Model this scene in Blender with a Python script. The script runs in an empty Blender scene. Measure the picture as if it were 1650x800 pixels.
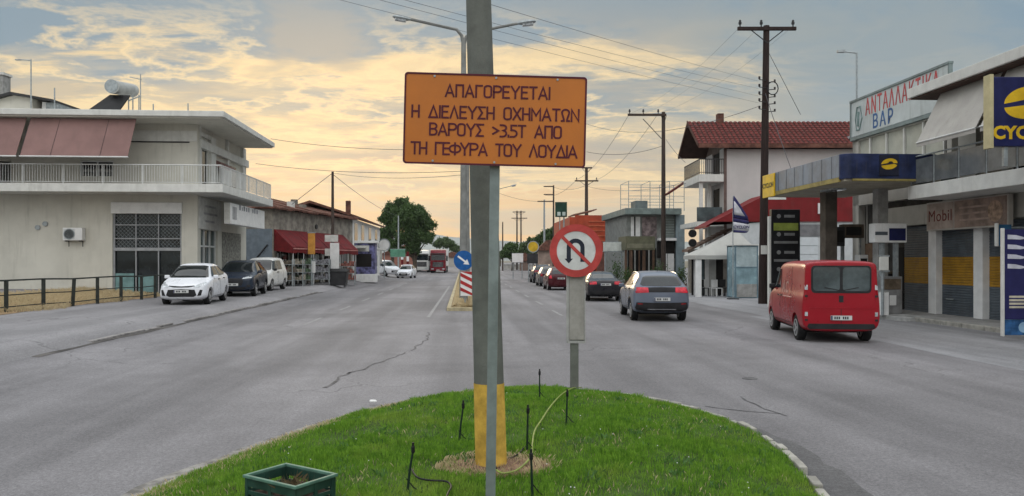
import bpy, bmesh, math, random
import numpy as np
from mathutils import Vector, Matrix, noise as mnoise
from mathutils.bvhtree import BVHTree

random.seed(7)
SC = bpy.context.scene
COL = SC.collection
R = math.radians
F, CX, HY, CAMZ = 1250.0, 825.0, 420.0, 2.0      # photo focal length (px), principal column, horizon row, eye height

# ------------------------------------------------------------------ camera, sky, sun, exposure
cam = bpy.data.objects.new('camera', bpy.data.cameras.new('camera'))
COL.objects.link(cam)
cam.location = (0, 0, CAMZ); cam.rotation_euler = (R(90), 0, 0)
cam.data.sensor_width = 36; cam.data.lens = 36 * F / 1650
cam.data.shift_y = 20 / 1650
cam.data.clip_start = .1; cam.data.clip_end = 20000
SC.camera = cam

SUN_AZ, SUN_EL = R(-13), R(9)
w = bpy.data.worlds.new('World'); SC.world = w; w.use_nodes = True
NT = w.node_tree; NT.nodes.clear()

class NG:
    """small helper for node graphs"""
    def __init__(s, nt): s.nt = nt
    def n(s, t, **k):
        nd = s.nt.nodes.new(t)
        for a, b in k.items(): setattr(nd, a, b)
        return nd
    def put(s, sock, v):
        if isinstance(v, bpy.types.NodeSocket): s.nt.links.new(v, sock)
        else: sock.default_value = v
    def m(s, op, a, b=0.0, c=None, clamp=False):
        nd = s.n('ShaderNodeMath', operation=op, use_clamp=clamp)
        s.put(nd.inputs[0], a); s.put(nd.inputs[1], b)
        if c is not None: s.put(nd.inputs[2], c)
        return nd.outputs[0]
    def sm(s, v, a, b, lo=0.0, hi=1.0):
        nd = s.n('ShaderNodeMapRange', interpolation_type='SMOOTHSTEP')
        s.put(nd.inputs[0], v); s.put(nd.inputs[1], a); s.put(nd.inputs[2], b); s.put(nd.inputs[3], lo); s.put(nd.inputs[4], hi)
        return nd.outputs[0]
    def mix(s, f, a, b, mode='MIX'):
        nd = s.n('ShaderNodeMix', data_type='RGBA', blend_type=mode, clamp_factor=True)
        s.put(nd.inputs[0], f)
        for i, v in ((6, a), (7, b)):
            if isinstance(v, tuple) and len(v) == 3: v = v + (1,)
            s.put(nd.inputs[i], v)
        return nd.outputs[2]
    def noise(s, vec, scale, detail=4, rough=.55, dist=0.0, lac=2.0):
        nd = s.n('ShaderNodeTexNoise')
        if vec is not None: s.put(nd.inputs['Vector'], vec)
        nd.inputs['Scale'].default_value = scale; nd.inputs['Detail'].default_value = detail
        nd.inputs['Roughness'].default_value = rough; nd.inputs['Distortion'].default_value = dist
        nd.inputs['Lacunarity'].default_value = lac
        return nd.outputs[0]
    def comb(s, x, y, z=0.0):
        nd = s.n('ShaderNodeCombineXYZ')
        for i, v in enumerate((x, y, z)): s.put(nd.inputs[i], v)
        return nd.outputs[0]
    def scalev(s, v, sc, loc=(0, 0, 0)):
        nd = s.n('ShaderNodeMapping'); s.put(nd.inputs[0], v)
        nd.inputs['Scale'].default_value = sc; nd.inputs['Location'].default_value = loc
        return nd.outputs[0]

def lin(*c):
    return tuple((v / 12.92 if v <= .04045 else ((v + .055) / 1.055) ** 2.4) for v in (x / 255 for x in c))

def build_world():
    g = NG(NT)
    sky = g.n('ShaderNodeTexSky', sky_type='NISHITA', sun_disc=False)
    sky.sun_elevation = SUN_EL; sky.sun_rotation = SUN_AZ; sky.air_density = 1.2; sky.dust_density = 2.0
    bg1 = g.n('ShaderNodeBackground'); g.put(bg1.inputs[0], sky.outputs[0]); bg1.inputs[1].default_value = .06
    tc = g.n('ShaderNodeTexCoord')
    sp = g.n('ShaderNodeSeparateXYZ'); g.put(sp.inputs[0], tc.outputs['Generated'])
    x, y, z0 = sp.outputs
    z = g.m('MAXIMUM', z0, 0.0)
    zz_ = g.m('ADD', z, .10)
    u = g.m('DIVIDE', x, zz_); v = g.m('DIVIDE', y, zz_)
    P = g.comb(u, v)
    wob = g.noise(P, .9, 3, .5)
    n1 = g.noise(g.scalev(P, (.55, .9, 1), (3.1, 1.7, 0)), 1.0, 9, .58, .5)      # broad banks
    n2 = g.noise(g.scalev(P, (.75, 1.7, 1), (-2.3, 5.2, 0)), 1.15, 9, .62, .35)        # thin streaks
    n3 = g.noise(g.scalev(P, (.5, .8, 1), (8.0, -4.0, 0)), .8, 6, .55, .3)
    # azimuth towards the set sun
    sd = (math.sin(SUN_AZ), math.cos(SUN_AZ))
    az = g.m('ADD', g.m('MULTIPLY', x, sd[0]), g.m('MULTIPLY', y, sd[1]))
    azf = g.sm(az, .72, 1.0)
    # clear part: warm at the horizon towards the sun, grey blue above
    top = lin(128, 154, 172)
    low = g.mix(azf, lin(188, 198, 190), tuple(1.08 * q for q in lin(254, 203, 128)))
    hz = g.sm(z, .02, .22)
    hz = g.m('ADD', hz, g.m('MULTIPLY', g.m('SUBTRACT', n3, .5), .5), clamp=True)
    base = g.mix(hz, low, top)
    # grey cloud bank
    dk = g.sm(n1, .45, .56)
    grey = g.mix(g.sm(z, .04, .2), lin(214, 200, 168), lin(150, 163, 168))
    c1 = g.mix(g.m('MULTIPLY', dk, .8), base, grey)
    # sunlit cloud edges: strongest in the band between 5 and 15 degrees
    band = g.m('MULTIPLY', g.sm(z, .05, .11), g.sm(z, .33, .22))
    n4 = g.noise(g.scalev(P, (1.25, 1.5, 1), (5.7, 2.2, 0)), 1.15, 9, .60, .25)
    patch = g.m('MULTIPLY', g.m('MULTIPLY', g.sm(n4, .49, .60), g.m('MULTIPLY', g.sm(z, .07, .14), g.sm(z, .36, .26))), .62)
    lit = g.m('MULTIPLY', g.sm(n2, .50, .60), band)
    edge = g.m('SUBTRACT', 1.0, g.m('MULTIPLY', g.m('ABSOLUTE', g.m('SUBTRACT', n1, .52)), 11.0), clamp=True)
    lit = g.m('ADD', lit, g.m('MULTIPLY', edge, g.m('MULTIPLY', band, .75)), clamp=True)
    lit = g.m('MULTIPLY', lit, g.sm(az, .79, .94, .06, 1.0))
    c2 = g.mix(g.m('MULTIPLY', lit, .88), c1, lin(255, 224, 168))
    c2 = g.mix(patch, c2, g.mix(azf, lin(150, 164, 168), lin(186, 176, 160)))
    rim = g.m('MULTIPLY', g.m('SUBTRACT', 1.0, g.m('MULTIPLY', g.m('ABSOLUTE', g.m('SUBTRACT', n4, .475)), 26.0), clamp=True), g.m('MULTIPLY', band, g.sm(az, .79, .96, .05, .8)))
    c2 = g.mix(rim, c2, tuple(1.08 * q for q in lin(255, 226, 172)))
    # faint low streaks
    st = g.noise(g.comb(g.m('MULTIPLY', x, 3.2), g.m('MULTIPLY', z, 46.0), y), 1.4, 6, .6, .5)
    stm = g.m('MULTIPLY', g.sm(st, .50, .68), g.sm(z, .20, .04))
    c3 = g.mix(g.m('MULTIPLY', stm, .42), c2, lin(214, 184, 146))
    # unseen sky overhead and behind the camera, boosted as fill for road and walls
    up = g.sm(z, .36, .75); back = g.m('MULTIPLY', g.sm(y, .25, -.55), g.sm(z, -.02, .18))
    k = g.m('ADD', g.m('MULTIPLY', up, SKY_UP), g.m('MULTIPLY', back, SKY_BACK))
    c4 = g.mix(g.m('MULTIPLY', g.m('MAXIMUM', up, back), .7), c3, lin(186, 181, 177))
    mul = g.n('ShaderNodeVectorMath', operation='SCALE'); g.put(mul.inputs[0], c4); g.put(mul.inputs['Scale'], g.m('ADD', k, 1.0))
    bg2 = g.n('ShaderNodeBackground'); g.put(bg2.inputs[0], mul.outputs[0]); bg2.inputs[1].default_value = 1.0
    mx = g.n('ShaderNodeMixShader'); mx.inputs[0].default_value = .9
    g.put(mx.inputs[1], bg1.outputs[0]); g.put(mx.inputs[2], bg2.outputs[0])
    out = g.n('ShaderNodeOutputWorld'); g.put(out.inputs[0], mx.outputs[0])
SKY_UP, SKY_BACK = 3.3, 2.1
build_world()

sun = bpy.data.lights.new('sun', 'SUN'); sun.energy = .5; sun.angle = R(14); sun.color = (1, .80, .56)
so = bpy.data.objects.new('sun', sun); COL.objects.link(so)
sv = Vector((math.sin(SUN_AZ) * math.cos(SUN_EL), math.cos(SUN_AZ) * math.cos(SUN_EL), math.sin(SUN_EL)))
so.rotation_euler = (-sv).to_track_quat('-Z', 'Y').to_euler(); so.location = sv * 50

vs = SC.view_settings
SC.display_settings.display_device = 'sRGB'
vs.view_transform = 'Standard'; vs.look = 'None'; vs.gamma = 1; vs.exposure = 0; vs.use_curve_mapping = False
SC.cycles.max_bounces = 6; SC.cycles.diffuse_bounces = 3; SC.cycles.glossy_bounces = 3
SC.cycles.transparent_max_bounces = 12; SC.cycles.use_denoising = True

# ------------------------------------------------------------------ materials
MATS = {}
def mat(name, col, rough=.7, metal=0.0, var=.16, scale=2.5, fine=.08, fscale=45, bump=0.0, streak=0.0, coat=0.0, spec=.18,
        stretch=(1, 1, 1), tint=None, emit=0.0):
    """one procedural surface: base colour broken up by two noises, optional run-off streaks and bump"""
    if name in MATS: return MATS[name]
    m = bpy.data.materials.new(name); m.use_nodes = True; nt = m.node_tree; nt.nodes.clear(); g = NG(nt)
    out = g.n('ShaderNodeOutputMaterial'); b = g.n('ShaderNodeBsdfPrincipled'); g.put(out.inputs[0], b.outputs[0])
    tc = g.n('ShaderNodeTexCoord').outputs['Object']
    v = g.scalev(tc, stretch)
    a = g.noise(v, scale, 5, .6)
    dark = tuple(max(0, c * (1 - var * 1.6)) for c in col); lite = tuple(min(1, c * (1 + var)) for c in col)
    if tint: dark = tint
    c = g.mix(g.sm(a, .3, .7), dark, lite)
    f = g.noise(v, fscale, 3, .6)
    c = g.mix(1.0, c, g.mix(f, (1 - fine,) * 3, (1 + fine,) * 3), 'MULTIPLY')
    if streak:
        s = g.noise(g.scalev(tc, (3.0, 3.0, .22)), 1.6, 5, .65)
        s2 = g.noise(tc, .7, 3, .5)
        c = g.mix(g.m('MULTIPLY', g.m('MULTIPLY', g.sm(s, .5, .72), g.sm(s2, .35, .6)), streak), c, (.09, .08, .065))
    g.put(b.inputs['Base Color'], c)
    g.put(b.inputs['Roughness'], g.m('ADD', g.m('MULTIPLY', g.m('SUBTRACT', a, .5), .25), rough, clamp=True))
    b.inputs['Metallic'].default_value = metal
    b.inputs['Specular IOR Level'].default_value = spec
    if coat: b.inputs['Coat Weight'].default_value = coat; b.inputs['Coat Roughness'].default_value = .06
    if bump:
        bn = g.n('ShaderNodeBump'); bn.inputs['Strength'].default_value = bump; bn.inputs['Distance'].default_value = .02
        g.put(bn.inputs['Height'], f); g.put(b.inputs['Normal'], bn.outputs[0])
    if emit:
        b.inputs['Emission Color'].default_value = col + (1,); b.inputs['Emission Strength'].default_value = emit
    MATS[name] = m
    return m

def glassmat(name, col=(.012, .016, .018), rough=.06):
    return mat(name, col, rough, var=.3, scale=1.2, fine=.02, spec=.5)

def paintmat(name, col, rough=.28):
    return mat(name, col, rough, var=.05, scale=1.5, fine=.02, coat=.16, spec=.22)

def asphalt(name, col, var=.13, crack=.5, patch=.12):
    m = bpy.data.materials.new(name); m.use_nodes = True; nt = m.node_tree; nt.nodes.clear(); g = NG(nt)
    out = g.n('ShaderNodeOutputMaterial'); b = g.n('ShaderNodeBsdfPrincipled'); g.put(out.inputs[0], b.outputs[0])
    tc = g.n('ShaderNodeTexCoord').outputs['Object']
    # wheel tracks: noise stretched along the road (object y)
    tr = g.noise(g.scalev(tc, (.8, .035, 1)), 1.0, 4, .55)
    big = g.noise(tc, .16, 5, .6, .4)
    mid = g.noise(tc, 1.7, 6, .65)
    grit = g.noise(tc, 70, 3, .75)
    grit2 = g.noise(tc, 22, 4, .8)
    c = g.mix(g.sm(tr, .36, .64), tuple(k * (1 - var * 1.4) for k in col), tuple(k * (1 + var) for k in col))
    c = g.mix(1.0, c, g.mix(g.sm(big, .3, .7), (1 - patch,) * 3, (1 + patch,) * 3), 'MULTIPLY')
    c = g.mix(1.0, c, g.mix(mid, (.80,) * 3, (1.20,) * 3), 'MULTIPLY')
    c = g.mix(1.0, c, g.mix(g.sm(grit, .25, .75), (.70,) * 3, (1.30,) * 3), 'MULTIPLY')
    c = g.mix(1.0, c, g.mix(g.sm(grit2, .3, .7), (.78,) * 3, (1.22,) * 3), 'MULTIPLY')
    # hairline cracks
    wv = g.n('ShaderNodeTexVoronoi', feature='DISTANCE_TO_EDGE'); wv.inputs['Scale'].default_value = .22
    wob = g.n('ShaderNodeVectorMath', operation='ADD'); g.put(wob.inputs[0], tc)
    nn = g.n('ShaderNodeTexNoise'); nn.inputs['Scale'].default_value = .9; nn.inputs['Detail'].default_value = 5; g.put(nn.inputs['Vector'], tc)
    sc = g.n('ShaderNodeVectorMath', operation='SCALE'); g.put(sc.inputs[0], nn.outputs[1]); sc.inputs['Scale'].default_value = 2.2
    g.put(wob.inputs[1], sc.outputs[0]); g.put(wv.inputs['Vector'], wob.outputs[0])
    ck = g.m('MULTIPLY', g.sm(wv.outputs[0], .010, .003), g.sm(big, .5, .62))
    c = g.mix(g.m('MULTIPLY', ck, crack), c, tuple(k * .35 for k in col))
    # oil and tyre stains
    stn = g.noise(g.scalev(tc, (1, .3, 1), (4, 9, 0)), .5, 5, .6)
    c = g.mix(g.m('MULTIPLY', g.sm(stn, .56, .72), .45), c, tuple(k * .55 for k in col))
    g.put(b.inputs['Base Color'], c); b.inputs['Roughness'].default_value = .82; b.inputs['Specular IOR Level'].default_value = .3
    bn = g.n('ShaderNodeBump'); bn.inputs['Strength'].default_value = .35; bn.inputs['Distance'].default_value = .01
    g.put(bn.inputs['Height'], grit); g.put(b.inputs['Normal'], bn.outputs[0])
    return m

# ------------------------------------------------------------------ mesh helpers
class MB:
    def __init__(s): s.bm = bmesh.new()
    def box(s, x0, x1, y0, y1, z0, z1):
        v = [s.bm.verts.new(p) for p in ((x0, y0, z0), (x1, y0, z0), (x1, y1, z0), (x0, y1, z0), (x0, y0, z1), (x1, y0, z1), (x1, y1, z1), (x0, y1, z1))]
        for f in ((3, 2, 1, 0), (4, 5, 6, 7), (0, 1, 5, 4), (1, 2, 6, 5), (2, 3, 7, 6), (3, 0, 4, 7)): s.bm.faces.new([v[i] for i in f])
        return s
    def hexa(s, p):
        v = [s.bm.verts.new(q) for q in p]
        for f in ((3, 2, 1, 0), (4, 5, 6, 7), (0, 1, 5, 4), (1, 2, 6, 5), (2, 3, 7, 6), (3, 0, 4, 7)): s.bm.faces.new([v[i] for i in f])
        return s
    def face(s, pts):
        s.bm.faces.new([s.bm.verts.new(p) for p in pts]); return s
    def prism(s, pts, axis, a, b):
        """polygon (2D) extruded along axis from a to b"""
        def P(p, t): return {'x': (t, p[0], p[1]), 'y': (p[0], t, p[1]), 'z': (p[0], p[1], t)}[axis]
        A = [s.bm.verts.new(P(p, a)) for p in pts]; B = [s.bm.verts.new(P(p, b)) for p in pts]
        s.bm.faces.new(A); s.bm.faces.new(B[::-1])
        n = len(pts)
        for i in range(n): s.bm.faces.new((A[i], B[i], B[(i + 1) % n], A[(i + 1) % n]))
        return s
    def slab(s, pts, t):
        """planar 3D polygon given thickness t along its normal"""
        pts = [Vector(p) for p in pts]; n = (pts[1] - pts[0]).cross(pts[2] - pts[0]).normalized() * t
        A = [s.bm.verts.new(p) for p in pts]; B = [s.bm.verts.new(p - n) for p in pts]
        s.bm.faces.new(A); s.bm.faces.new(B[::-1]); k = len(pts)
        for i in range(k): s.bm.faces.new((A[i], B[i], B[(i + 1) % k], A[(i + 1) % k]))
        return s
    def tube(s, pts, r, seg=8, r1=None):
        pts = [Vector(p) for p in pts]; n = len(pts); rings = []
        up = Vector((0, 0, 1))
        for i, p in enumerate(pts):
            d = (pts[min(i + 1, n - 1)] - pts[max(i - 1, 0)]).normalized()
            a = d.cross(up)
            if a.length < .05: a = d.cross(Vector((1, 0, 0)))
            a.normalize(); b = a.cross(d).normalized()
            rr = r if r1 is None else r + (r1 - r) * i / (n - 1)
            rings.append([s.bm.verts.new(p + (a * math.cos(t) + b * math.sin(t)) * rr) for t in (2 * math.pi * k / seg for k in range(seg))])
        for q, w_ in zip(rings, rings[1:]):
            for k in range(seg): s.bm.faces.new((q[k], q[(k + 1) % seg], w_[(k + 1) % seg], w_[k]))
        s.bm.faces.new(rings[0][::-1]); s.bm.faces.new(rings[-1])
        return s
    def disc(s, c, r, axis, t, seg=28, r2=None):
        """solid disc / cylinder along axis centred at c, thickness t"""
        c = Vector(c); d = {'x': Vector((1, 0, 0)), 'y': Vector((0, 1, 0)), 'z': Vector((0, 0, 1))}[axis] * (t / 2)
        return s.tube([c - d, c + d], r, seg, r2)
    def ring(s, c, ro, ri, axis, t, seg=32):
        c = Vector(c)
        ax = {'x': (Vector((0, 1, 0)), Vector((0, 0, 1)), Vector((1, 0, 0))), 'y': (Vector((1, 0, 0)), Vector((0, 0, 1)), Vector((0, 1, 0))), 'z': (Vector((1, 0, 0)), Vector((0, 1, 0)), Vector((0, 0, 1)))}[axis]
        L = []
        for k in range(seg):
            a = 2 * math.pi * k / seg; e = ax[0] * math.cos(a) + ax[1] * math.sin(a)
            L.append([s.bm.verts.new(c + e * rr + ax[2] * dd) for rr, dd in ((ro, -t / 2), (ro, t / 2), (ri, t / 2), (ri, -t / 2))])
        for k in range(seg):
            A, B = L[k], L[(k + 1) % seg]
            for i in range(4): s.bm.faces.new((A[i], A[(i + 1) % 4], B[(i + 1) % 4], B[i]))
        return s
    def lathe(s, prof, seg=16, c=(0, 0, 0)):
        rings = []
        for r, z in prof:
            rings.append([s.bm.verts.new((c[0] + r * math.cos(2 * math.pi * k / seg), c[1] + r * math.sin(2 * math.pi * k / seg), c[2] + z)) for k in range(seg)])
        for q, w_ in zip(rings, rings[1:]):
            for k in range(seg): s.bm.faces.new((q[k], q[(k + 1) % seg], w_[(k + 1) % seg], w_[k]))
        s.bm.faces.new(rings[0][::-1]); s.bm.faces.new(rings[-1]); return s
    def add_mesh(s, me, mtx):
        b = bmesh.new(); b.from_mesh(me); b.transform(mtx)
        t = bpy.data.meshes.new('t'); b.to_mesh(t); b.free(); s.bm.from_mesh(t); bpy.data.meshes.remove(t); return s
    def xf(s, mtx): s.bm.transform(mtx); return s
    def build(s, name, m, parent=None, smooth=False, bevel=0.0, recalc=True):
        if recalc: bmesh.ops.recalc_face_normals(s.bm, faces=s.bm.faces)
        me = bpy.data.meshes.new(name); s.bm.to_mesh(me); s.bm.free()
        return link(name, me, m, parent, smooth, bevel)

def link(name, me, m, parent=None, smooth=False, bevel=0.0):
    o = bpy.data.objects.new(name, me); COL.objects.link(o)
    if m is not None:
        me.materials.clear(); me.materials.append(m)
    if parent: o.parent = parent
    if smooth:
        me.polygons.foreach_set('use_smooth', [True] * len(me.polygons)); me.set_sharp_from_angle(angle=R(38))
    if bevel:
        b = o.modifiers.new('bevel', 'BEVEL'); b.width = bevel; b.segments = 2; b.limit_method = 'ANGLE'; b.angle_limit = R(40)
    return o

def tag(o, label=None, cat=None, group=None, kind=None):
    if label: o['label'] = label
    if cat: o['category'] = cat
    if group: o['group'] = group
    if kind: o['kind'] = kind
    return o

def T(name, label, cat, loc=(0, 0, 0), rz=0.0, group=None):
    o = bpy.data.objects.new(name, None); COL.objects.link(o); o.empty_display_size = .2
    o.location = loc; o.rotation_euler = (0, 0, rz)
    return tag(o, label, cat, group)

KIDS = {}
def copy_tree(o, loc=None, rz=None, label=None, parent=None):
    """a thing with copies of its parts and sub-parts (mesh data shared)"""
    kids = {}
    for q in COL.objects:
        if q.parent: kids.setdefault(q.parent.name, []).append(q)
    def rec(a, p):
        c = a.copy(); COL.objects.link(c)
        if p: c.parent = p
        for ch in kids.get(a.name, []): rec(ch, c)
        return c
    c = rec(o, parent)
    if loc is not None: c.location = loc
    if rz is not None: c.rotation_euler = (0, 0, rz)
    if label: c['label'] = label
    return c

SL = .064                      # the road drifts left by 6.4 cm a metre
A = math.atan(SL)
def at(px, D, z=0.0): return Vector(((px - CX) / F * D, D, z))
def zz(py, D): return CAMZ + (HY - py) / F * D
def rb(c, D, z=0.0): return Vector((c - SL * D, D, z))          # road coordinates: offset across, distance along
def al(px, c): return c / ((px - CX) / F + SL)                    # distance along at which the line at offset c crosses column px

def text_mesh(body, size=1.0, extrude=.004, align='CENTER', bold=0.0, sx=1.0, gap=1.0):
    cu = bpy.data.curves.new('t', 'FONT'); cu.body = body; cu.size = size; cu.extrude = extrude; cu.align_x = align; cu.align_y = 'CENTER'
    cu.offset = bold; cu.space_character = gap; cu.resolution_u = 3
    o = bpy.data.objects.new('t', cu); COL.objects.link(o); bpy.context.view_layer.update()
    me = bpy.data.meshes.new_from_object(o.evaluated_get(bpy.context.evaluated_depsgraph_get()))
    bpy.data.objects.remove(o); bpy.data.curves.remove(cu)
    if sx != 1.0: me.transform(Matrix.Scale(sx, 4, (1, 0, 0)))
    return me
FRONT = Matrix.Rotation(R(90), 4, 'X')                             # flat text -> faces -Y
LEFTF = Matrix.Rotation(R(-90), 4, 'Z') @ Matrix.Rotation(R(90), 4, 'X')   # faces -X
RIGHTF = Matrix.Rotation(R(90), 4, 'Z') @ Matrix.Rotation(R(90), 4, 'X')   # faces +X
def put_text(body, size, loc, face, m, parent, name='lettering', **k):
    me = text_mesh(body, size, **k)
    mb = MB(); mb.add_mesh(me, Matrix.Translation(loc) @ face); bpy.data.meshes.remove(me)
    return mb.build(name, m, parent, recalc=False)

# common materials
M = {}
M['asphalt'] = asphalt('asphalt', (.152, .147, .153), patch=.18)
M['asphalt_pale'] = asphalt('asphalt_pale', (.20, .20, .208), crack=.3)
M['asphalt_side'] = asphalt('asphalt_side', (.185, .180, .186), crack=.6)
M['asphalt_dark'] = asphalt('asphalt_dark', (.10, .098, .10), crack=.1)
M['concrete'] = mat('concrete', (.30, .30, .29), .85, bump=.3, streak=.3)
M['pole_concrete'] = mat('pole_concrete', (.125, .132, .118), .85, var=.12, scale=5, fine=.14, fscale=90, bump=.3, streak=.35)
M['kerb'] = mat('kerb_stone', (.29, .28, .25), .85, var=.2, scale=4, bump=.3)
M['cream'] = mat('cream_render', (.52, .505, .445), .85, var=.06, scale=.8, fine=.05, streak=.22)
M['white_wall'] = mat('white_render', (.62, .62, .60), .85, var=.06, scale=1.2, streak=.2)
M['tank_white'] = mat('tank_grey_white', (.36, .37, .36), .6, var=.12, streak=.3)
M['white'] = mat('white_paint', (.66, .66, .65), .55, var=.06, streak=.1)
M['grey_metal'] = mat('galvanised_steel', (.30, .33, .34), .5, metal=.35, var=.15, scale=6)
M['dark_metal'] = mat('dark_metal', (.035, .035, .037), .5, var=.2)
M['wood'] = mat('pole_wood', (.060, .045, .038), .85, var=.25, scale=3, stretch=(6, 6, .5), bump=.3)
M['glass'] = glassmat('dark_glass')
M['glass_pale'] = glassmat('pale_glass', (.07, .09, .095), .1)
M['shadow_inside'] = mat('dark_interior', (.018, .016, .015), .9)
M['red'] = mat('red_fabric', (.12, .010, .012), .7, var=.2)
M['tile'] = mat('roof_tile', (.115, .026, .022), .8, var=.25, scale=3, fine=.2, fscale=20)
M['tile_old'] = mat('old_roof_tile', (.12, .055, .04), .85, var=.35, scale=2.5, fine=.2, fscale=15)
M['black'] = mat('black_plastic', (.012, .012, .013), .5, var=.2)
M['rubber'] = mat('tyre_rubber', (.018, .018, .019), .85, var=.2)
M['rim'] = mat('alloy_rim', (.45, .46, .47), .35, metal=.7)
M['navy'] = mat('navy_panel', (.015, .018, .075), .4, var=.15)
M['yellow'] = mat('yellow_panel', (.62, .40, .02), .5, var=.12)

# ------------------------------------------------------------------ vehicles (local: front at -y, origin on the ground in the middle)
def outline_patch(bvh, pts, axis, side, off=.011, cell=.05, rim=.016):
    """a thin shell cut to the outline pts and laid on the body: axis 'x' -> pts are (y,z) seen from side; axis 'y' -> pts are (x,z)"""
    bm = bmesh.new(); pts = [p for i, p in enumerate(pts) if (Vector(p) - Vector(pts[i - 1])).length > 1e-4]
    if axis == 'x': P = [(0, p[0], p[1]) for p in pts]
    else: P = [(p[0], 0, p[1]) for p in pts]
    f = bm.faces.new([bm.verts.new(p) for p in P])
    i0 = 1 if axis == 'x' else 0
    for i in (i0, 2):
        lo = min(p[i] for p in P); hi = max(p[i] for p in P); n = max(1, int((hi - lo) / cell))
        no = Vector((0, 0, 0)); no[i] = 1
        for k in range(1, n):
            co = Vector((0, 0, 0)); co[i] = lo + (hi - lo) * k / n
            bmesh.ops.bisect_plane(bm, geom=bm.verts[:] + bm.edges[:] + bm.faces[:], plane_co=co, plane_no=no)
    d = Vector((-side, 0, 0)) if axis == 'x' else Vector((0, -side, 0))
    for v in bm.verts:
        o = v.co - d * 10
        hit = bvh.ray_cast(o, d)
        if hit[0] is None:
            near = bvh.find_nearest(v.co + Vector((side * .8, 0, 0)) if axis == 'x' else v.co + Vector((0, side * 2, 0)))
            q = v.co.copy(); k = 0 if axis == 'x' else 1; q[k] = near[0][k]; v.co = q - d * off
        else: v.co = hit[0] - d * off
    be = [e for e in bm.edges if e.is_boundary]
    r = bmesh.ops.extrude_edge_only(bm, edges=be)
    for v in (e for e in r['geom'] if isinstance(e, bmesh.types.BMVert)): v.co += d * rim
    bmesh.ops.recalc_face_normals(bm, faces=bm.faces)
    return bm

def strip(bvh, pts, wd, axis, side, off=.004):
    """thin line laid on the body along the 2D polyline pts, as quads"""
    bm = bmesh.new()
    for a, b in zip(pts, pts[1:]):
        a = Vector(a); b = Vector(b); t = (b - a).normalized(); n = Vector((-t.y, t.x)) * wd / 2
        sub = outline_patch(bvh, [a - n, b - n, b + n, a + n], axis, side, off, .10, .008)
        me = bpy.data.meshes.new('t'); sub.to_mesh(me); sub.free(); bm.from_mesh(me); bpy.data.meshes.remove(me)
    return bm

def loft_body(st, L):
    bm = bmesh.new(); rings = []
    for (s, zb, zbelt, zt, wl, wb, wt) in st:
        y = s - L / 2
        h = [(0, zb), (.80 * wl, zb), (wl, zb + .10), ((wl + wb) / 2 + .02, zb + .55 * (zbelt - zb)), (wb, zbelt - .04), (wb - .03, zbelt + .02), Vector((wb - .03, zbelt + .02)).lerp(Vector((wt, zt - .07 * min(1, (zt - zbelt) / .3))), .8), (wt, zt - .07 * min(1, (zt - zbelt) / .3)), (.90 * wt, zt - .015 * min(1, (zt - zbelt) / .3)), (.6 * wt, zt), (0, zt + .02)]
        full = h + [(-x, z) for x, z in h[-2:0:-1]]
        rings.append([bm.verts.new((x, y, z)) for x, z in full])
    n = len(rings[0])
    for a, b in zip(rings, rings[1:]):
        for k in range(n): bm.faces.new((a[k], a[(k + 1) % n], b[(k + 1) % n], b[k]))
    bm.faces.new(rings[0][::-1]); bm.faces.new(rings[-1])
    bmesh.ops.recalc_face_normals(bm, faces=bm.faces)
    me = bpy.data.meshes.new('body'); bm.to_mesh(me); bm.free(); return me

def carve(me, wheels, rad, width):
    o = bpy.data.objects.new('tmp', me); COL.objects.link(o)
    s = o.modifiers.new('s', 'SUBSURF'); s.levels = 2; s.render_levels = 2
    mb = MB()
    for y in wheels:
        for sx in (-1, 1): mb.disc((sx * (width / 2 - .02), y, rad - .015), rad * 1.17, 'x', .56, 24)
    c = mb.build('cutter', None)
    b = o.modifiers.new('b', 'BOOLEAN'); b.operation = 'DIFFERENCE'; b.object = c; b.solver = 'EXACT'
    bpy.context.view_layer.update()
    r = bpy.data.meshes.new_from_object(o.evaluated_get(bpy.context.evaluated_depsgraph_get()))
    bpy.data.objects.remove(o); bpy.data.objects.remove(c); bpy.data.meshes.remove(me)
    return r

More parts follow.
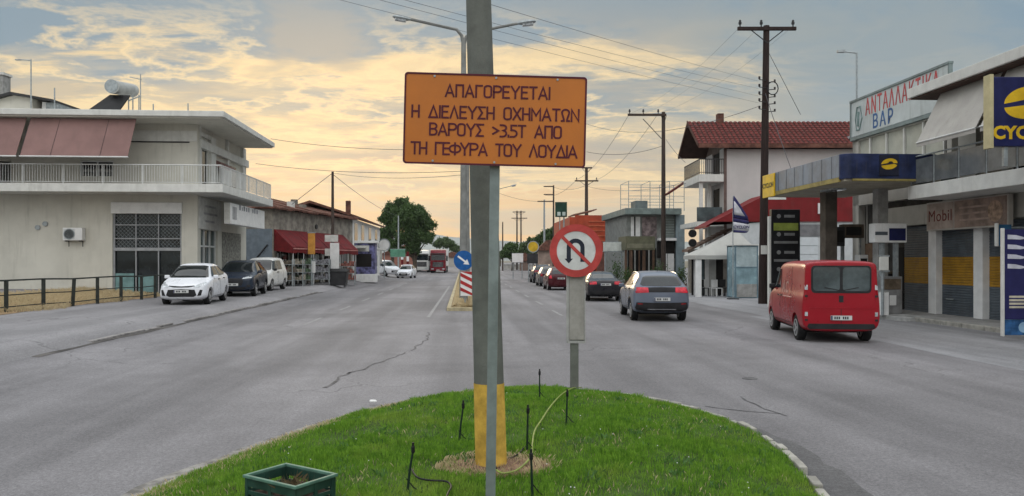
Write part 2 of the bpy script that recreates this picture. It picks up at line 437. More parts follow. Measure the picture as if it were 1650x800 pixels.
WHEEL = {}
def wheel(root, x, y, rad, wd, steer=0.0):
    key = (rad, wd)
    if key not in WHEEL:
        a = MB(); prof = [(rad * .62, -wd / 2), (rad * .93, -wd / 2), (rad, -wd / 2 + .03), (rad, wd / 2 - .03), (rad * .93, wd / 2), (rad * .62, wd / 2)]
        a.lathe(prof, 28); a.xf(Matrix.Rotation(R(90), 4, 'Y'))
        bmesh.ops.recalc_face_normals(a.bm, faces=a.bm.faces); mt = bpy.data.meshes.new('tyre'); a.bm.to_mesh(mt); a.bm.free()
        b = MB()
        for sg in (-1, 1):
            b.ring((sg * wd * .44, 0, 0), rad * .66, rad * .56, 'x', .05, 28)
            b.disc((sg * wd * .44, 0, 0), rad * .16, 'x', .05, 14)
            for k in range(5):
                t = 2 * math.pi * k / 5; e = Vector((0, math.cos(t), math.sin(t))); n = Vector((0, -math.sin(t), math.cos(t)))
                p = Vector((sg * wd * .44, 0, 0)); q = []
                for dx in (-.018, .018):
                    q += [p + Vector((dx, 0, 0)) + e * rad * .12 - n * rad * .12, p + Vector((dx, 0, 0)) + e * rad * .58 - n * rad * .07, p + Vector((dx, 0, 0)) + e * rad * .58 + n * rad * .07, p + Vector((dx, 0, 0)) + e * rad * .12 + n * rad * .12]
                b.hexa(q)
        bmesh.ops.recalc_face_normals(b.bm, faces=b.bm.faces); mr = bpy.data.meshes.new('rim'); b.bm.to_mesh(mr); b.bm.free()
        d = MB(); d.disc((0, 0, 0), rad * .6, 'x', wd * .5, 20); bmesh.ops.recalc_face_normals(d.bm, faces=d.bm.faces); mh = bpy.data.meshes.new('hub'); d.bm.to_mesh(mh); d.bm.free()
        WHEEL[key] = (mt, mr, mh)
    mt, mr, mh = WHEEL[key]
    h = link('wheel', mh, M['black'], root); h.location = (x, y, rad - .012); h.rotation_euler = (0, 0, steer)
    link('tyre', mt, M['rubber'], h, True); link('rim', mr, M['rim'], h)

PLATE = mat('number_plate', (.50, .51, .50), .5, var=.05)
LAMP = mat('headlamp_glass', (.42, .45, .47), .12, var=.3, scale=9, spec=.8)
TAIL = mat('tail_lamp', (.26, .008, .012), .25, var=.3, scale=8, spec=.3)
TAIL_ON = mat('tail_lamp_lit', (.42, .02, .035), .25, var=.3, scale=8, spec=.3, emit=.18)
TRIM = mat('dark_trim', (.022, .022, .024), .6, var=.2)
CHROME = mat('chrome', (.55, .56, .58), .2, metal=.9)
PTXT = mat('plate_text', (.03, .03, .035), .6)

def vehicle(spec, name, label, cat, loc, rz, paint, group=None, tail=None, wheels_turn=0.0, sx=1.0, sz=1.0):
    L, W, st, wy, rad = spec['L'], spec['W'], spec['st'], spec['wheels'], spec['rad']
    root = T(name, label, cat, loc, rz, group)
    wys = [q - L / 2 for q in wy]
    me = carve(loft_body(st, L), wys, rad, W)
    bm = bmesh.new(); bm.from_mesh(me); bvh = BVHTree.FromBMesh(bm); bm.free()
    def P(nm, b, m, parent=None, smooth=True):
        mm = bpy.data.meshes.new(nm); b.to_mesh(mm); b.free(); return link(nm, mm, m, parent or root, smooth)
    body = link('body', me, paint, root, True)
    me.set_sharp_from_angle(angle=R(32))
    for q in wys:
        for s in (-1, 1): wheel(root, s * (W / 2 - .13), q, rad, .21, wheels_turn if q == wys[0] else 0)
    mb = MB(); mb.box(-W / 2 + .3, W / 2 - .3, -L / 2 + .8, L / 2 - .8, .2, .36); mb.build('underbody', TRIM, root)
    gl = spec.get('glass', M['glass'])
    mx = lambda pts: [(-x, z) for x, z in pts][::-1]
    sym = lambda half: half + [(-x, z) for x, z in half[::-1]]
    for nm, half in (('windscreen', spec.get('ws')),):
        if half: P(nm, outline_patch(bvh, sym(half), 'y', -1), gl)
    if spec.get('rw'):
        P('rear_window', outline_patch(bvh, sym(spec['rw']), 'y', 1), gl)
    for s in (-1, 1):
        for pts in spec['sw']:
            P('side_window', outline_patch(bvh, [(y - L / 2, z) for y, z in pts], 'x', s), gl)
        lines = bmesh.new()
        for pts in spec.get('seams', []):
            sb = strip(bvh, [(y - L / 2, z) for y, z in pts], .012, 'x', s, .003)
            t = bpy.data.meshes.new('t'); sb.to_mesh(t); sb.free(); lines.from_mesh(t); bpy.data.meshes.remove(t)
        P('door_seam', lines, TRIM, smooth=False)
        for (y, z) in spec.get('handles', []):
            P('door_handle', outline_patch(bvh, [(y - L / 2 - .09, z), (y - L / 2 + .09, z), (y - L / 2 + .09, z + .03), (y - L / 2 - .09, z + .03)], 'x', s, .03, .3, .03), spec.get('handle_mat', TRIM))
        my, mz = spec['mirror']
        hit = bvh.ray_cast(Vector((s * 5, my - L / 2, mz)), Vector((-s, 0, 0)))
        x0 = hit[0].x if hit[0] else s * W / 2
        mb = MB(); mb.box(-.09, .09, -.05, .05, -.055, .075); mo = mb.build('wing_mirror', spec.get('mirror_mat', paint), root, bevel=.03); mo.location = (x0 + s * .105, my - L / 2, mz)
        mb = MB(); mb.tube([(-s * .16, .02, -.05), (-s * .06, 0, -.03)], .022, 8); mb.build('mirror_arm', TRIM, mo)
        for key, nm, side, m in (('head', 'headlight', -1, LAMP), ('tail', 'tail_light', 1, tail or TAIL), ('fog', 'fog_light', -1, TRIM), ('refl', 'reflector', 1, TAIL)):
            for pts in ([spec[key]] if spec.get(key) else []):
                q = pts if s > 0 else mx(pts)
                P(nm, outline_patch(bvh, q, 'y', side, .012, .06, .03), m)
        if spec.get('sill'):
            P('side_trim', outline_patch(bvh, [(y - L / 2, z) for y, z in spec['sill']], 'x', s, .012, .08, .02), TRIM)
        for q, yy in zip(wy, wys):
            if spec.get('arch'):
                pts = [(yy + rad * 1.34 * math.cos(t), rad + rad * 1.30 * math.sin(t)) for t in [math.pi * (1 - k / 12) for k in range(13)]] + [(yy + rad * 1.18 * math.cos(t), rad + rad * 1.16 * math.sin(t)) for t in [math.pi * k / 12 for k in range(13)]]
                bm2 = bmesh.new(); n = 13
                for k in range(12):
                    sb = outline_patch(bvh, [pts[k], pts[k + 1], pts[24 - k], pts[25 - k]], 'x', s, .012, .5, .02)
                    t = bpy.data.meshes.new('t'); sb.to_mesh(t); sb.free(); bm2.from_mesh(t); bpy.data.meshes.remove(t)
                P('wheel_arch', bm2, TRIM)
    for nm, half, side, m in spec.get('extra', []):
        m = {'trim': TRIM, 'chrome': CHROME, 'glass': gl, 'paint': paint, 'tail': tail or TAIL}.get(m, m)
        P(nm, outline_patch(bvh, sym(half), 'y', side, .010, .05, .02), m)
    for zc, side in spec.get('plate', []):
        hit = bvh.ray_cast(Vector((0, side * 10, zc)), Vector((0, -side, 0)))
        y = hit[0].y if hit[0] else side * L / 2
        mb = MB(); mb.box(-.26, .26, -.012, .012, -.055, .055); p = mb.build('number_plate', PLATE, root); p.location = (0, y + side * .022, zc)
        mb = MB(); mb.box(-.255, -.22, -.002, .002, -.05, .05); q = mb.build('country_strip', M['navy'], p); q.location = (0 if side < 0 else 0, side * .0145, 0)
        if side > 0: q.rotation_euler = (0, 0, math.pi)
        mb = MB(); random.seed(int(zc * 100) + int(L * 100))
        xx = -.17
        for k in range(7):
            if k != 3: mb.box(xx, xx + .034, -.0015, .0015, -.032, .032)
            xx += .052
        q = mb.build('plate_characters', PTXT, p); q.location = (0, side * .0145, 0)
    if spec.get('rails'):
        y0, y1, x, z = spec['rails']
        for s in (-1, 1):
            rp = []
            for k in range(9):
                yy = y0 - L / 2 + (y1 - y0) * k / 8; h = bvh.ray_cast(Vector((s * x, yy, 5)), Vector((0, 0, -1))); rp.append((s * x, yy, h[0].z + (.035 if 0 < k < 8 else .0)))
            mb = MB(); mb.tube(rp, .018, 6)
            mb.build('roof_rail', CHROME, root, True)
    if spec.get('aerial'):
        mb = MB(); ya, za = spec['aerial']; mb.tube([(0, ya - L / 2, za - .03), (0, ya - L / 2 + .12, za + .16)], .008, 6, .004); mb.build('aerial', TRIM, root)
    root.scale = (sx, sx, sz)
    return root

HATCH = dict(L=3.95, W=1.70, wheels=(.80, 3.31), rad=.305, mirror=(1.42, 1.0), plate=[(.50, -1), (.80, 1)],
    st=[(0, .30, .60, .66, .58, .52, .36), (.08, .20, .66, .73, .76, .70, .50), (.28, .17, .72, .80, .83, .79, .58), (.75, .17, .84, .93, .86, .83, .64), (1.02, .17, .90, .99, .87, .84, .68), (1.30, .17, .93, 1.20, .87, .85, .64),
        (1.78, .17, .96, 1.47, .87, .855, .585), (2.3, .17, .98, 1.525, .87, .855, .58), (2.95, .17, 1.0, 1.51, .87, .855, .57), (3.45, .18, 1.03, 1.45, .87, .85, .55), (3.72, .20, 1.05, 1.27, .86, .83, .56), (3.86, .24, 1.02, 1.10, .84, .80, .58), (3.95, .36, .86, .93, .72, .70, .52)],
    ws=[(0.0, .985), (.62, .985), (.70, 1.0), (.54, 1.41), (.4, 1.44)], rw=[(0, 1.08), (.60, 1.09), (.50, 1.38), (.38, 1.41)],
    sw=[[(1.32, 1.02), (2.24, 1.04), (2.24, 1.41), (1.86, 1.40)], [(2.30, 1.04), (3.02, 1.07), (3.02, 1.41), (2.30, 1.41)], [(3.07, 1.08), (3.40, 1.14), (3.20, 1.38), (3.07, 1.40)]],
    seams=[[(1.18, .30), (1.15, .7), (1.26, 1.0)], [(2.27, .30), (2.27, 1.0)], [(1.20, .28), (2.95, .30)], [(3.04, .72), (3.05, 1.05)]], handles=[(2.05, .90), (2.9, .93)],
    head=[(.42, .66), (.60, .64), (.76, .72), (.78, .80), (.70, .83), (.50, .735)], fog=[(.55, .33), (.68, .35), (.72, .55), (.64, .56)],
    extra=[('lower_grille', [(0, .30), (.42, .30), (.53, .36), (.46, .56), (0, .585)], -1, 'trim'), ('upper_grille', [(0, .645), (.25, .65), (.46, .69), (.44, .715), (0, .685)], -1, 'trim')],
    tail=[(.60, .78), (.80, .80), (.80, 1.0), (.64, 1.0)], aerial=(2.9, 1.53))

SUVB = dict(L=4.45, W=1.84, wheels=(.90, 3.58), rad=.35, mirror=(1.55, 1.10), plate=[(.55, -1), (.74, 1)],
    st=[(0, .36, .72, .80, .66, .62, .46), (.09, .26, .80, .88, .84, .80, .60), (.32, .24, .90, .97, .91, .87, .66), (.9, .24, .98, 1.06, .93, .91, .72), (1.25, .24, 1.02, 1.11, .93, .915, .76), (1.55, .24, 1.04, 1.33, .93, .92, .71),
        (2.02, .24, 1.06, 1.58, .93, .92, .65), (2.6, .24, 1.08, 1.645, .93, .92, .64), (3.35, .24, 1.10, 1.63, .93, .915, .63), (3.92, .26, 1.13, 1.57, .93, .91, .61), (4.18, .28, 1.13, 1.36, .92, .88, .60), (4.34, .32, 1.08, 1.17, .90, .86, .66), (4.45, .42, .92, 1.0, .80, .78, .62)],
    ws=[(0, 1.10), (.68, 1.10), (.77, 1.12), (.60, 1.52), (.45, 1.55)], rw=[(0, 1.16), (.62, 1.18), (.68, 1.22), (.57, 1.45), (.45, 1.49), (0, 1.50)],
    sw=[[(1.55, 1.13), (2.60, 1.15), (2.60, 1.53), (2.10, 1.52)], [(2.66, 1.15), (3.50, 1.18), (3.42, 1.52), (2.66, 1.53)], [(3.55, 1.19), (3.98, 1.28), (3.75, 1.47), (3.50, 1.51)]],
    seams=[[(1.38, .42), (1.36, .8), (1.5, 1.1)], [(2.63, .42), (2.63, 1.12)], [(1.40, .40), (3.2, .42)], [(3.45, .85), (3.5, 1.15)]], handles=[(2.4, 1.0), (3.3, 1.03)],
    head=[(.42, .80), (.80, .84), (.84, .92), (.74, .94), (.46, .86)], fog=[(.60, .42), (.76, .44), (.78, .56), (.62, .54)],
    extra=[('grille', [(0, .50), (.40, .50), (.48, .70), (.40, .83), (0, .83)], -1, 'trim'), ('lower_grille', [(0, .32), (.5, .32), (.6, .44), (0, .44)], -1, 'trim'),
           ('tail_panel', [(0, .965), (.44, .965), (.46, 1.12), (0, 1.13)], 1, 'trim'), ('rear_bumper', [(0, .29), (.74, .29), (.86, .46), (.82, .64), (0, .62)], 1, 'trim'), ('bumper_chrome', [(0, .395), (.45, .395), (.47, .425), (0, .425)], 1, 'chrome')],
    tail=[(.43, .96), (.84, .94), (.88, 1.10), (.80, 1.13), (.44, 1.12)], refl=[(.62, .57), (.78, .58), (.78, .61), (.62, .60)], sill=[(1.32, .26), (3.12, .26), (3.12, .40), (1.32, .40)], arch=1, rails=(1.95, 3.7, .63, 1.69), aerial=(3.5, 1.66))

SEDAN = dict(L=4.55, W=1.78, wheels=(.88, 3.55), rad=.32, mirror=(1.5, .98), plate=[(.50, -1), (.83, 1)],
    st=[(0, .32, .62, .68, .62, .56, .40), (.09, .20, .68, .75, .80, .74, .54), (.32, .18, .76, .83, .87, .82, .62), (.9, .18, .85, .92, .89, .86, .68), (1.3, .18, .90, .98, .89, .87, .70), (1.65, .18, .92, 1.20, .89, .87, .64),
        (2.12, .18, .94, 1.40, .89, .87, .57), (2.7, .18, .95, 1.455, .89, .87, .56), (3.2, .18, .97, 1.42, .89, .865, .55), (3.62, .19, 1.0, 1.25, .89, .86, .56), (3.92, .20, 1.0, 1.09, .88, .85, .66), (4.35, .24, .98, 1.05, .86, .82, .66), (4.50, .32, .92, 1.0, .82, .78, .62), (4.55, .40, .80, .88, .74, .70, .56)],
    ws=[(0, .98), (.64, .98), (.70, 1.0), (.53, 1.34), (.4, 1.37)], rw=[(0, 1.12), (.64, 1.12), (.53, 1.33), (.42, 1.36)],
    sw=[[(1.6, 1.0), (2.6, 1.02), (2.6, 1.36), (2.2, 1.34)], [(2.66, 1.02), (3.5, 1.06), (3.25, 1.32), (2.66, 1.36)]],
    seams=[[(1.42, .34), (1.5, .98)], [(2.63, .32), (2.63, 1.0)], [(1.45, .32), (3.1, .34)]], handles=[(2.4, .90), (3.3, .92)],
    head=[(.40, .62), (.74, .66), (.80, .76), (.66, .78), (.44, .70)],
    extra=[('grille', [(0, .40), (.40, .40), (.44, .64), (0, .66)], -1, 'trim'), ('rear_bumper', [(0, .34), (.66, .35), (.76, .46), (.70, .54), (0, .54)], 1, 'trim')],
    tail=[(.42, .84), (.76, .82), (.82, .96), (.72, .99), (.44, .97)], aerial=(3.3, 1.43))

VAN = dict(L=4.80, W=1.90, wheels=(.88, 3.98), rad=.33, mirror=(1.30, 1.28), plate=[(.50, -1), (.62, 1)],
    st=[(0, .38, .78, .86, .72, .64, .50), (.08, .26, .92, 1.0, .86, .80, .62), (.35, .24, 1.05, 1.13, .93, .88, .72), (.85, .24, 1.14, 1.24, .95, .92, .78), (1.12, .24, 1.18, 1.42, .95, .935, .80), (1.72, .24, 1.19, 1.88, .95, .945, .86),
        (2.2, .24, 1.20, 2.0, .95, .945, .885), (3.2, .24, 1.20, 2.02, .95, .945, .89), (4.3, .25, 1.20, 2.01, .95, .945, .885), (4.66, .27, 1.20, 2.0, .95, .94, .88), (4.76, .29, 1.20, 1.98, .948, .935, .875), (4.79, .31, 1.19, 1.96, .935, .925, .865), (4.80, .35, 1.17, 1.92, .91, .90, .83)],
    ws=[(0, 1.27), (.70, 1.28), (.80, 1.32), (.68, 1.83), (.5, 1.86)], rw=None,
    sw=[[(1.18, 1.26), (1.72, 1.26), (2.14, 1.27), (2.14, 1.78), (1.78, 1.78), (1.36, 1.48)]],
    seams=[[(1.12, .46), (1.10, 1.2)], [(2.22, .40), (2.22, 1.85)], [(1.2, .40), (3.4, .40)], [(3.46, .70), (3.46, 1.85)]], handles=[(2.0, 1.06), (2.38, 1.06)],
    head=[(.48, .86), (.80, .88), (.86, 1.02), (.74, 1.06), (.52, .96)],
    extra=[('grille', [(0, .66), (.44, .66), (.46, .84), (0, .86)], -1, 'trim'), ('rear_bumper', [(0, .34), (.78, .34), (.84, .40), (.80, .475), (0, .475)], 1, 'trim'), ('badge', [(0, 1.00), (.055, 1.0), (.055, 1.16), (0, 1.16)], 1, 'trim'),
           ('door_step', [(0, .845), (.78, .845), (.79, .865), (0, .865)], 1, 'paint')],
    tail=[(.845, 1.05), (.91, 1.04), (.915, 1.42), (.87, 1.44)], sill=[(1.36, .27), (3.45, .27), (3.45, .40), (1.36, .40)], mirror_mat=TRIM, arch=0)

MPV = dict(L=4.05, W=1.75, wheels=(.82, 3.4), rad=.31, mirror=(1.25, 1.12), plate=[(.50, -1), (.85, 1)],
    st=[(0, .34, .70, .76, .64, .58, .44), (.08, .22, .80, .88, .80, .74, .56), (.35, .2, .90, .98, .86, .82, .64), (.8, .2, 1.0, 1.08, .875, .85, .70), (1.05, .2, 1.04, 1.2, .875, .86, .70), (1.6, .2, 1.06, 1.66, .875, .865, .66),
        (2.0, .2, 1.08, 1.78, .875, .865, .66), (3.2, .2, 1.1, 1.80, .875, .865, .66), (3.8, .22, 1.1, 1.75, .875, .86, .64), (4.0, .27, 1.08, 1.62, .86, .84, .62), (4.05, .36, 1.0, 1.4, .82, .8, .6)],
    ws=[(0, 1.10), (.66, 1.10), (.74, 1.13), (.62, 1.63), (.45, 1.67)], rw=[(0, 1.15), (.62, 1.15), (.58, 1.58), (.45, 1.62)],
    sw=[[(1.12, 1.12), (1.95, 1.12), (1.95, 1.62), (1.62, 1.60)], [(2.05, 1.13), (2.95, 1.14), (2.95, 1.63), (2.05, 1.63)]],
    seams=[[(1.1, .34), (1.05, 1.1)], [(2.0, .34), (2.0, 1.66)], [(3.02, .6), (3.02, 1.66)]], handles=[(1.85, .98), (2.1, .98)],
    head=[(.44, .74), (.74, .78), (.80, .94), (.66, .96), (.46, .86)],
    extra=[('grille', [(0, .40), (.50, .40), (.50, .62), (0, .64)], -1, 'trim')], tail=[(.78, .8), (.84, .8), (.84, 1.2), (.80, 1.2)], mirror_mat=TRIM)

def truck(name, label, loc, rz, paint, group):
    r = T(name, label, 'truck', loc, rz, group)
    mb = MB(); mb.prism([(-3.0, .55), (-3.0, 2.0), (-2.86, 3.05), (-2.55, 3.65), (-.9, 3.75), (-.9, .55)], 'x', -1.22, 1.22); mb.build('cab', paint, r, bevel=.1)
    mb = MB(); mb.prism([(-3.012, 2.02), (-2.99, 2.02), (-2.87, 2.92), (-2.892, 2.92)], 'x', -1.08, 1.08); mb.build('windscreen', M['glass'], r)
    mb = MB(); mb.prism([(-3.25, 3.02), (-2.86, 3.1), (-2.84, 3.14), (-3.25, 3.08)], 'x', -1.1, 1.1); mb.build('sun_visor', TRIM, r)
    mb = MB(); mb.box(-.85, .85, -3.03, -2.98, .95, 1.75); mb.build('grille', TRIM, r, bevel=.01)
    mb = MB()
    for k in range(4): mb.box(-.8, .8, -3.05, -3.03, 1.05 + k * .18, 1.09 + k * .18)
    mb.build('grille_bar', CHROME, r)
    mb = MB(); mb.box(-1.22, 1.22, -3.12, -2.7, .36, .8); mb.build('bumper', paint, r, bevel=.05)
    for s in (-1, 1):
        mb = MB(); mb.box(s * .85 - .2, s * .85 + .2, -3.14, -3.11, .56, .74); mb.build('headlight', LAMP, r)
        mb = MB(); mb.box(s * 1.42 - .12, s * 1.42 + .12, -2.9, -2.75, 1.9, 2.75); mb.build('wing_mirror', TRIM, r, bevel=.04)
        mb = MB(); mb.tube([(s * 1.2, -2.8, 2.7), (s * 1.42, -2.82, 2.74)], .03, 6); mb.build('mirror_arm', TRIM, r)
        mb = MB(); mb.prism([(-2.5, 2.05), (-1.4, 2.05), (-1.4, 2.85), (-2.42, 2.85)], 'x', s * 1.225 - .01, s * 1.225 + .01); mb.build('side_window', M['glass'], r)
        for y in (-2.2, 1.2, 2.5, 8.0, 9.3): wheel(r, s * 1.05, y, .5, .3)
    mb = MB(); mb.box(-1.26, 1.26, -.5, 10.6, 1.15, 3.8); mb.build('trailer', M['white'], r, bevel=.03)
    mb = MB(); mb.box(-.5, .5, -.9, 10.4, .85, 1.15); mb.build('chassis', TRIM, r)
    mb = MB(); mb.box(-.26, .26, -3.145, -3.12, .42, .53); mb.build('number_plate', PLATE, r)
    return r

# ------------------------------------------------------------------ ground, road, shoulder, island
PROF = [(-60, .80), (-24, .78), (-17, .70), (-14.7, .52), (-13.9, .42), (-13.0, .39), (-9.3, .36), (-8.7, .27), (-8.3, .14), (-7.2, .03), (-6.0, .004), (60, .004)]
def gz(c):
    for (a, za), (b, zb) in zip(PROF, PROF[1:]):
        if a <= c <= b: return za + (zb - za) * (c - a) / (b - a)
    return .004
def strip_sheet(name, c0, c1, d0, d1, m, lift=0.0, step=6.0, wob=0.0, kind='structure'):
    cs = sorted({c0, c1} | {c for c, _ in PROF if c0 < c < c1} | {c0 + (c1 - c0) * k / 6 for k in range(7)})
    ds = [d0 + (d1 - d0) * k / max(1, int((d1 - d0) / step)) for k in range(int((d1 - d0) / step) + 1)]
    bm = bmesh.new(); rows = []
    for i, d in enumerate(ds):
        row = []
        for j, c in enumerate(cs):
            cc = c + (wob * (mnoise.noise(Vector((c * 3, d * .45, 2.2))) if j in (0, len(cs) - 1) else 0))
            p = rb(0, d); nn = Vector((math.cos(A), math.sin(A), 0))
            q = p + nn * cc
            q.z = gz(cc) + lift
            row.append(bm.verts.new(q))
        rows.append(row)
    for a, b in zip(rows, rows[1:]):
        for k in range(len(cs) - 1): bm.faces.new((a[k], a[k + 1], b[k + 1], b[k]))
    me = bpy.data.meshes.new(name); bm.to_mesh(me); bm.free()
    # road-aligned object space so wheel tracks run along it
    o = link(name, me, m); me.transform(Matrix.Rotation(-A, 4, 'Z')); o.rotation_euler = (0, 0, A)
    return tag(o, kind=kind)

M['earth'] = mat('earth', (.16, .145, .11), .95, var=.3, scale=.05, fine=.15, fscale=3)
bm = bmesh.new()
bmesh.ops.create_grid(bm, x_segments=4, y_segments=4, size=5000)
me = bpy.data.meshes.new('ground'); bm.to_mesh(me); bm.free()
tag(link('ground', me, M['earth']), kind='structure').location = (0, 0, -.05)
strip_sheet('road', -8.3, 60, -30, 700, M['asphalt'])
strip_sheet('shoulder', -60, -8.3, -30, 260, M['asphalt_side'], wob=0)
strip_sheet('forecourt', 10.2, 15.0, 6, 27, M['asphalt_pale'], .004, 1.0, .25)
strip_sheet('forecourt', 10.9, 20, 27, 60, M['asphalt_pale'], .004, 1.5, .3)
M['gutter_dirt'] = mat('gutter_dirt', (.088, .082, .078), .95, var=.3, scale=1.5, fine=.2)
strip_sheet('gutter', -8.30, -8.19, 15.5, 46, M['gutter_dirt'], .006, .3, .13)
M['edge_kerb'] = mat('edge_kerb', (.21, .20, .195), .9, var=.25, scale=3, streak=.3)
mb = MB(); rk = random.Random(5)
for k in range(30):
    d0 = 17.5 + k * .98; t = .19 + rk.uniform(-.015, .015)
    if rk.random() < .12: continue
    q = [rb(-8.33, d0), rb(-8.33, d0 + .95), rb(-8.47, d0 + .95), rb(-8.47, d0)]
    mb.hexa([(v.x, v.y, .02) for v in q] + [(v.x, v.y, t) for v in q])
tag(mb.build('kerb', M['edge_kerb'], bevel=.02), kind='structure')
# tar seams and worn lane marks on the left carriageway
def ribbon(name, pts, wd, m, z=.010, jit=.0, kind='structure'):
    random.seed(len(pts) * 7 + int(wd * 1000))
    P = []
    for (a, b) in zip(pts, pts[1:]):
        n = max(1, int((Vector(b) - Vector(a)).length / .25))
        P += [Vector(a).lerp(Vector(b), k / n) for k in range(n)]
    P.append(Vector(pts[-1]))
    bm = bmesh.new(); L = []
    for i, p in enumerate(P):
        t = (P[min(i + 1, len(P) - 1)] - P[max(i - 1, 0)]).normalized(); n = Vector((-t.y, t.x, 0))
        q = p + n * random.uniform(-jit, jit); h = wd / 2 * (1 + random.uniform(-.5, .5) * (jit > 0))
        L.append((bm.verts.new((q.x + n.x * h, q.y + n.y * h, z)), bm.verts.new((q.x - n.x * h, q.y - n.y * h, z))))
    for a, b in zip(L, L[1:]): bm.faces.new((a[0], a[1], b[1], b[0]))
    me = bpy.data.meshes.new(name); bm.to_mesh(me); bm.free()
    return tag(link(name, me, m), kind=kind)
def gp(px, py): D = CAMZ * F / (py - HY); return ((px - CX) / F * D, D, 0)
M['tar'] = mat('tar', (.108, .105, .108), .8, var=.35, scale=5)
M['road_paint'] = mat('worn_road_paint', (.215, .213, .213), .8, var=.3, scale=6, fine=.3, fscale=25, tint=(.165, .163, .166))
ribbon('tar_seam', [gp(522, 626), gp(535, 617), gp(548, 608), gp(566, 601)], .055, M['tar'], jit=.05)
ribbon('tar_seam', [gp(563, 603), gp(600, 590), gp(625, 581), gp(652, 569)], .04, M['tar'], jit=.07)
ribbon('tar_seam', [gp(660, 566), gp(685, 552), gp(692, 536)], .03, M['tar'], jit=.06)
ribbon('tar_seam', [gp(1140, 655), gp(1200, 664), gp(1262, 668)], .022, M['tar'], jit=.06)
ribbon('tar_seam', [gp(1195, 640), gp(1230, 660), gp(1265, 672)], .02, M['tar'], jit=.06)
for d in range(24, 120, 7):
    ribbon('lane_mark', [rb(-4.9, d), rb(-4.9, d + 3)], .12, M['road_paint'], .009)
    ribbon('lane_mark', [rb(3.6, d + 4), rb(3.6, d + 7)], .12, M['road_paint'], .009)
ribbon('edge_line', [gp(690, 512), gp(712, 480), gp(724, 462)], .12, M['road_paint'], .009)
# manhole cover far right of the nose
mb = MB(); mb.disc((*gp(1208, 611)[:2], .008), .13, 'z', .006, 16); tag(mb.build('road_stud', M['tar']), 'small round dark patch cover on the grey road right of the lawn', 'road cover')

ISL = [(-3.35, 4.0), (-3.12, 5.9), (-2.92, 7.0), (-2.62, 8.1), (-2.25, 9.2), (-1.82, 10.1), (-1.25, 10.9), (-.68, 11.4), (.0, 11.75), (.45, 11.8), (1.05, 11.6), (1.58, 11.2), (2.1, 10.5), (2.45, 9.85), (2.66, 9.2), (2.74, 8.3), (2.68, 7.4), (2.52, 6.3), (2.35, 5.0), (2.2, 3.0), (2.1, -3), (-3.9, -3)]
def smooth_closed(P, n=4):
    out = []; k = len(P)
    for i in range(k):
        p0, p1, p2, p3 = (Vector(P[(i + j) % k]) for j in (-1, 0, 1, 2))
        for s in range(n):
            t = s / n
            out.append(.5 * ((2 * p1) + (p2 - p0) * t + (2 * p0 - 5 * p1 + 4 * p2 - p3) * t * t + (3 * p1 - p0 - 3 * p2 + p3) * t ** 3))
    return out
ISLS = smooth_closed(ISL)
IA = np.array([tuple(p) for p in ISLS])
def isl_dist(x, y):
    """signed distance inside (positive) the island outline, arrays"""
    x = np.asarray(x, float); y = np.asarray(y, float)
    d = np.full(x.shape, 1e9); ins = np.zeros(x.shape, bool); n = len(IA)
    for i in range(n):
        ax, ay = IA[i]; bx, by = IA[(i + 1) % n]
        ex, ey = bx - ax, by - ay; L2 = ex * ex + ey * ey + 1e-12
        t = np.clip(((x - ax) * ex + (y - ay) * ey) / L2, 0, 1)
        d = np.minimum(d, np.hypot(x - ax - t * ex, y - ay - t * ey))
        c = ((ay > y) != (by > y)); ins ^= c & (x < (bx - ax) * (y - ay) / (by - ay + 1e-12) + ax)
    return np.where(ins, d, -d)
def lawn_z(x, y):
    d = np.clip(isl_dist(x, y), 0, 3)
    return .05 + .17 * (1 - np.exp(-d / .8))
M['lawn_soil'] = mat('lawn_soil', (.045, .075, .018), .95, var=.3, scale=3, fine=.25, fscale=30)
def build_lawn():
    bm = bmesh.new()
    f = bm.faces.new([bm.verts.new((p.x, p.y, 0)) for p in ISLS])
    for i, (lo, hi) in ((0, (-4.2, 3)), (1, (-3, 12))):
        no = Vector((0, 0, 0)); no[i] = 1
        k = lo
        while k < hi:
            co = Vector((0, 0, 0)); co[i] = k
            bmesh.ops.bisect_plane(bm, geom=bm.verts[:] + bm.edges[:] + bm.faces[:], plane_co=co, plane_no=no); k += .22
    vs_ = bm.verts[:]; z = lawn_z([v.co.x for v in vs_], [v.co.y for v in vs_])
    for v, q in zip(vs_, z): v.co.z = q + .012 * mnoise.noise(v.co * 3)
    me = bpy.data.meshes.new('lawn_ground'); bm.to_mesh(me); bm.free()
    tag(link('lawn_ground', me, M['lawn_soil'], smooth=True), kind='structure')
build_lawn()
# island kerb: low pale stones, half sunk, broken on the right
mb = MB(); random.seed(3)
for i in range(len(ISLS)):
    a, b = ISLS[i], ISLS[(i + 1) % len(ISLS)]
    if a.y < 3.4: continue
    e = (b - a); L = e.length; t = e / L; n = Vector((t.y, -t.x))
    if isl_dist([(a + n * .05).x], [(a + n * .05).y])[0] > 0: n = -n
    right = a.x > 1.5
    top = random.uniform(.07, .10) if right else random.uniform(.03, .055)
    if right and random.random() < .25: top = .03
    w_ = random.uniform(.06, .10) if right else .10
    q = [a + t * .01, b - t * .01, b - t * .01 + n * w_, a + t * .01 + n * w_]
    mb.hexa([(p.x, p.y, -.02) for p in q] + [(p.x, p.y, top) for p in q])
tag(mb.build('kerb', M['kerb'], bevel=.012), kind='structure')
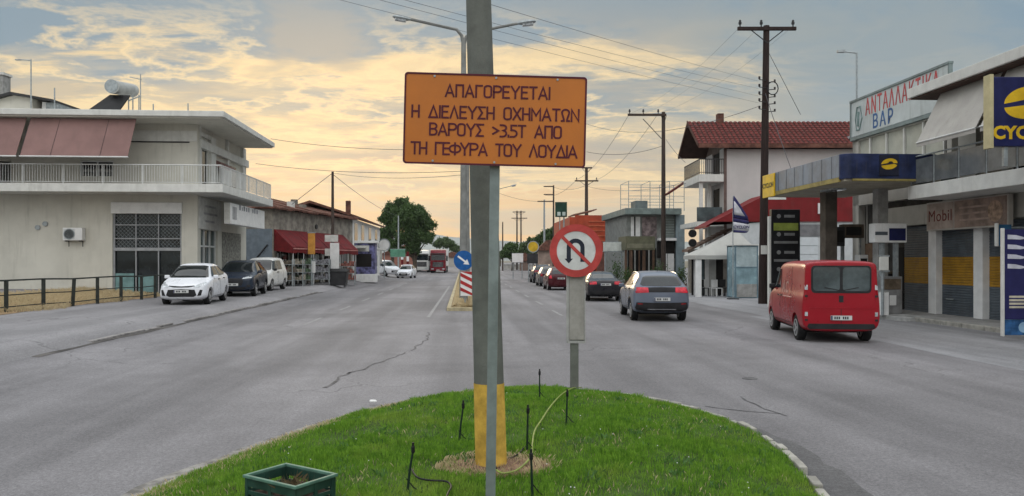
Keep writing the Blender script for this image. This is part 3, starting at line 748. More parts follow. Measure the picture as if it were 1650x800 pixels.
# dark fresh asphalt strip along the right kerb and gritty strip along the left one
def ring_sheet(name, i0, i1, w0, w1, m, z, off=0.06):
    bm = bmesh.new(); L = []
    idx = [i % len(ISLS) for i in range(i0, i1)]
    for k, i in enumerate(idx):
        p = ISLS[i]; t = (ISLS[(i + 1) % len(ISLS)] - ISLS[i - 1]).normalized(); n = Vector((t.y, -t.x))
        if isl_dist([(p + n * .05).x], [(p + n * .05).y])[0] > 0: n = -n
        f = k / (len(idx) - 1); w_ = (w0 + (w1 - w0) * f) * (1 + .3 * mnoise.noise(Vector((k * .6, 1, 3))))
        L.append((bm.verts.new((p.x + n.x * off, p.y + n.y * off, z)), bm.verts.new((p.x + n.x * (off + w_), p.y + n.y * (off + w_), z))))
    for a, b in zip(L, L[1:]): bm.faces.new((a[0], a[1], b[1], b[0]))
    bmesh.ops.recalc_face_normals(bm, faces=bm.faces)
    me = bpy.data.meshes.new(name); bm.to_mesh(me); bm.free(); tag(link(name, me, m), kind='structure')
ring_sheet('gutter', 4 * 13, 4 * 19, .10, .62, M['asphalt_dark'], .011)
M['grit'] = mat('grit', (.21, .20, .185), .95, var=.3, scale=5, fine=.25, fscale=50)
ring_sheet('gutter', 0, 4 * 9, .30, .06, M['grit'], .011)

# grass blades: one mass
def blades(name, x, y, z, h, wd, m, seed, lean=.45):
    rng = np.random.default_rng(seed); n = len(x)
    a = rng.uniform(0, 2 * np.pi, n); la = rng.uniform(0, 2 * np.pi, n); ln = rng.uniform(0, lean, n) * h
    ca, sa = np.cos(a) * wd / 2, np.sin(a) * wd / 2
    V = np.empty((n, 4, 3), np.float32)
    mx_, my_ = np.cos(la) * ln, np.sin(la) * ln
    V[:, 0] = np.stack([x - ca, y - sa, z - .01], 1); V[:, 1] = np.stack([x + ca, y + sa, z - .01], 1)
    V[:, 2] = np.stack([x + ca * .55 + mx_ * .45, y + sa * .55 + my_ * .45, z + h * .62], 1)
    V[:, 3] = np.stack([x + mx_, y + my_, z + h], 1)
    me = bpy.data.meshes.new(name); me.vertices.add(n * 4); me.vertices.foreach_set('co', V.ravel())
    base = np.arange(n)[:, None] * 4
    idx = np.concatenate([base + np.array([0, 1, 2]), base + np.array([0, 2, 3])], 1).ravel().astype(np.int32)
    me.loops.add(n * 6); me.loops.foreach_set('vertex_index', idx)
    me.polygons.add(n * 2); me.polygons.foreach_set('loop_start', np.arange(n * 2, dtype=np.int32) * 3)
    me.update(); me.validate()
    return tag(link(name, me, m), kind='stuff')
def grassmat(name, c0, c1, c2):
    m = bpy.data.materials.new(name); m.use_nodes = True; nt = m.node_tree; nt.nodes.clear(); g = NG(nt)
    out = g.n('ShaderNodeOutputMaterial'); b = g.n('ShaderNodeBsdfPrincipled')
    tc = g.n('ShaderNodeTexCoord').outputs['Object']
    a = g.noise(tc, 1.1, 4, .6); f = g.noise(tc, 14, 3, .6); ff = g.noise(tc, 120, 2, .7)
    c = g.mix(g.sm(f, .3, .7), c0, c1); c = g.mix(g.m('MULTIPLY', g.sm(a, .5, .75), .7), c, c2)
    c = g.mix(1.0, c, g.mix(ff, (.55,) * 3, (1.45,) * 3), 'MULTIPLY')
    g.put(b.inputs['Base Color'], c); b.inputs['Roughness'].default_value = .6; b.inputs['Specular IOR Level'].default_value = .25
    tr = g.n('ShaderNodeBsdfTranslucent'); g.put(tr.inputs[0], c)
    mx = g.n('ShaderNodeMixShader'); mx.inputs[0].default_value = .3; g.put(mx.inputs[1], b.outputs[0]); g.put(mx.inputs[2], tr.outputs[0])
    g.put(out.inputs[0], mx.outputs[0]); return m
GR = grassmat('grass_blades', (.075, .185, .016), (.20, .37, .038), (.30, .38, .07))
POLE_XY = (-.18, 6.72)
def lawn_blades():
    rng = np.random.default_rng(11); n = 330000
    x = rng.uniform(-3.6, 2.9, n); y = 4.6 + 7.4 * rng.uniform(0, 1, n) ** 1.25
    d = isl_dist(x, y)
    e = np.array([mnoise.noise(Vector((a * 2.1, b * 2.1, .5))) for a, b in zip(x, y)])
    r = np.hypot((x - POLE_XY[0] - .05) / 1.35, (y - POLE_XY[1] - .02))
    k = (d > -.03 + .04 * e) & (r > .27 + .17 * e) & (rng.uniform(0, 1, n) < .55 + .6 * (e + .35))
    x, y, d, e = x[k], y[k], d[k], e[k]
    tuft = np.array([max(0, mnoise.noise(Vector((a * 5.5, b * 5.5, 7.5))) - .15) for a, b in zip(x, y)])
    h = rng.uniform(.020, .055, len(x)) * (1 + .6 * e + 1.5 * tuft) * np.clip(.75 + d, .75, 1)
    return blades('grass', x, y, lawn_z(x, y), h, rng.uniform(.004, .008, len(x)), GR, 5)
lawn_blades()
DRY = grassmat('dry_grass_blades', (.46, .36, .21), (.56, .47, .30), (.38, .33, .19))
M['dry_soil'] = mat('dry_soil', (.27, .19, .11), .95, var=.28, scale=2, fine=.2, fscale=20)
def dry(name, n, fx, seed, hh=(.08, .22), wd=(.008, .016)):
    rng = np.random.default_rng(seed); x, y, z = fx(rng, n)
    return blades(name, x, y, z, rng.uniform(*hh, len(x)), rng.uniform(*wd, len(x)), DRY, seed, 1.0)
# dead blades scattered through the green, clover and plantain leaves lying flat
def scattered(rng, n):
    x = rng.uniform(-3.4, 2.8, n); y = rng.uniform(4.6, 11.8, n); d = isl_dist(x, y)
    e = np.array([mnoise.noise(Vector((a * 1.3, b * 1.3, 9.5))) for a, b in zip(x, y)]); k = (d > .03) & (rng.uniform(0, 1, n) < np.clip(.25 + 1.3 * e, .05, 1)); x, y = x[k], y[k]; return x, y, lawn_z(x, y) + .004
dry('dry_grass', 8000, scattered, 27, (.02, .05), (.004, .007))
def weeds():
    rng = np.random.default_rng(77); cx, cy = rng.uniform(-3, 2.6, 150), rng.uniform(5, 11.4, 150); k = isl_dist(cx, cy) > .1; cx, cy = cx[k], cy[k]
    x = np.repeat(cx, 16) + rng.normal(0, .05, len(cx) * 16); y = np.repeat(cy, 16) + rng.normal(0, .05, len(cx) * 16)
    return blades('weed_leaves', x, y, lawn_z(x, y) + .015, rng.uniform(.02, .05, len(x)), rng.uniform(.014, .026, len(x)), grassmat('weed_leaf', (.05, .12, .03), (.09, .19, .05), (.11, .20, .06)), 78, 1.6)
weeds()
# worn edge of the lawn on the left, soil ring with dead grass round the pole foot
def edge_dry(rng, n):
    x = rng.uniform(-3.5, 0, n); y = rng.uniform(4.6, 11.6, n); d = isl_dist(x, y)
    k = (d > -.06) & (d < .10 + .34 * np.clip((9.5 - y) / 4, 0, 1) * rng.uniform(0, 1, n) + .08); x, y = x[k], y[k]; return x, y, lawn_z(x, y)
dry('dry_grass', 60000, edge_dry, 21, (.015, .045), (.004, .008))
mb = MB(); pts = []
for k in range(28):
    t = 2 * math.pi * k / 28; rr = .36 + .09 * mnoise.noise(Vector((math.cos(t) * 2, math.sin(t) * 2, 4)))
    pts.append((POLE_XY[0] + .05 + 1.35 * rr * math.cos(t), POLE_XY[1] + rr * math.sin(t)))
bm = mb.bm; ctr = bm.verts.new((POLE_XY[0], POLE_XY[1], .262)); rv = [bm.verts.new((x, y, float(lawn_z([x], [y])[0]) + .004)) for x, y in pts]
for k in range(28): bm.faces.new((ctr, rv[k], rv[(k + 1) % 28]))
M['bare_soil'] = mat('bare_soil', (.20, .125, .085), .95, var=.35, scale=6, fine=.3, fscale=40, bump=.5)
tag(mb.build('bare_soil', M['bare_soil'], smooth=True), kind='structure')
def pole_dry(rng, n):
    t = rng.uniform(0, 2 * np.pi, n); r = .40 * np.sqrt(rng.uniform(.05, 1, n)); x = POLE_XY[0] + .05 + 1.35 * r * np.cos(t); y = POLE_XY[1] + r * np.sin(t)
    return x, y, lawn_z(x, y) + .02
dry('dry_grass', 1300, pole_dry, 22, (.015, .05), (.004, .009))

# dry verge under the railing on the left
strip_sheet('verge', -17.5, -13.45, 12, 36.5, M['dry_soil'], .01, .8, .35)
def verge(rng, n):
    d = rng.uniform(13, 36, n); c = rng.uniform(-17, -13.2, n)
    k = c < -13.45 + .3 * np.sin(d * 1.3) ; d, c = d[k], c[k]
    x = c - SL * d; return x, d + SL * c * 0, np.array([gz(q) for q in c])
dry('dry_grass', 26000, verge, 23)

# distant hills
M['hill'] = mat('hill', (.20, .22, .20), .95, var=.2, scale=.004, fine=.1, fscale=.05)
def hill(x0, x1, y, h, seed):
    bm = bmesh.new(); rows = []
    for j in range(7):
        row = []
        for k in range(61):
            f = k / 60; xx = x0 + (x1 - x0) * f
            e = math.sin(math.pi * f) ** .6 * (.75 + .35 * mnoise.fractal(Vector((f * 5, seed, 0)), 1, 2, 5)) * h
            row.append(bm.verts.new((xx, y + j * h * 1.6, e * math.sin(math.pi / 2 * j / 6) - 3)))
        rows.append(row)
    for a, b in zip(rows, rows[1:]):
        for k in range(60): bm.faces.new((a[k], a[k + 1], b[k + 1], b[k]))
    me = bpy.data.meshes.new('hills'); bm.to_mesh(me); bm.free()
    return tag(link('hills', me, M['hill'], smooth=True), kind='structure')
hill(-2500, 1350, 4100, 235, 1)
hill(-300, 3600, 4200, 215, 7)

# ------------------------------------------------------------------ LEFT: corner building
def railing(parent, p0, p1, h, n, m, panel=None, base=.0, name='railing', top=.025, bars=None):
    p0, p1 = Vector(p0), Vector(p1); mb = MB(); e = p1 - p0
    mb.tube([p0 + Vector((0, 0, h)), p1 + Vector((0, 0, h))], top, 8)
    for k in range(n + 1): q = p0 + e * k / n; mb.tube([q, q + Vector((0, 0, h))], .022, 6)
    o = mb.build(name, m, parent)
    if bars:
        mb = MB(); k = int(e.length / bars[1])
        for i in range(k): q = p0 + e * (i + .5) / k; mb.tube([q + Vector((0, 0, .07)), q + Vector((0, 0, h))], .011, 4)
        mb.tube([p0 + Vector((0, 0, .07)), p1 + Vector((0, 0, .07))], .014, 5); tag(mb.build('balusters', bars[0], o), kind='stuff')
    if panel:
        t = e.normalized(); nrm = Vector((-t.y, t.x, 0)) * .012; mb = MB()
        for k in range(n):
            a = p0 + e * (k + .04) / n; b = p0 + e * (k + .96) / n
            z0, z1 = Vector((0, 0, .06)), Vector((0, 0, h - .10))
            mb.hexa([a - nrm + z0, b - nrm + z0, b + nrm + z0, a + nrm + z0, a - nrm + z1, b - nrm + z1, b + nrm + z1, a + nrm + z1])
        mb.build('railing_panel', panel, o)
    return o
M['mauve'] = mat('mauve_awning', (.215, .130, .120), .85, var=.08, scale=1.0, streak=.15)
M['rail_white'] = mat('rail_white', (.55, .56, .55), .5, var=.08)
M['panel_pale'] = mat('pale_railing_panel', (.40, .405, .385), .6, var=.1)
M['trim_white'] = mat('trim_white', (.56, .56, .53), .75, var=.06, streak=.2)
M['stone'] = mat('stone_cladding', (.22, .215, .19), .85, var=.35, scale=7, fine=.2, fscale=30, bump=.4)
M['teal_glass'] = glassmat('teal_glass', (.03, .06, .065), .1)
M['faded_poster'] = mat('faded_poster', (.52, .52, .49), .7, var=.1, scale=4)
M['grey_text'] = mat('grey_text', (.20, .21, .23), .7)

def left_building():
    zb = .42; r = T('corner_building', 'cream two storey corner building with mauve awnings and wraparound balcony', 'building', rb(-11.95, 35, zb), A)
    W0 = -26; DEP = 7.6
    H = lambda py, D=35: zz(py, D) - zb
    z1b, z1t, ze, zt = 4.52, 4.88, 7.72, 8.03
    mb = MB()
    mb.box(W0, -3.72, 0, .3, -.4, z1b); mb.box(-.70, 0, 0, .3, -.4, z1b); mb.box(-3.72, -.70, 0, .3, 4.2, z1b)       # front round the shop window
    mb.box(W0, 0, .9, .95, -.4, .1)
    mb.box(-.3, 0, .3, .42, -.4, z1b); mb.box(-.3, 0, 2.9, 3.55, -.4, z1b); mb.box(-.3, 0, .42, 2.9, 3.0, z1b); mb.box(-.3, 0, 6.8, DEP, -.4, z1b); mb.box(-.3, 0, 3.55, 6.8, 3.0, z1b)
    mb.box(W0, 0, DEP, DEP + .3, -.4, ze)
    mb.box(W0, -8.65, 0, .3, z1t, ze); mb.box(-8.1, -5.15, 0, .3, z1t, ze); mb.box(-3.68, 0, 0, .3, z1t, ze)                 # upper front
    mb.box(-8.65, -8.1, 0, .3, 6.0, ze); mb.box(-5.15, -3.68, 0, .3, 6.05, ze); mb.box(-5.15, -3.68, 0, .3, z1t, 5.35)
    mb.box(-.42, -.12, .3, DEP, z1t, ze)                                                                                    # upper side wall, set back
    mb.box(W0, -.35, 0.31, DEP, z1b - .02, z1t - .02)
    mb.build('wall', M['cream'], r)
    for q in ((-.3, 0, .3, .55, z1t, ze), (-.12, .02, 1.9, 2.6, z1t, ze - .25), (-.12, .02, 4.5, 4.75, z1t, ze), (-.12, .02, DEP - .3, DEP, z1t, ze)):
        mb = MB(); mb.box(*q); mb.build('pilaster', M['trim_white'], r, bevel=.01)
    mb = MB(); mb.box(-.62, .1, .3, DEP + .5, 6.72, 7.10); mb.box(-.62, -.02, .5, 1.9, 7.3, 7.5); mb.build('beam', M['trim_white'], r, bevel=.01)
    mb = MB(); mb.box(W0, 1.6, -1.6, 0, z1b, z1t); mb.box(0, 1.6, 0, DEP - .3, z1b, z1t); mb.build('balcony_slab', M['trim_white'], r, bevel=.015)
    mb = MB(); mb.box(W0, 1.55, -1.55, DEP - .2, ze, ze + .06); mb.build('soffit', M['cream'], r)
    mb = MB(); mb.box(W0, 1.65, -1.65, DEP - .1, ze + .06, zt); mb.build('roof', M['trim_white'], r, bevel=.02)
    mb = MB(); mb.box(W0, -3.6, -.02, 0, 7.05, 7.38); mb.box(-3.6, -.02, -.03, 0, 6.94, 7.42); mb.build('wall_band', M['trim_white'], r, bevel=.006)
    mb = MB(); mb.box(-3.6, -.35, -.034, -.005, 6.88, 6.93); mb.build('awning_rail', M['dark_metal'], r)
    # balcony railing: front run and road-side run
    railing(r, (-20, -1.5, z1t), (1.5, -1.5, z1t), .82, 13, M['rail_white'], bars=(M['rail_white'], .11))
    railing(r, (1.5, -1.5, z1t), (1.5, DEP - .4, z1t), .82, 6, M['rail_white'], bars=(M['rail_white'], .11))
    # mauve awnings hung from the eave, flaring outwards
    for (a0, a1) in ((-14.2, -6.72), (-6.55, -2.15)):
        mb = MB(); ytop, ybot, zlo = -1.30, -2.0, 5.98
        n = 8
        for k in range(n):
            x0 = a0 + (a1 - a0) * k / n; x1 = a0 + (a1 - a0) * (k + 1) / n
            mb.hexa([(x0 - .08, ybot, zlo), (x1 - .08, ybot, zlo), (x1 - .08, ybot + .02, zlo), (x0 - .08, ybot + .02, zlo), (x0, ytop, ze - .02), (x1, ytop, ze - .02), (x1, ytop + .02, ze - .02), (x0, ytop + .02, ze - .02)])
        bmesh.ops.remove_doubles(mb.bm, verts=mb.bm.verts, dist=.001)
        aw = mb.build('awning', M['mauve'], r)
        mb = MB(); mb.tube([(a0 - .1, ybot, zlo - .02), (a1 - .06, ybot, zlo - .02)], .035, 8); mb.build('awning_bar', M['rail_white'], aw)
        for f in (.0, .28, .74):
            x = a0 + (a1 - a0) * f; mb = MB(); mb.tube([(x, ytop - .015, ze - .05), (x - .08, ybot - .015, zlo)], .008, 5)
            mb.build('awning_seam', M['dark_metal'], aw)
    # upper windows
    for (x0, x1, z0, z1, mm) in ((-9.9, -8.65, 4.95, 6.0, M['glass']), (-5.15, -3.68, 5.35, 6.05, M['glass'])):
        mb = MB(); mb.box(x0, x1, .15, .18, z0, z1); wn = mb.build('window', mm, r)
        mb = MB(); mb.box(x0, x0 + .06, .08, .14, z0, z1); mb.box(x1 - .06, x1, .08, .14, z0, z1); mb.box(x0 + .06, x1 - .06, .08, .14, z1 - .06, z1); mb.box((x0 + x1) / 2 - .03, (x0 + x1) / 2 + .03, .08, .14, z0, z1 - .06); mb.build('window_frame', M['rail_white'], wn)
    # balcony doors on the road side
    mb = MB(); mb.box(-.12, -.10, .75, 1.5, z1t + .05, 6.7); d = mb.build('balcony_door', M['glass'], r)
    mb = MB(); mb.box(-.12, -.04, .68, .75, z1t, 6.72); mb.box(-.12, -.04, 1.5, 1.57, z1t, 6.72); mb.build('door_frame', M['trim_white'], d)
    mb = MB(); mb.box(-.12, -.09, 3.0, 4.2, z1t + .05, 6.3); d = mb.build('balcony_door', M['panel_pale'], r)
    mb = MB(); mb.prism([(-.6, 6.75), (.35, 6.25), (.35, 6.02), (-.6, 6.4)], 'y', 2.95, 4.6); mb.build('small_awning', M['mauve'], r)
    mb = MB(); mb.box(-.12, -.09, 5.3, 6.3, z1t + .05, 6.5); mb.build('balcony_door', M['glass'], r)
    # shop window with metal grille
    x0, x1 = -3.70, -.72
    mb = MB(); mb.box(x0, x1, .16, .19, .1, 4.2); wn = mb.build('shop_window', M['glass'], r)
    mb = MB(); mb.box(x0 - .06, x1 + .06, -.10, .05, H(345), H(327)); mb.build('shutter_box', M['white'], r, bevel=.015)
    mb = MB(); zc = H(402)
    mb.box(x0, x1, .02, .12, zc - .07, zc + .07); mb.box(x0, x0 + .06, .04, .12, .1, H(345)); mb.box(x1 - .05, x1, .04, .12, .1, H(345))
    for f in (.33, .66): x = x0 + (x1 - x0) * f; mb.box(x - .022, x + .022, .04, .11, .1, H(345))
    for z in (H(363), H(385)): mb.box(x0, x1, .05, .10, z - .025, z + .025)
    mb.build('window_frame', mat('grey_frame', (.30, .31, .32), .5, var=.12), wn)
    mb = MB()
    za, zb2 = zc + .08, H(346); st = .17
    k = x0 - (zb2 - za)
    while k < x1:
        for sgn in (1, -1):
            p = [(k, za), (k + (zb2 - za), zb2)] if sgn > 0 else [(k, zb2), (k + (zb2 - za), za)]
            a, b = Vector(p[0]), Vector(p[1])
            t0 = max(0, (x0 - a.x) / (b.x - a.x)); t1 = min(1, (x1 - a.x) / (b.x - a.x))
            if t1 > t0:
                q0, q1 = a.lerp(b, t0), a.lerp(b, t1); mb.tube([(q0.x, .13 + .006 * sgn, q0.y), (q1.x, .13 + .006 * sgn, q1.y)], .008, 4)
        k += st
    mb.build('window_grille', M['grey_metal'], wn)
    mb = MB(); mb.box(x0 + .1, x0 + .9, .02, .06, .15, 1.0); mb.box(x0 + 1.1, x0 + 1.9, .02, .06, .15, .9); mb.build('window_poster', mat('pale_teal', (.14, .24, .24), .5), wn)
    # road-side shop front
    mb = MB(); mb.box(-.2, -.17, .42, 2.9, .05, 3.0); d = mb.build('shop_door', M['teal_glass'], r)
    mb = MB()
    for y in (.42, 1.22, 2.04, 2.84): mb.box(-.17, -.1, y, y + .06, .0, 3.0)
    mb.box(-.17, -.1, .42, 2.9, 2.2, 2.28); mb.build('door_frame', M['rail_white'], d)
    mb = MB(); mb.box(.0, .05, .1, 3.3, 3.02, 4.45); po = mb.build('shop_poster', M['faded_poster'], r, bevel=.01)
    mb = MB()
    for z, a, b in ((4.1, .9, 2.4), (3.75, .7, 2.7), (3.4, .9, 2.3)): mb.box(.051, .056, a, b, z - .05, z + .05)
    mb.build('faded_lines', mat('faded_ink', (.33, .33, .33), .7), po)
    mb = MB(); mb.box(-.25, .02, 3.56, 6.8, .0, 3.0); mb.build('stone_panel', M['stone'], r)
    mb = MB(); mb.box(.9, 1.2, .9, DEP - .5, 3.28, 4.26); sg = mb.build('light_box_sign', M['white'], r, bevel=.02)
    mb = MB(); mb.box(.93, 1.17, .897, .9, 3.3, 4.24); mb.build('light_box_end', M['faded_poster'], sg)
    mb = MB(); mb.box(1.2, 1.204, 1.2, 1.9, 3.5, 4.1); mb.build('faded_emblem', mat('faded_ink', (.33, .33, .33), .7), sg)
    mb = MB(); rr = random.Random(2); y = 2.3
    for k in range(9):
        q = rr.uniform(.16, .34); hh = rr.uniform(.16, .26)
        if k != 5: mb.box(1.2005, 1.205, y, y + q * .75, 4.0, 4.0 + hh)
        y += q + .12
    tag(mb.build('faded_lettering', M['grey_text'], sg), kind='stuff')
    # roof furniture belonging to the house
    mb = MB(); mb.box(-5.4, -5.12, 4, 4.3, zt, zt + .95); mb.build('flue', M['dark_metal'], r)
    return r
left_building()

def air_conditioner(px, py, D, label):
    p = at(px, D, zz(py, D)); r = T('air_conditioner', label, 'air conditioner', p, A)
    mb = MB(); mb.box(-.42, .42, -.36, -.06, -.28, .28); mb.build('casing', M['white'], r, bevel=.02)
    mb = MB(); mb.ring((-.13, -.37, 0), .24, .21, 'y', .02, 24)
    for k in range(-4, 5): mb.box(-.36, .10, -.376, -.366, k * .05 - .006, k * .05 + .006)
    mb.build('fan_grille', M['grey_metal'], r)
    mb = MB(); mb.disc((-.13, -.362, 0), .21, 'y', .01, 24); mb.build('fan_opening', M['black'], r)
    mb = MB()
    for x in (-.3, .3): mb.box(x - .02, x + .02, -.38, 0, -.33, -.29); mb.box(x - .02, x + .02, -.04, 0, -.55, -.29)
    mb.build('bracket', M['dark_metal'], r)
air_conditioner(123, 378, 34.7, 'grey air conditioner unit on the blank cream ground floor wall')
for i, (px, py) in enumerate(((61, 367), (73, 361))):
    mb = MB(); mb.disc((0, 0, 0), .11, 'y', .1, 16); o = mb.build('wall_vent', M['grey_metal']); o.location = at(px, 34.55, zz(py, 34.55)); o.rotation_euler = (0, 0, A)
    tag(o, ('lower of two small round vents on the cream wall left of the air conditioner', 'upper of two small round vents on the cream wall left of the air conditioner')[i], 'vent', 'vents on the cream wall')

def solar_heater():
    D = 38.5; zr = 8.45; r = T('solar_heater', 'solar water heater with white tank and dark panel on flat roof', 'solar heater', at(182, D, zr), 0)
    s = D / 1250; X = lambda px: (px - 182) * s; Zc = lambda py: zz(py, D) - zr
    mb = MB(); mb.tube([(-.04, .0, Zc(140)), (-.04, .04, Zc(140)), (.02, 1.9, Zc(140) + .22), (.02, 1.95, Zc(140) + .22)], .34, 20); mb.build('tank', M['tank_white'], r, True)
    mb = MB(); mb.disc((0, 0, 0),   .335, 'y', .03, 20); o = mb.build('tank_cap', M['grey_metal'], r); o.location = (X(179), -.0, Zc(139)); o.rotation_euler = (0, 0, R(-2))
    mb = MB(); mb.slab([(X(146), -.5, Zc(184)), (X(196), -.4, Zc(184)), (X(203), .4, Zc(151)), (X(172), .3, Zc(151))], .07); mb.build('collector_panel', M['black'], r)
    mb = MB()
    for px in (196, 203, 213): mb.tube([(X(px), .7, 0), (X(px), .7, Zc(148))], .03, 6)
    mb.tube([(X(196), .7, Zc(158)), (X(216), .7, Zc(150))], .03, 6); mb.tube([(X(196), .7, .1), (X(172), .65, Zc(156))], .03, 6); mb.build('stand', M['grey_metal'], r)
    mb = MB(); mb.tube([(X(211), 1.0, 0), (X(211), 1.0, Zc(112))], .025, 6); mb.tube([(X(193), 1, Zc(117)), (X(213), 1, Zc(121))], .02, 6); mb.build('pipe', M['grey_metal'], r)
solar_heater()
def antenna(px, D, y0, y1, z, label, arm=0, group=None):
    r = T('roof_antenna', label, 'antenna', at(px, D, z), 0, group); h = zz(y1, D) - z; mb = MB()
    mb.tube([(0, 0, 0), (0, 0, h)], .03, 6); mb.build('mast', M['grey_metal'], r)
    if arm: mb = MB(); mb.tube([(arm, 0, h - .02), (0, 0, h - .05)], .03, 6); mb.box(arm - .25, arm, -.05, .05, h - .05, h); mb.build('arm', M['grey_metal'], r)
antenna(50, 38, 178, 96, 8.45, 'tall thin roof mast with short arm rising behind the left parapet', -.5)
antenna(88, 37, 178, 142, 8.45, 'short thin rod antenna beside the dark flue on the left roof')
antenna(247, 39, 178, 168, 8.45, 'tiny stub antenna on the flat roof just right of the solar heater')
antenna(303, 39, 180, 167, 8.45, 'tiny stub antenna near the right corner of the cream building roof')
def roof_hut():
    r = T('roof_hut', 'pale rooftop hut with dark pitched roof behind the left parapet', 'hut', at(35, 40, 7.9), 0)
    s = 40 / 1250; X = lambda px: (px - 35) * s; Zc = lambda py: zz(py, 40) - 7.9
    mb = MB(); mb.prism([(X(-60), 0), (X(52), 0), (X(52), Zc(159)), (X(22), Zc(153)), (X(-60), Zc(172))], 'y', 0, 3); mb.build('wall', M['cream'], r)
    mb = MB(); mb.prism([(X(-64), Zc(174)), (X(22), Zc(150)), (X(90), Zc(162)), (X(90), Zc(165)), (X(22), Zc(154)), (X(-64), Zc(178))], 'y', -.3, 3.2); mb.build('roof', M['dark_metal'], r)
    mb = MB(); mb.box(X(70), X(89), .2, 2.5, 0, Zc(164)); mb.build('water_tank', M['grey_metal'], r, bevel=.02)
    mb = MB(); mb.box(X(62), X(70), .3, 2.0, 0, Zc(163)); mb.build('door', M['white'], r)
roof_hut()
def far_left_house():
    r = T('tall_building', 'corner of a taller grey building far behind the left roof', 'building', at(-40, 60, .4), 0)
    mb = MB(); mb.box(-8, (5 - -40) * 60 / 1250, 0, .9, 0, zz(121, 60) - .4); mb.build('wall', M['concrete'], r)
    mb = MB(); mb.box(-8.1, (5 - -40) * 60 / 1250 + .1, -.1, 1.0, zz(121, 60) - .4, zz(121, 60) - .2); mb.build('roof', M['trim_white'], r)
far_left_house()

def left_fence():
    M['fence'] = mat('fence_dark_green', (.030, .034, .030), .6, var=.25, scale=5)
    P = [(10, 23.6), (70, 25.3), (117, 27.0), (157, 28.6), (195, 30.2), (228, 31.8), (250, 33.2)]
    P = [at(px, D) for px, D in P]
    P = [P[0] - (P[1] - P[0]) * 3, P[0] - (P[1] - P[0]) * 2, P[0] - (P[1] - P[0])] + P
    o0 = P[3].copy(); zf = [gz(p.x + SL * p.y) for p in P]
    r = T('roadside_railing', 'dark metal roadside railing with posts along the dry grass verge', 'railing', (o0.x, o0.y, zf[3]), 0)
    Q = [Vector((p.x - o0.x, p.y - o0.y, z - zf[3])) for p, z in zip(P, zf)]
    for i, q in enumerate(Q):
        mb = MB(); mb.box(-.05, .05, -.04, .04, -.15, .98); o = mb.build('post', M['fence'], r, bevel=.008); o.location = q
        if i == 5: o.rotation_euler = (R(3), R(5), 0)
    for nm, h in (('top_rail', .97), ('middle_rail', .52), ('lower_rail', .16)):
        mb = MB(); mb.tube([q + Vector((0, -.055, h + .02 * math.sin(i * 2.1))) for i, q in enumerate(Q)], .03 if nm == 'top_rail' else .02, 6); mb.build(nm, M['fence'], r)
    mb = MB(); mb.tube([Q[-1] + Vector((0, 0, .97)), Q[-1] + Vector((.9, .6, .97))], .03, 6); mb.build('rail_end', M['fence'], r)
left_fence()

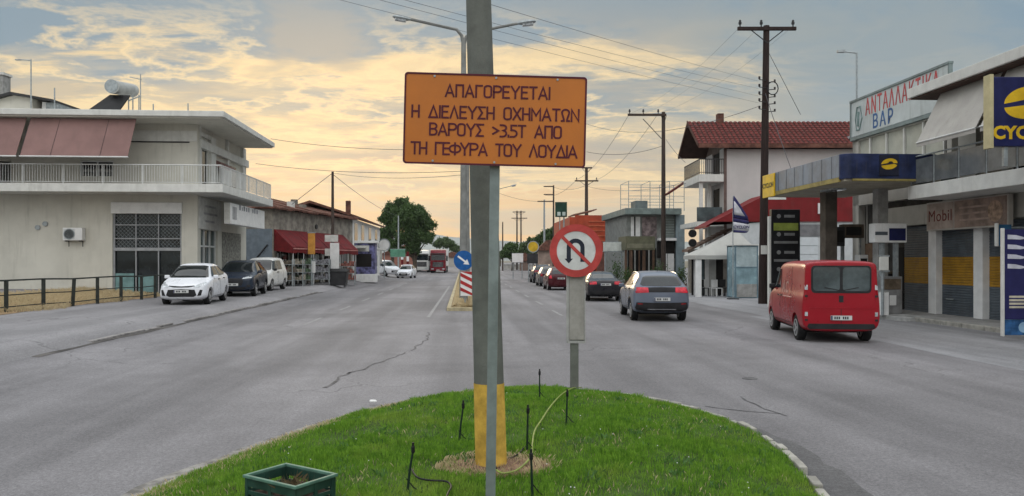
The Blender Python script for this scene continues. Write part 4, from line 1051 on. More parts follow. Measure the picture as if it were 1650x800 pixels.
# shop row beyond the corner building
M['old_wall'] = mat('old_brick_wall', (.235, .215, .185), .9, var=.28, scale=1.6, fine=.2, fscale=12, bump=.4, streak=.5)
M['blue_grey'] = mat('blue_grey_panel', (.14, .17, .20), .7, var=.12, streak=.3)
SHOP_RZ = -math.atan2(2.2, 13.0)
def old_shop():
    zb = .40; p = at(440, 49, zb); L = 13.3; W = 9; ze = 4.85; zr = 6.1; r = T('old_shop_building', 'long old grey shop building with brown roof and red awning', 'building', p, SHOP_RZ)
    mb = MB(); mb.box(-W, 0, 0, .3, 0, ze); mb.box(-.3, 0, .3, L, 2.3, ze); mb.box(-W, 0, L, L + .3, 0, ze); mb.box(-.3, 0, .3, .5, 0, 2.3); mb.box(-.4, -.35, .3, L, 0, 2.3)
    for k in range(1, 5): mb.box(-.3, 0, k * 2.6, k * 2.6 + .3, 0, 2.3)
    mb.build('wall', M['old_wall'], r)
    rng = random.Random(4); mb = MB(); n = 34      # hipped tile roof in sagging courses
    def quad_rows(a0, a1, b0, b1, k):
        for i in range(k):
            f, g_ = i / k, (i + 1) / k; P = [Vector(a0).lerp(Vector(a1), f), Vector(a0).lerp(Vector(a1), g_), Vector(b0).lerp(Vector(b1), g_), Vector(b0).lerp(Vector(b1), f)]
            dz = Vector((0, 0, rng.uniform(-.05, .05))); t = Vector((0, 0, .12)); mb.hexa([q + dz for q in P] + [q + dz + t for q in P])
    quad_rows((.45, -.4, ze), (.45, L + .6, ze), (-4.5, 2.0, zr), (-4.5, L - 4.5, zr), n)
    quad_rows((-W - .4, L + .6, ze), (-W - .4, -.4, ze), (-4.5, L - 4.5, zr), (-4.5, 2.0, zr), 12)
    quad_rows((.45, L + .6, ze), (-W - .4, L + .6, ze), (-4.5, L - 4.5, zr), (-4.51, L - 4.5, zr), 12)
    quad_rows((-W - .4, -.4, ze), (.45, -.4, ze), (-4.51, 2.0, zr), (-4.5, 2.0, zr), 12)
    mb.build('roof', M['tile_old'], r)
    mb = MB(); mb.box(-8, -.05, -.03, -.005, .55, 3.6); mb.build('painted_wall_panel', M['blue_grey'], r)
    mb = MB(); mb.box(-7, -.05, -.05, -.032, .0, .6); mb.build('wall_base', M['dark_metal'], r)
    mb = MB(); mb.tube([(-2.0, -.06, .7), (-.35, -.06, 2.6)], .05, 6); mb.build('drain_pipe', M['dark_metal'], r)
    mb = MB(); n = 20; L2 = 11.4; zt, zl, xo = 3.55, 2.42, 1.25
    for k in range(n):
        y0, y1 = L2 * k / n + .1, L2 * (k + 1) / n + .1; sg = .04 * math.sin(k * 1.3)
        mb.hexa([(xo, y0, zl + sg), (xo, y1, zl + sg), (0.02, y1, zt), (0.02, y0, zt), (xo, y0, zl + .03 + sg), (xo, y1, zl + .03 + sg), (.02, y1, zt + .03), (.02, y0, zt + .03)])
        mb.box(xo - .02, xo + .01, y0, y1, zl - .36 + sg, zl + sg)
    aw = mb.build('awning', M['red'], r)
    mb = MB(); mb.slab([(.02, .09, zl - .2), (xo, .09, zl - .36), (xo, .09, zl + .02), (.02, .09, zt)], .02); mb.build('awning_end', M['red'], aw)
    mb = MB(); mb.box(xo + .015, xo + .03, .2, L2, zl - .10, zl - .03); mb.build('awning_trim', mat('awning_trim', (.42, .20, .18), .7), aw)
    for k in range(8):
        mb = MB(); mb.tube([(xo - .05, .3 + k * 1.55, 0), (xo - .05, .3 + k * 1.55, zl)], .03, 6); mb.build('awning_post', M['rail_white'], r)
    for k in range(5):
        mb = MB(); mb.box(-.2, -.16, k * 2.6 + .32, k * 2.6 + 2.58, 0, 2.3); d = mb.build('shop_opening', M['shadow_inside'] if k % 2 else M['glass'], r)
        for q in (.35, 1.2, 2.45):
            mb = MB(); mb.box(-.155, -.1, k * 2.6 + q, k * 2.6 + q + .08, 0, 2.3); mb.build('opening_frame', M['trim_white'], d)
    mb = MB(); mb.disc((.04, 6.5, 4.0), .17, 'x', .08, 14); mb.build('wall_vent', M['dark_metal'], r)
    mb = MB(); mb.tube([(.05, 9.0, 4.0), (.3, 8.9, 4.6), (.45, 8.6, 4.75)], .05, 6); mb.build('wall_pipe', M['trim_white'], r)
    for x, y, h in ((-.9, 4.2, .55), (-1.6, 7.6, .4), (-3.2, 9.6, .5)):
        mb = MB(); mb.box(x - .2, x + .2, y, y + .4, ze, ze + (-x) * .28 + h); mb.build('chimney', M['trim_white'] if h == .55 else M['old_wall'], r)
    return r
old_shop()
def hanging_banner(px, y0, y1, wd, D, m, label, z=None):
    z0 = zz(y1, D); r = T('hanging_banner', label, 'banner', at(px, D, z0), 0); h = zz(y0, D) - z0
    mb = MB(); mb.box(-wd / 2, wd / 2, -.03, .03, 0, h); mb.build('panel', m, r, bevel=.01)
    mb = MB(); mb.box(-wd / 2 - .03, wd / 2 + .03, -.05, .05, h, h + .06); mb.tube([(0, .04, -z0 + gz(-11)), (0, .04, h)], .03, 6); mb.build('support', M['grey_metal'], r)
hanging_banner(502, 376, 410, .46, 50.9, mat('orange_banner', (.50, .24, .05), .6), 'narrow orange vertical banner in front of the red awning')
hanging_banner(503, 421, 440, .42, 50.7, M['white'], 'small white poster hanging below the orange banner')
def shop_display(px, D, kind, label):
    p = at(px, D); p.z = gz(p.x + SL * D); r = T('display_rack', label, 'display rack', p, A, 'goods racks outside the old shop'); rng = random.Random(px)
    mb = MB()
    for x in (-.6, .6):
        for y in (-.3, .3): mb.tube([(x, y, 0), (x, y, 1.7)], .03, 6)
    mb.build('frame', M['grey_metal'], r)
    for z in (.35, .85, 1.35):
        mb = MB(); mb.box(-.62, .62, -.32, .32, z, z + .03); sh = mb.build('shelf', M['grey_metal'], r)
        mb = MB(); x = -.55
        while x < .5:
            q = rng.uniform(.12, .24); mb.box(x, x + q - .02, -.25, .25, z + .032, z + .032 + rng.uniform(.15, .40)); x += q
        mb.build('goods', kind, sh)
for i, (px, D, c) in enumerate(((457, 48.6, (.12, .10, .08)), (474, 49.6, (.30, .27, .22)), (488, 50.6, (.09, .13, .08)), (517, 52.5, (.22, .22, .24)), (559, 57, (.25, .10, .08)))):
    shop_display(px, D, mat('goods_%d' % i, c, .7, var=.5, scale=8), ('rack of dark brown goods at the near end of the red awning', 'rack of beige goods under the red awning left of the banner', 'rack of greenish goods directly left of the orange banner', 'rack of grey goods between the orange banner and the wooden pole', 'rack of reddish goods beyond the dark waste bin')[i])

def utility_pole(px, D, ytop, label, arms=(), r0=.15, stay=None, group=None, base=None, lean=0.0, m=None):
    p = at(px, D); p.z = gz(p.x + SL * D) if base is None else base
    r = T('utility_pole', label, 'utility pole', p, 0, group); h = zz(ytop, D) - p.z
    mb = MB(); mb.tube([(0, 0, -.1), (lean * .5, 0, h * .5), (lean, 0, h)], r0, 12, r0 * .66); mb.build('pole', m or M['wood'], r, True)
    for (x0, x1, y, ins) in arms:      # cross-arm given by photo columns and row
        z = zz(y, D) - p.z; a, b = (x0 - px) * D / F, (x1 - px) * D / F
        mb = MB(); mb.box(a, b, -.2, -.08, z - .08, z + .08); ar = mb.build('crossarm', m or M['wood'], r, bevel=.01)
        for q in ins:
            X = (q - px) * D / F; mb = MB(); mb.lathe([(.03, 0), (.03, .1), (.07, .12), (.075, .2), (.05, .24), (.06, .28), (.03, .32)], 10, (X, -.14, z + .08)); mb.build('insulator', M['dark_metal'], ar)
        for s in (-1, 1):
            e = lean + s * min(abs(a), abs(b), .75)
            if abs(e) > .1: mb = MB(); mb.tube([(lean, -.14, z - .65), (e, -.14, z - .06)], .025, 5); mb.build('brace', M['dark_metal'], ar)
    return r
up = utility_pole(536, 54, 277, 'thin dark wooden pole before the old shop with small signboard', r0=.13)
mb = MB(); mb.box(-.5, .42, -.22, -.17, zz(390, 54) - up.location.z, zz(379, 54) - up.location.z); mb.box(-.5, .5, -.19, -.16, 2.0, 2.5); mb.build('signboard', M['faded_poster'], up)
mb = MB(); mb.box(-.12, .50, -.26, -.2, 1.0, 2.9); mb.build('pole_poster', M['white'], up)
def waste_bin(px, D, label):
    p = at(px, D); p.z = gz(p.x + SL * D); r = T('waste_bin', label, 'waste bin', p, A)
    mb = MB(); mb.hexa([(-.5, -.42, .12), (.5, -.42, .12), (.5, .42, .12), (-.5, .42, .12), (-.62, -.5, 1.05), (.62, -.5, 1.05), (.62, .5, 1.05), (-.62, .5, 1.05)]); mb.build('bin_body', M['dark_metal'], r, bevel=.03)
    mb = MB(); mb.prism([(-.55, 1.06), (.55, 1.06), (.4, 1.22), (-.2, 1.26)], 'x', -.66, .66); mb.build('lid', M['black'], r, bevel=.02)
    for x in (-.42, .42):
        for y in (-.35, .35): mb = MB(); mb.disc((x, y, .09), .09, 'x', .06, 14); mb.build('castor', M['rubber'], r)
waste_bin(546, 53, 'dark wheeled waste bin at the foot of the thin wooden pole')

def white_house():
    zb = .4; D0 = 63.5; r = T('white_house', 'small white house with brown roof beyond the old shop', 'house', at(566, D0, zb), R(3)); r.scale = (.82, .82, .82)
    mb = MB(); mb.box(-8, 0, 0, 24, 0, 6.2); mb.build('wall', M['white_wall'], r)
    mb = MB(); mb.prism([(.6, 6.2), (.6, 6.4), (-4, 7.9), (-8.6, 6.4), (-8.6, 6.2), (-4, 7.65)], 'y', -.5, 24.5); mb.build('roof', M['tile_old'], r)
    for y in (2, 7, 13, 19):
        for z in (.4, 3.6):
            mb = MB(); mb.box(-.02, .03, y, y + 2.2, z, z + 2.2); mb.build('window', M['glass'], r)
    for y in (.5, 11): mb = MB(); mb.box(.0, 1.2, y, y + 9, 3.2, 3.4); mb.build('balcony', M['trim_white'], r)
    mb = MB(); mb.box(-2.0, -1.5, 9, 9.5, 6.6, 8.6); mb.build('chimney', M['tile_old'], r)
white_house()
def poster_kiosk():
    D = 66; p = at(587, D); p.z = gz(p.x + SL * D); r = T('poster_kiosk', 'purple and blue advertising kiosk with white base by the road', 'kiosk', p, A)
    mb = MB(); mb.box(-1.05, 1.05, -.8, .8, 0, .7); mb.build('base', M['white'], r, bevel=.03)
    mb = MB(); mb.box(-.98, .98, -.75, .75, .7, 3.3); mb.build('cabin', mat('purple_blue', (.13, .13, .26), .5, var=.5, scale=3), r, bevel=.03)
    mb = MB(); mb.box(-1.15, 1.15, -.9, .9, 3.3, 3.5); mb.build('roof', M['white'], r, bevel=.03)
    mb = MB(); mb.box(-.7, .7, -.77, -.74, 1.3, 2.4); mb.build('hatch', M['shadow_inside'], r)
    mb = MB(); mb.box(-.8, .5, -.775, -.755, 2.6, 3.1); mb.build('fascia_poster', M['faded_poster'], r)
poster_kiosk()
def round_sign(px, py, rad, D, m, label, px_base=None, ring=None, base_z=None):
    p = at(px, D); p.z = gz(p.x + SL * D) if base_z is None else base_z; r = T('round_sign', label, 'sign', p, 0); z = zz(py, D) - p.z
    mb = MB(); mb.tube([(0, .08, 0), (0, .08, z)], .05, 8); mb.build('post', M['grey_metal'], r)
    mb = MB(); mb.disc((0, 0, z), rad, 'y', .12, 28); f = mb.build('face', m, r)
    mb = MB(); mb.ring((0, -.05, z), rad * 1.06, rad * .9, 'y', .06, 28); mb.build('rim', ring or M['grey_metal'], r)
    return r
round_sign(619, 395, .62, 82, M['white'], 'round white shop sign in front of the big tree')
def board_sign(px0, px1, y0, y1, D, m, label, posts=1, base_z=None, name='board_sign', cat='sign', rz=0, ybase=None):
    p = at((px0 + px1) / 2, D); p.z = gz(p.x + SL * D) if base_z is None else base_z
    r = T(name, label, cat, p, rz); wd = (px1 - px0) * D / F / 2; a, b = zz(y1, D) - p.z, zz(y0, D) - p.z
    mb = MB(); mb.box(-wd, wd, -.05, .05, a, b); mb.build('panel', m, r, bevel=.01)
    mb = MB(); mb.box(-wd - .04, wd + .04, -.03, .07, b, b + .05); mb.box(-wd - .04, wd + .04, -.03, .07, a - .05, a); mb.build('frame', M['grey_metal'], r)
    for s in ((0,) if posts == 1 else (-.8, .8)):
        mb = MB(); mb.tube([(s * wd, .09, 0), (s * wd, .09, b - .05)], .05, 8); mb.build('post', M['grey_metal'], r)
    return r
board_sign(629, 653, 402, 414, 88, mat('green_board', (.10, .25, .17), .6), 'small pale green sign board below the big tree')
board_sign(597, 612, 372, 384, 86, M['faded_poster'], 'pale square projecting board at the white house corner')
board_sign(604, 616, 403, 425, 84, M['faded_poster'], 'tall narrow pale board under the round white sign')
for i, (px, D) in enumerate(((648, 98), (657, 99))):
    p = at(px, D); p.z = gz(p.x + SL * D); r = T('striped_post', ('left of two red and white gate posts under the big tree', 'right of two red and white gate posts under the big tree')[i], 'post', p, 0, 'red and white posts')
    h = 3.4 - .3 * i
    for k in range(5): mb = MB(); mb.tube([(0, 0, h * k / 5), (0, 0, h * (k + 1) / 5)], .16, 10); mb.build('band', M['red'] if k % 2 == 0 else M['white'], r)

# ------------------------------------------------------------------ trees
def leafmat(name, c0, c1, c2):
    m = bpy.data.materials.new(name); m.use_nodes = True; nt = m.node_tree; nt.nodes.clear(); g = NG(nt)
    out = g.n('ShaderNodeOutputMaterial'); b = g.n('ShaderNodeBsdfPrincipled'); tc = g.n('ShaderNodeTexCoord').outputs['Object']
    a = g.noise(tc, .45, 4, .6); f = g.noise(tc, 3.5, 3, .7)
    c = g.mix(g.sm(a, .35, .65), c0, c1); c = g.mix(g.m('MULTIPLY', g.sm(f, .45, .75), .6), c, c2)
    g.put(b.inputs['Base Color'], c); b.inputs['Roughness'].default_value = .6; b.inputs['Specular IOR Level'].default_value = .25
    tr = g.n('ShaderNodeBsdfTranslucent'); g.put(tr.inputs[0], c); mx = g.n('ShaderNodeMixShader'); mx.inputs[0].default_value = .25
    g.put(mx.inputs[1], b.outputs[0]); g.put(mx.inputs[2], tr.outputs[0]); g.put(out.inputs[0], mx.outputs[0]); return m
LEAF = leafmat('tree_leaves', (.035, .070, .020), (.065, .115, .035), (.10, .15, .055))
LEAF2 = leafmat('pale_tree_leaves', (.05, .085, .03), (.08, .12, .045), (.12, .16, .07))
BARK = mat('bark', (.07, .055, .042), .95, var=.3, scale=4, bump=.5)
def tree(px, D, label, blobs, n, leaf=.28, m=None, group=None, trunk=.28, base_z=None, seed=1):
    """blobs: (px, py, radius_px) clumps read off the photo; depth spread is made here"""
    p = at(px, D); p.z = (gz(p.x + SL * D) if base_z is None else base_z); r = T('tree', label, 'tree', p, 0, group)
    rng = np.random.default_rng(seed); s = D / F; C = []
    for (bx, by, br) in blobs:
        C.append(((bx - px) * s, rng.uniform(-.5, .5) * br * s, zz(by, D) - p.z, br * s))
    tot = sum(c[3] ** 2 for c in C); V = []
    for (x, y, z, rr) in C:
        k = int(n * rr * rr / tot)
        cl = max(6, int(10 + rr * 7)); u = rng.normal(size=(cl, 3)); u /= np.linalg.norm(u, axis=1)[:, None]
        u[:, 2] = np.where(u[:, 2] < -.5, -u[:, 2], u[:, 2]); cen = u * rng.uniform(.45, .95, (cl, 1)) * rr
        w_ = rng.integers(0, cl, k); q = cen[w_] + rng.normal(size=(k, 3)) * rr * .19
        V.append(q + np.array([x, y, z]))
    V = np.concatenate(V); k = len(V)
    a = rng.normal(size=(k, 3)); a /= np.linalg.norm(a, axis=1)[:, None]; b = np.cross(a, rng.normal(size=(k, 3))); b /= np.linalg.norm(b, axis=1)[:, None]
    L = leaf * rng.uniform(.6, 1.3, (k, 1)); Q = np.stack([V - a * L, V + b * L * .55, V + a * L, V - b * L * .55], 1).astype(np.float32)
    me = bpy.data.meshes.new('crown'); me.vertices.add(k * 4); me.vertices.foreach_set('co', Q.ravel())
    me.loops.add(k * 4); me.loops.foreach_set('vertex_index', np.arange(k * 4, dtype=np.int32)); me.polygons.add(k); me.polygons.foreach_set('loop_start', np.arange(k, dtype=np.int32) * 4); me.update(); me.validate()
    link('crown', me, m or LEAF, r)
    mb = MB(); zc = min(c[2] for c in C); top = max(c[2] for c in C)
    mb.tube([(0, 0, -.1), (.05, .03, zc * .5), (0, 0, zc), (0, 0, (zc + top) / 2)], trunk, 9, trunk * .35)
    for (x, y, z, rr) in C: mb.tube([(0, 0, zc * .55), (x * .5, y * .5, (zc * .55 + z) / 2 + .2), (x, y, z)], trunk * .45, 6, .03)
    mb.build('trunk', BARK, r, True)
    return r
tree(668, 118, 'big dark green roadside tree behind the parked white cars', [(668, 350, 20), (655, 365, 18), (684, 362, 16), (672, 380, 20), (650, 390, 14), (690, 385, 11), (665, 400, 14), (640, 400, 10), (676, 344, 12)], 34000, .17, seed=3, trunk=.4)
tree(632, 130, 'dark taller tree standing left behind the big roadside tree', [(648, 332, 12), (632, 345, 16), (620, 358, 12), (645, 352, 14), (618, 380, 12), (630, 375, 14), (628, 398, 13), (655, 336, 9)], 26000, .18, seed=5, trunk=.35)
tree(714, 230, 'small distant round tree above the red truck', [(714, 394, 10), (706, 396, 7), (724, 396, 8), (730, 400, 6)], 6000, .28, LEAF2, seed=6)
tree(735, 300, 'low hazy distant tree just left of the lamp pole', [(734, 404, 8), (742, 408, 8)], 3000, .35, LEAF2, seed=8)
FT = ((826, 150, 'dark narrow tree right behind the main concrete pole', [(818, 405, 9), (826, 400, 9), (812, 412, 7), (826, 412, 9)]),
      (850, 160, 'dark tree behind the round yellow sign', [(848, 400, 10), (858, 392, 9), (842, 408, 9), (852, 410, 10)]),
      (870, 150, 'taller dark tree between the two thin poles right of centre', [(868, 392, 10), (876, 384, 9), (880, 396, 9), (866, 404, 10), (884, 378, 8), (890, 392, 9)]),
      (806, 260, 'tiny distant tree glimpsed beside the road right of the main pole', [(806, 412, 5), (800, 414, 4)]),
      (892, 130, 'dark tree crown showing above the no u-turn sign', [(896, 376, 9), (906, 384, 8), (892, 390, 9)]))
for i, (px, D, lb, bl) in enumerate(FT): tree(px, D, lb, bl, 8000, .22, LEAF if i % 2 == 0 else LEAF2, 'distant trees beyond the crossing', seed=20 + i)

# ------------------------------------------------------------------ CENTRE: concrete pole, orange sign, posts
def main_pole():
    D = POLE_XY[1]; r = T('concrete_lamp_pole', 'large round concrete pole with yellow painted foot on the lawn', 'pole', (POLE_XY[0], D, .2), 0)
    p0 = Vector((0, 0, -.1)); tx = -.027
    f = lambda z: .134 - .0062 * z
    mb = MB(); zs = [0.74, 1.2, 2, 3, 4, 5, 6.5, 8]
    bm = mb.bm; rings = []
    for z in zs: rings.append([bm.verts.new((tx * z + f(z) * math.cos(t), f(z) * math.sin(t), z)) for t in (2 * math.pi * k / 28 for k in range(28))])
    for a, b in zip(rings, rings[1:]):
        for k in range(28): bm.faces.new((a[k], a[(k + 1) % 28], b[(k + 1) % 28], b[k]))
    bm.faces.new(rings[-1]); mb.build('shaft', M['pole_concrete'], r, True)
    mb = MB(); bm = mb.bm; rings = []
    for z in (-.12, .2, .5, .742): rings.append([bm.verts.new((tx * z + (f(z) + .003) * math.cos(t), (f(z) + .003) * math.sin(t), z)) for t in (2 * math.pi * k / 28 for k in range(28))])
    for a, b in zip(rings, rings[1:]):
        for k in range(28): bm.faces.new((a[k], a[(k + 1) % 28], b[(k + 1) % 28], b[k]))
    mb.build('painted_foot', mat('yellow_pole_paint', (.52, .33, .06), .75, var=.22, scale=5, fine=.16, fscale=60, streak=.25, bump=.2), r, True)
    mb = MB(); z = 2.72; mb.box(tx * z - .15, tx * z + .16, -.13, .13, z, z + .035); mb.build('clamp_band', M['dark_metal'], r)
main_pole()
def sign_post():
    D = 5.72; p = at(789.5, D); r = T('steel_sign_post', 'thin galvanised steel post carrying the orange sign before the concrete pole', 'sign post', (p.x, p.y, .2), 0)
    b = (at(797, D) - p).x / (zz(268, D) - .26)
    mb = MB(); w_ = .036; h = zz(122, D) - .2
    for (x0, x1, y0, y1) in ((-w_, w_, 0, .008), (-w_, -w_ + .008, .008, .05), (w_ - .008, w_, .008, .05)):
        mb.hexa([(x0, y0, -.2), (x1, y0, -.2), (x1, y1, -.2), (x0, y1, -.2), (x0 + b * h, y0, h), (x1 + b * h, y0, h), (x1 + b * h, y1, h), (x0 + b * h, y1, h)])
    mb.build('channel', mat('post_steel', (.19, .225, .22), .45, metal=.3, var=.14, scale=5, streak=.15), r)
sign_post()

# stroke lettering in the square-cornered road-sign style: unit height, advance width
def arc(cx, cz, r, a0, a1, n=5): return [(cx + r * math.cos(R(a0 + (a1 - a0) * k / n)), cz + r * math.sin(R(a0 + (a1 - a0) * k / n))) for k in range(n + 1)]
def rrect(w, r=.2): return arc(w - r, 1 - r, r, 0, 90) + arc(r, 1 - r, r, 90, 180) + arc(r, r, r, 180, 270) + arc(w - r, r, r, 270, 360)
def glyph(c):
    W = .52
    bowlP = [(0, 0), (0, 1), (W - .22, 1)] + arc(W - .22, .74, .26, 90, -90, 8)[1:] + [(0, .48)]
    g = {
        'Α': (.60, [[(0, 0), (.30, 1), (.60, 0)], [(.11, .30), (.49, .30)]]), 'Π': (W, [[(0, 0), (0, 1), (W, 1), (W, 0)]]), 'Γ': (.44, [[(0, 0), (0, 1), (.44, 1)]]),
        'Ο': (W, [rrect(W) + [rrect(W)[0]]]), 'Ρ': (W, [bowlP]), 'Ε': (.44, [[(.44, 1), (0, 1), (0, 0), (.44, 0)], [(0, .52), (.38, .52)]]),
        'Υ': (.58, [[(0, 1), (.29, .48), (.58, 1)], [(.29, .48), (.29, 0)]]), 'Τ': (.50, [[(0, 1), (.50, 1)], [(.25, 1), (.25, 0)]]), 'Ι': (.0, [[(0, 0), (0, 1)]]),
        'Η': (.50, [[(0, 0), (0, 1)], [(.50, 0), (.50, 1)], [(0, .5), (.50, .5)]]), 'Δ': (.62, [[(.0, 0), (.31, 1), (.62, 0), (0, 0)]]), 'Λ': (.56, [[(0, 0), (.28, 1), (.56, 0)]]),
        'Σ': (.48, [[(.48, 1), (0, 1), (.28, .5), (0, 0), (.48, 0)]]), 'Χ': (.54, [[(0, 0), (.54, 1)], [(0, 1), (.54, 0)]]), 'Μ': (.64, [[(0, 0), (0, 1), (.32, .38), (.64, 1), (.64, 0)]]),
        'Ω': (.56, [[(0, 0), (.16, 0), (.16, .12)] + arc(.28, .72, .28, 205, -25, 10) + [(.40, .12), (.40, 0), (.56, 0)]]), 'Ν': (.54, [[(0, 0), (0, 1), (.54, 0), (.54, 1)]]),
        'Β': (.50, [[(0, .52), (0, 1), (.26, 1)] + arc(.26, .76, .24, 90, -90, 7)[1:] + [(0, .52)], [(0, .52), (0, 0), (.26, 0)] + arc(.26, .26, .26, -90, 90, 7)[1:]]),
        '>': (.40, [[(0, .22), (.40, .5), (0, .78)]]), '3': (.44, [[(0, 1), (.20, 1)] + arc(.20, .77, .23, 90, -90, 6)[1:] + arc(.18, .27, .27, 90, -90, 7)[1:] + [(0, 0)]]),
        '.': (.0, [[(0, 0), (0, .11)]]), '5': (.44, [[(.42, 1), (.04, 1), (.04, .58), (.18, .58)] + arc(.18, .29, .29, 90, -90, 8)[1:] + [(0, 0)]]),
        'Φ': (.62, [[(.31, 0), (.31, 1)], [(.2, .80), (.42, .80)] + arc(.42, .5, .30, 90, -90, 8)[1:] + [(.2, .2)] + arc(.2 + .0, .5, .30, 270, 90, 8)[1:]]), ' ': (.42, []),
    }
    return g[c]
def stroke_text(mb, s, x0, x1, zc, h, t, y):
    gap = 1.0; wd = sum(glyph(c)[0] for c in s); n = len(s) - 1; k = (x1 - x0 - t) / h; sp = (k - wd) / n; x = x0 + t / 2; lay = 0
    for c in s:
        w_, pl = glyph(c)
        for P in pl:
            closed = (Vector(P[0]) - Vector(P[-1])).length < 1e-4
            Q = [Vector((x + p[0] * h, zc - h / 2 + t / 2 + p[1] * (h - t))) for p in P]
            Q = [q for i, q in enumerate(Q) if i == 0 or (q - Q[i - 1]).length > 1e-5]
            if closed and (Q[0] - Q[-1]).length < 1e-5: Q = Q[:-1]
            m = len(Q); pairs = []
            for i in range(m):
                a = Q[i - 1] if (i > 0 or closed) else None; b = Q[(i + 1) % m] if (i < m - 1 or closed) else None
                d0 = (Q[i] - a).normalized() if a is not None else None; d1 = (b - Q[i]).normalized() if b is not None else None
                if d0 is None: d0 = d1
                if d1 is None: d1 = d0
                nn = Vector((-d0.y - d1.y, d0.x + d1.x)); nn = nn.normalized() if nn.length > 1e-4 else Vector((-d0.y, d0.x))
                cs = max(.45, nn.dot(Vector((-d0.y, d0.x)))); o = nn * (t / 2 / cs); q = Q[i].copy()
                if not closed and i == 0: q -= d1 * t / 2
                if not closed and i == m - 1: q += d0 * t / 2
                yy = y - .0002 * (lay % 3); pairs.append((mb.bm.verts.new((q.x + o.x, yy, q.y + o.y)), mb.bm.verts.new((q.x - o.x, yy, q.y - o.y))))
            for i in range(m if closed else m - 1): A_, B_ = pairs[i], pairs[(i + 1) % m]; mb.bm.faces.new((A_[0], A_[1], B_[1], B_[0]))
            lay += 1
        x += (w_ + sp) * h
def rounded(w, h, r, n=5):
    o = []
    for cx, cz, a in ((w - r, h - r, 0), (-w + r, h - r, 90), (-w + r, -h + r, 180), (w - r, -h + r, 270)):
        o += [(cx + r * math.cos(R(a + 90 * k / n)), cz + r * math.sin(R(a + 90 * k / n))) for k in range(n + 1)]
    return o
def orange_sign():
    D = 5.66; s = D / F; p = at(798, D, zz(194, D)); W, Hh = 147 * s, 73.5 * s
    r = T('orange_sign', 'orange rectangular road sign with dark red Greek lettering on the steel post', 'sign', p, 0); r.rotation_euler = (0, R(1.35), R(1.5))
    og = mat('sign_orange', (.42, .125, .009), .42, var=.05, scale=3, fine=.04, fscale=120, spec=.4)
    dr = mat('sign_dark_red', (.075, .012, .022), .5, var=.1)
    mb = MB(); mb.prism(rounded(W, Hh, .025), 'y', 0, .004); mb.build('plate', og, r)
    mb = MB(); o = rounded(W, Hh, .025); i = rounded(W - .013, Hh - .013, .016); n = len(o); bm = mb.bm
    a = [[bm.verts.new((q[0], y, q[1])) for q in L] for L, y in ((o, -.0035), (i, -.0035), (i, -.0005), (o, -.0005))]
    for u, v in ((0, 1), (1, 2), (2, 3), (3, 0)):
        for k in range(n): bm.faces.new((a[u][k], a[u][(k + 1) % n], a[v][(k + 1) % n], a[v][k]))
    mb.build('border', dr, r)
    mb = MB(); X = lambda px: (px - 798) * s
    for row, x0, x1, py in (('ΑΠΑΓΟΡΕΥΕΤΑΙ', 716, 886, 148.5), ('Η ΔΙΕΛΕΥΣΗ ΟΧΗΜΑΤΩΝ', 663, 934, 183), ('ΒΑΡΟΥΣ >3.5Τ ΑΠΟ', 692, 906, 211), ('ΤΗ ΓΕΦΥΡΑ ΤΟΥ ΛΟΥΔΙΑ', 663, 932, 242)):
        stroke_text(mb, row, X(x0), X(x1), (194 - py) * s, .096, .0132, -.003)
    mb.build('lettering', dr, r, recalc=False)
    mb = MB()
    for px in (699, 798, 897):
        for py in (126, 262): mb.disc((X(px), -.003, (194 - py) * s), .008, 'y', .006, 10)
    mb.build('rivet', M['grey_metal'], r)
    mb = MB()
    for z in (-.2, .2): mb.box(-W + .05, W - .05, .004, .03, z - .02, z + .02)
    mb.build('back_rail', M['grey_metal'], r)
orange_sign()

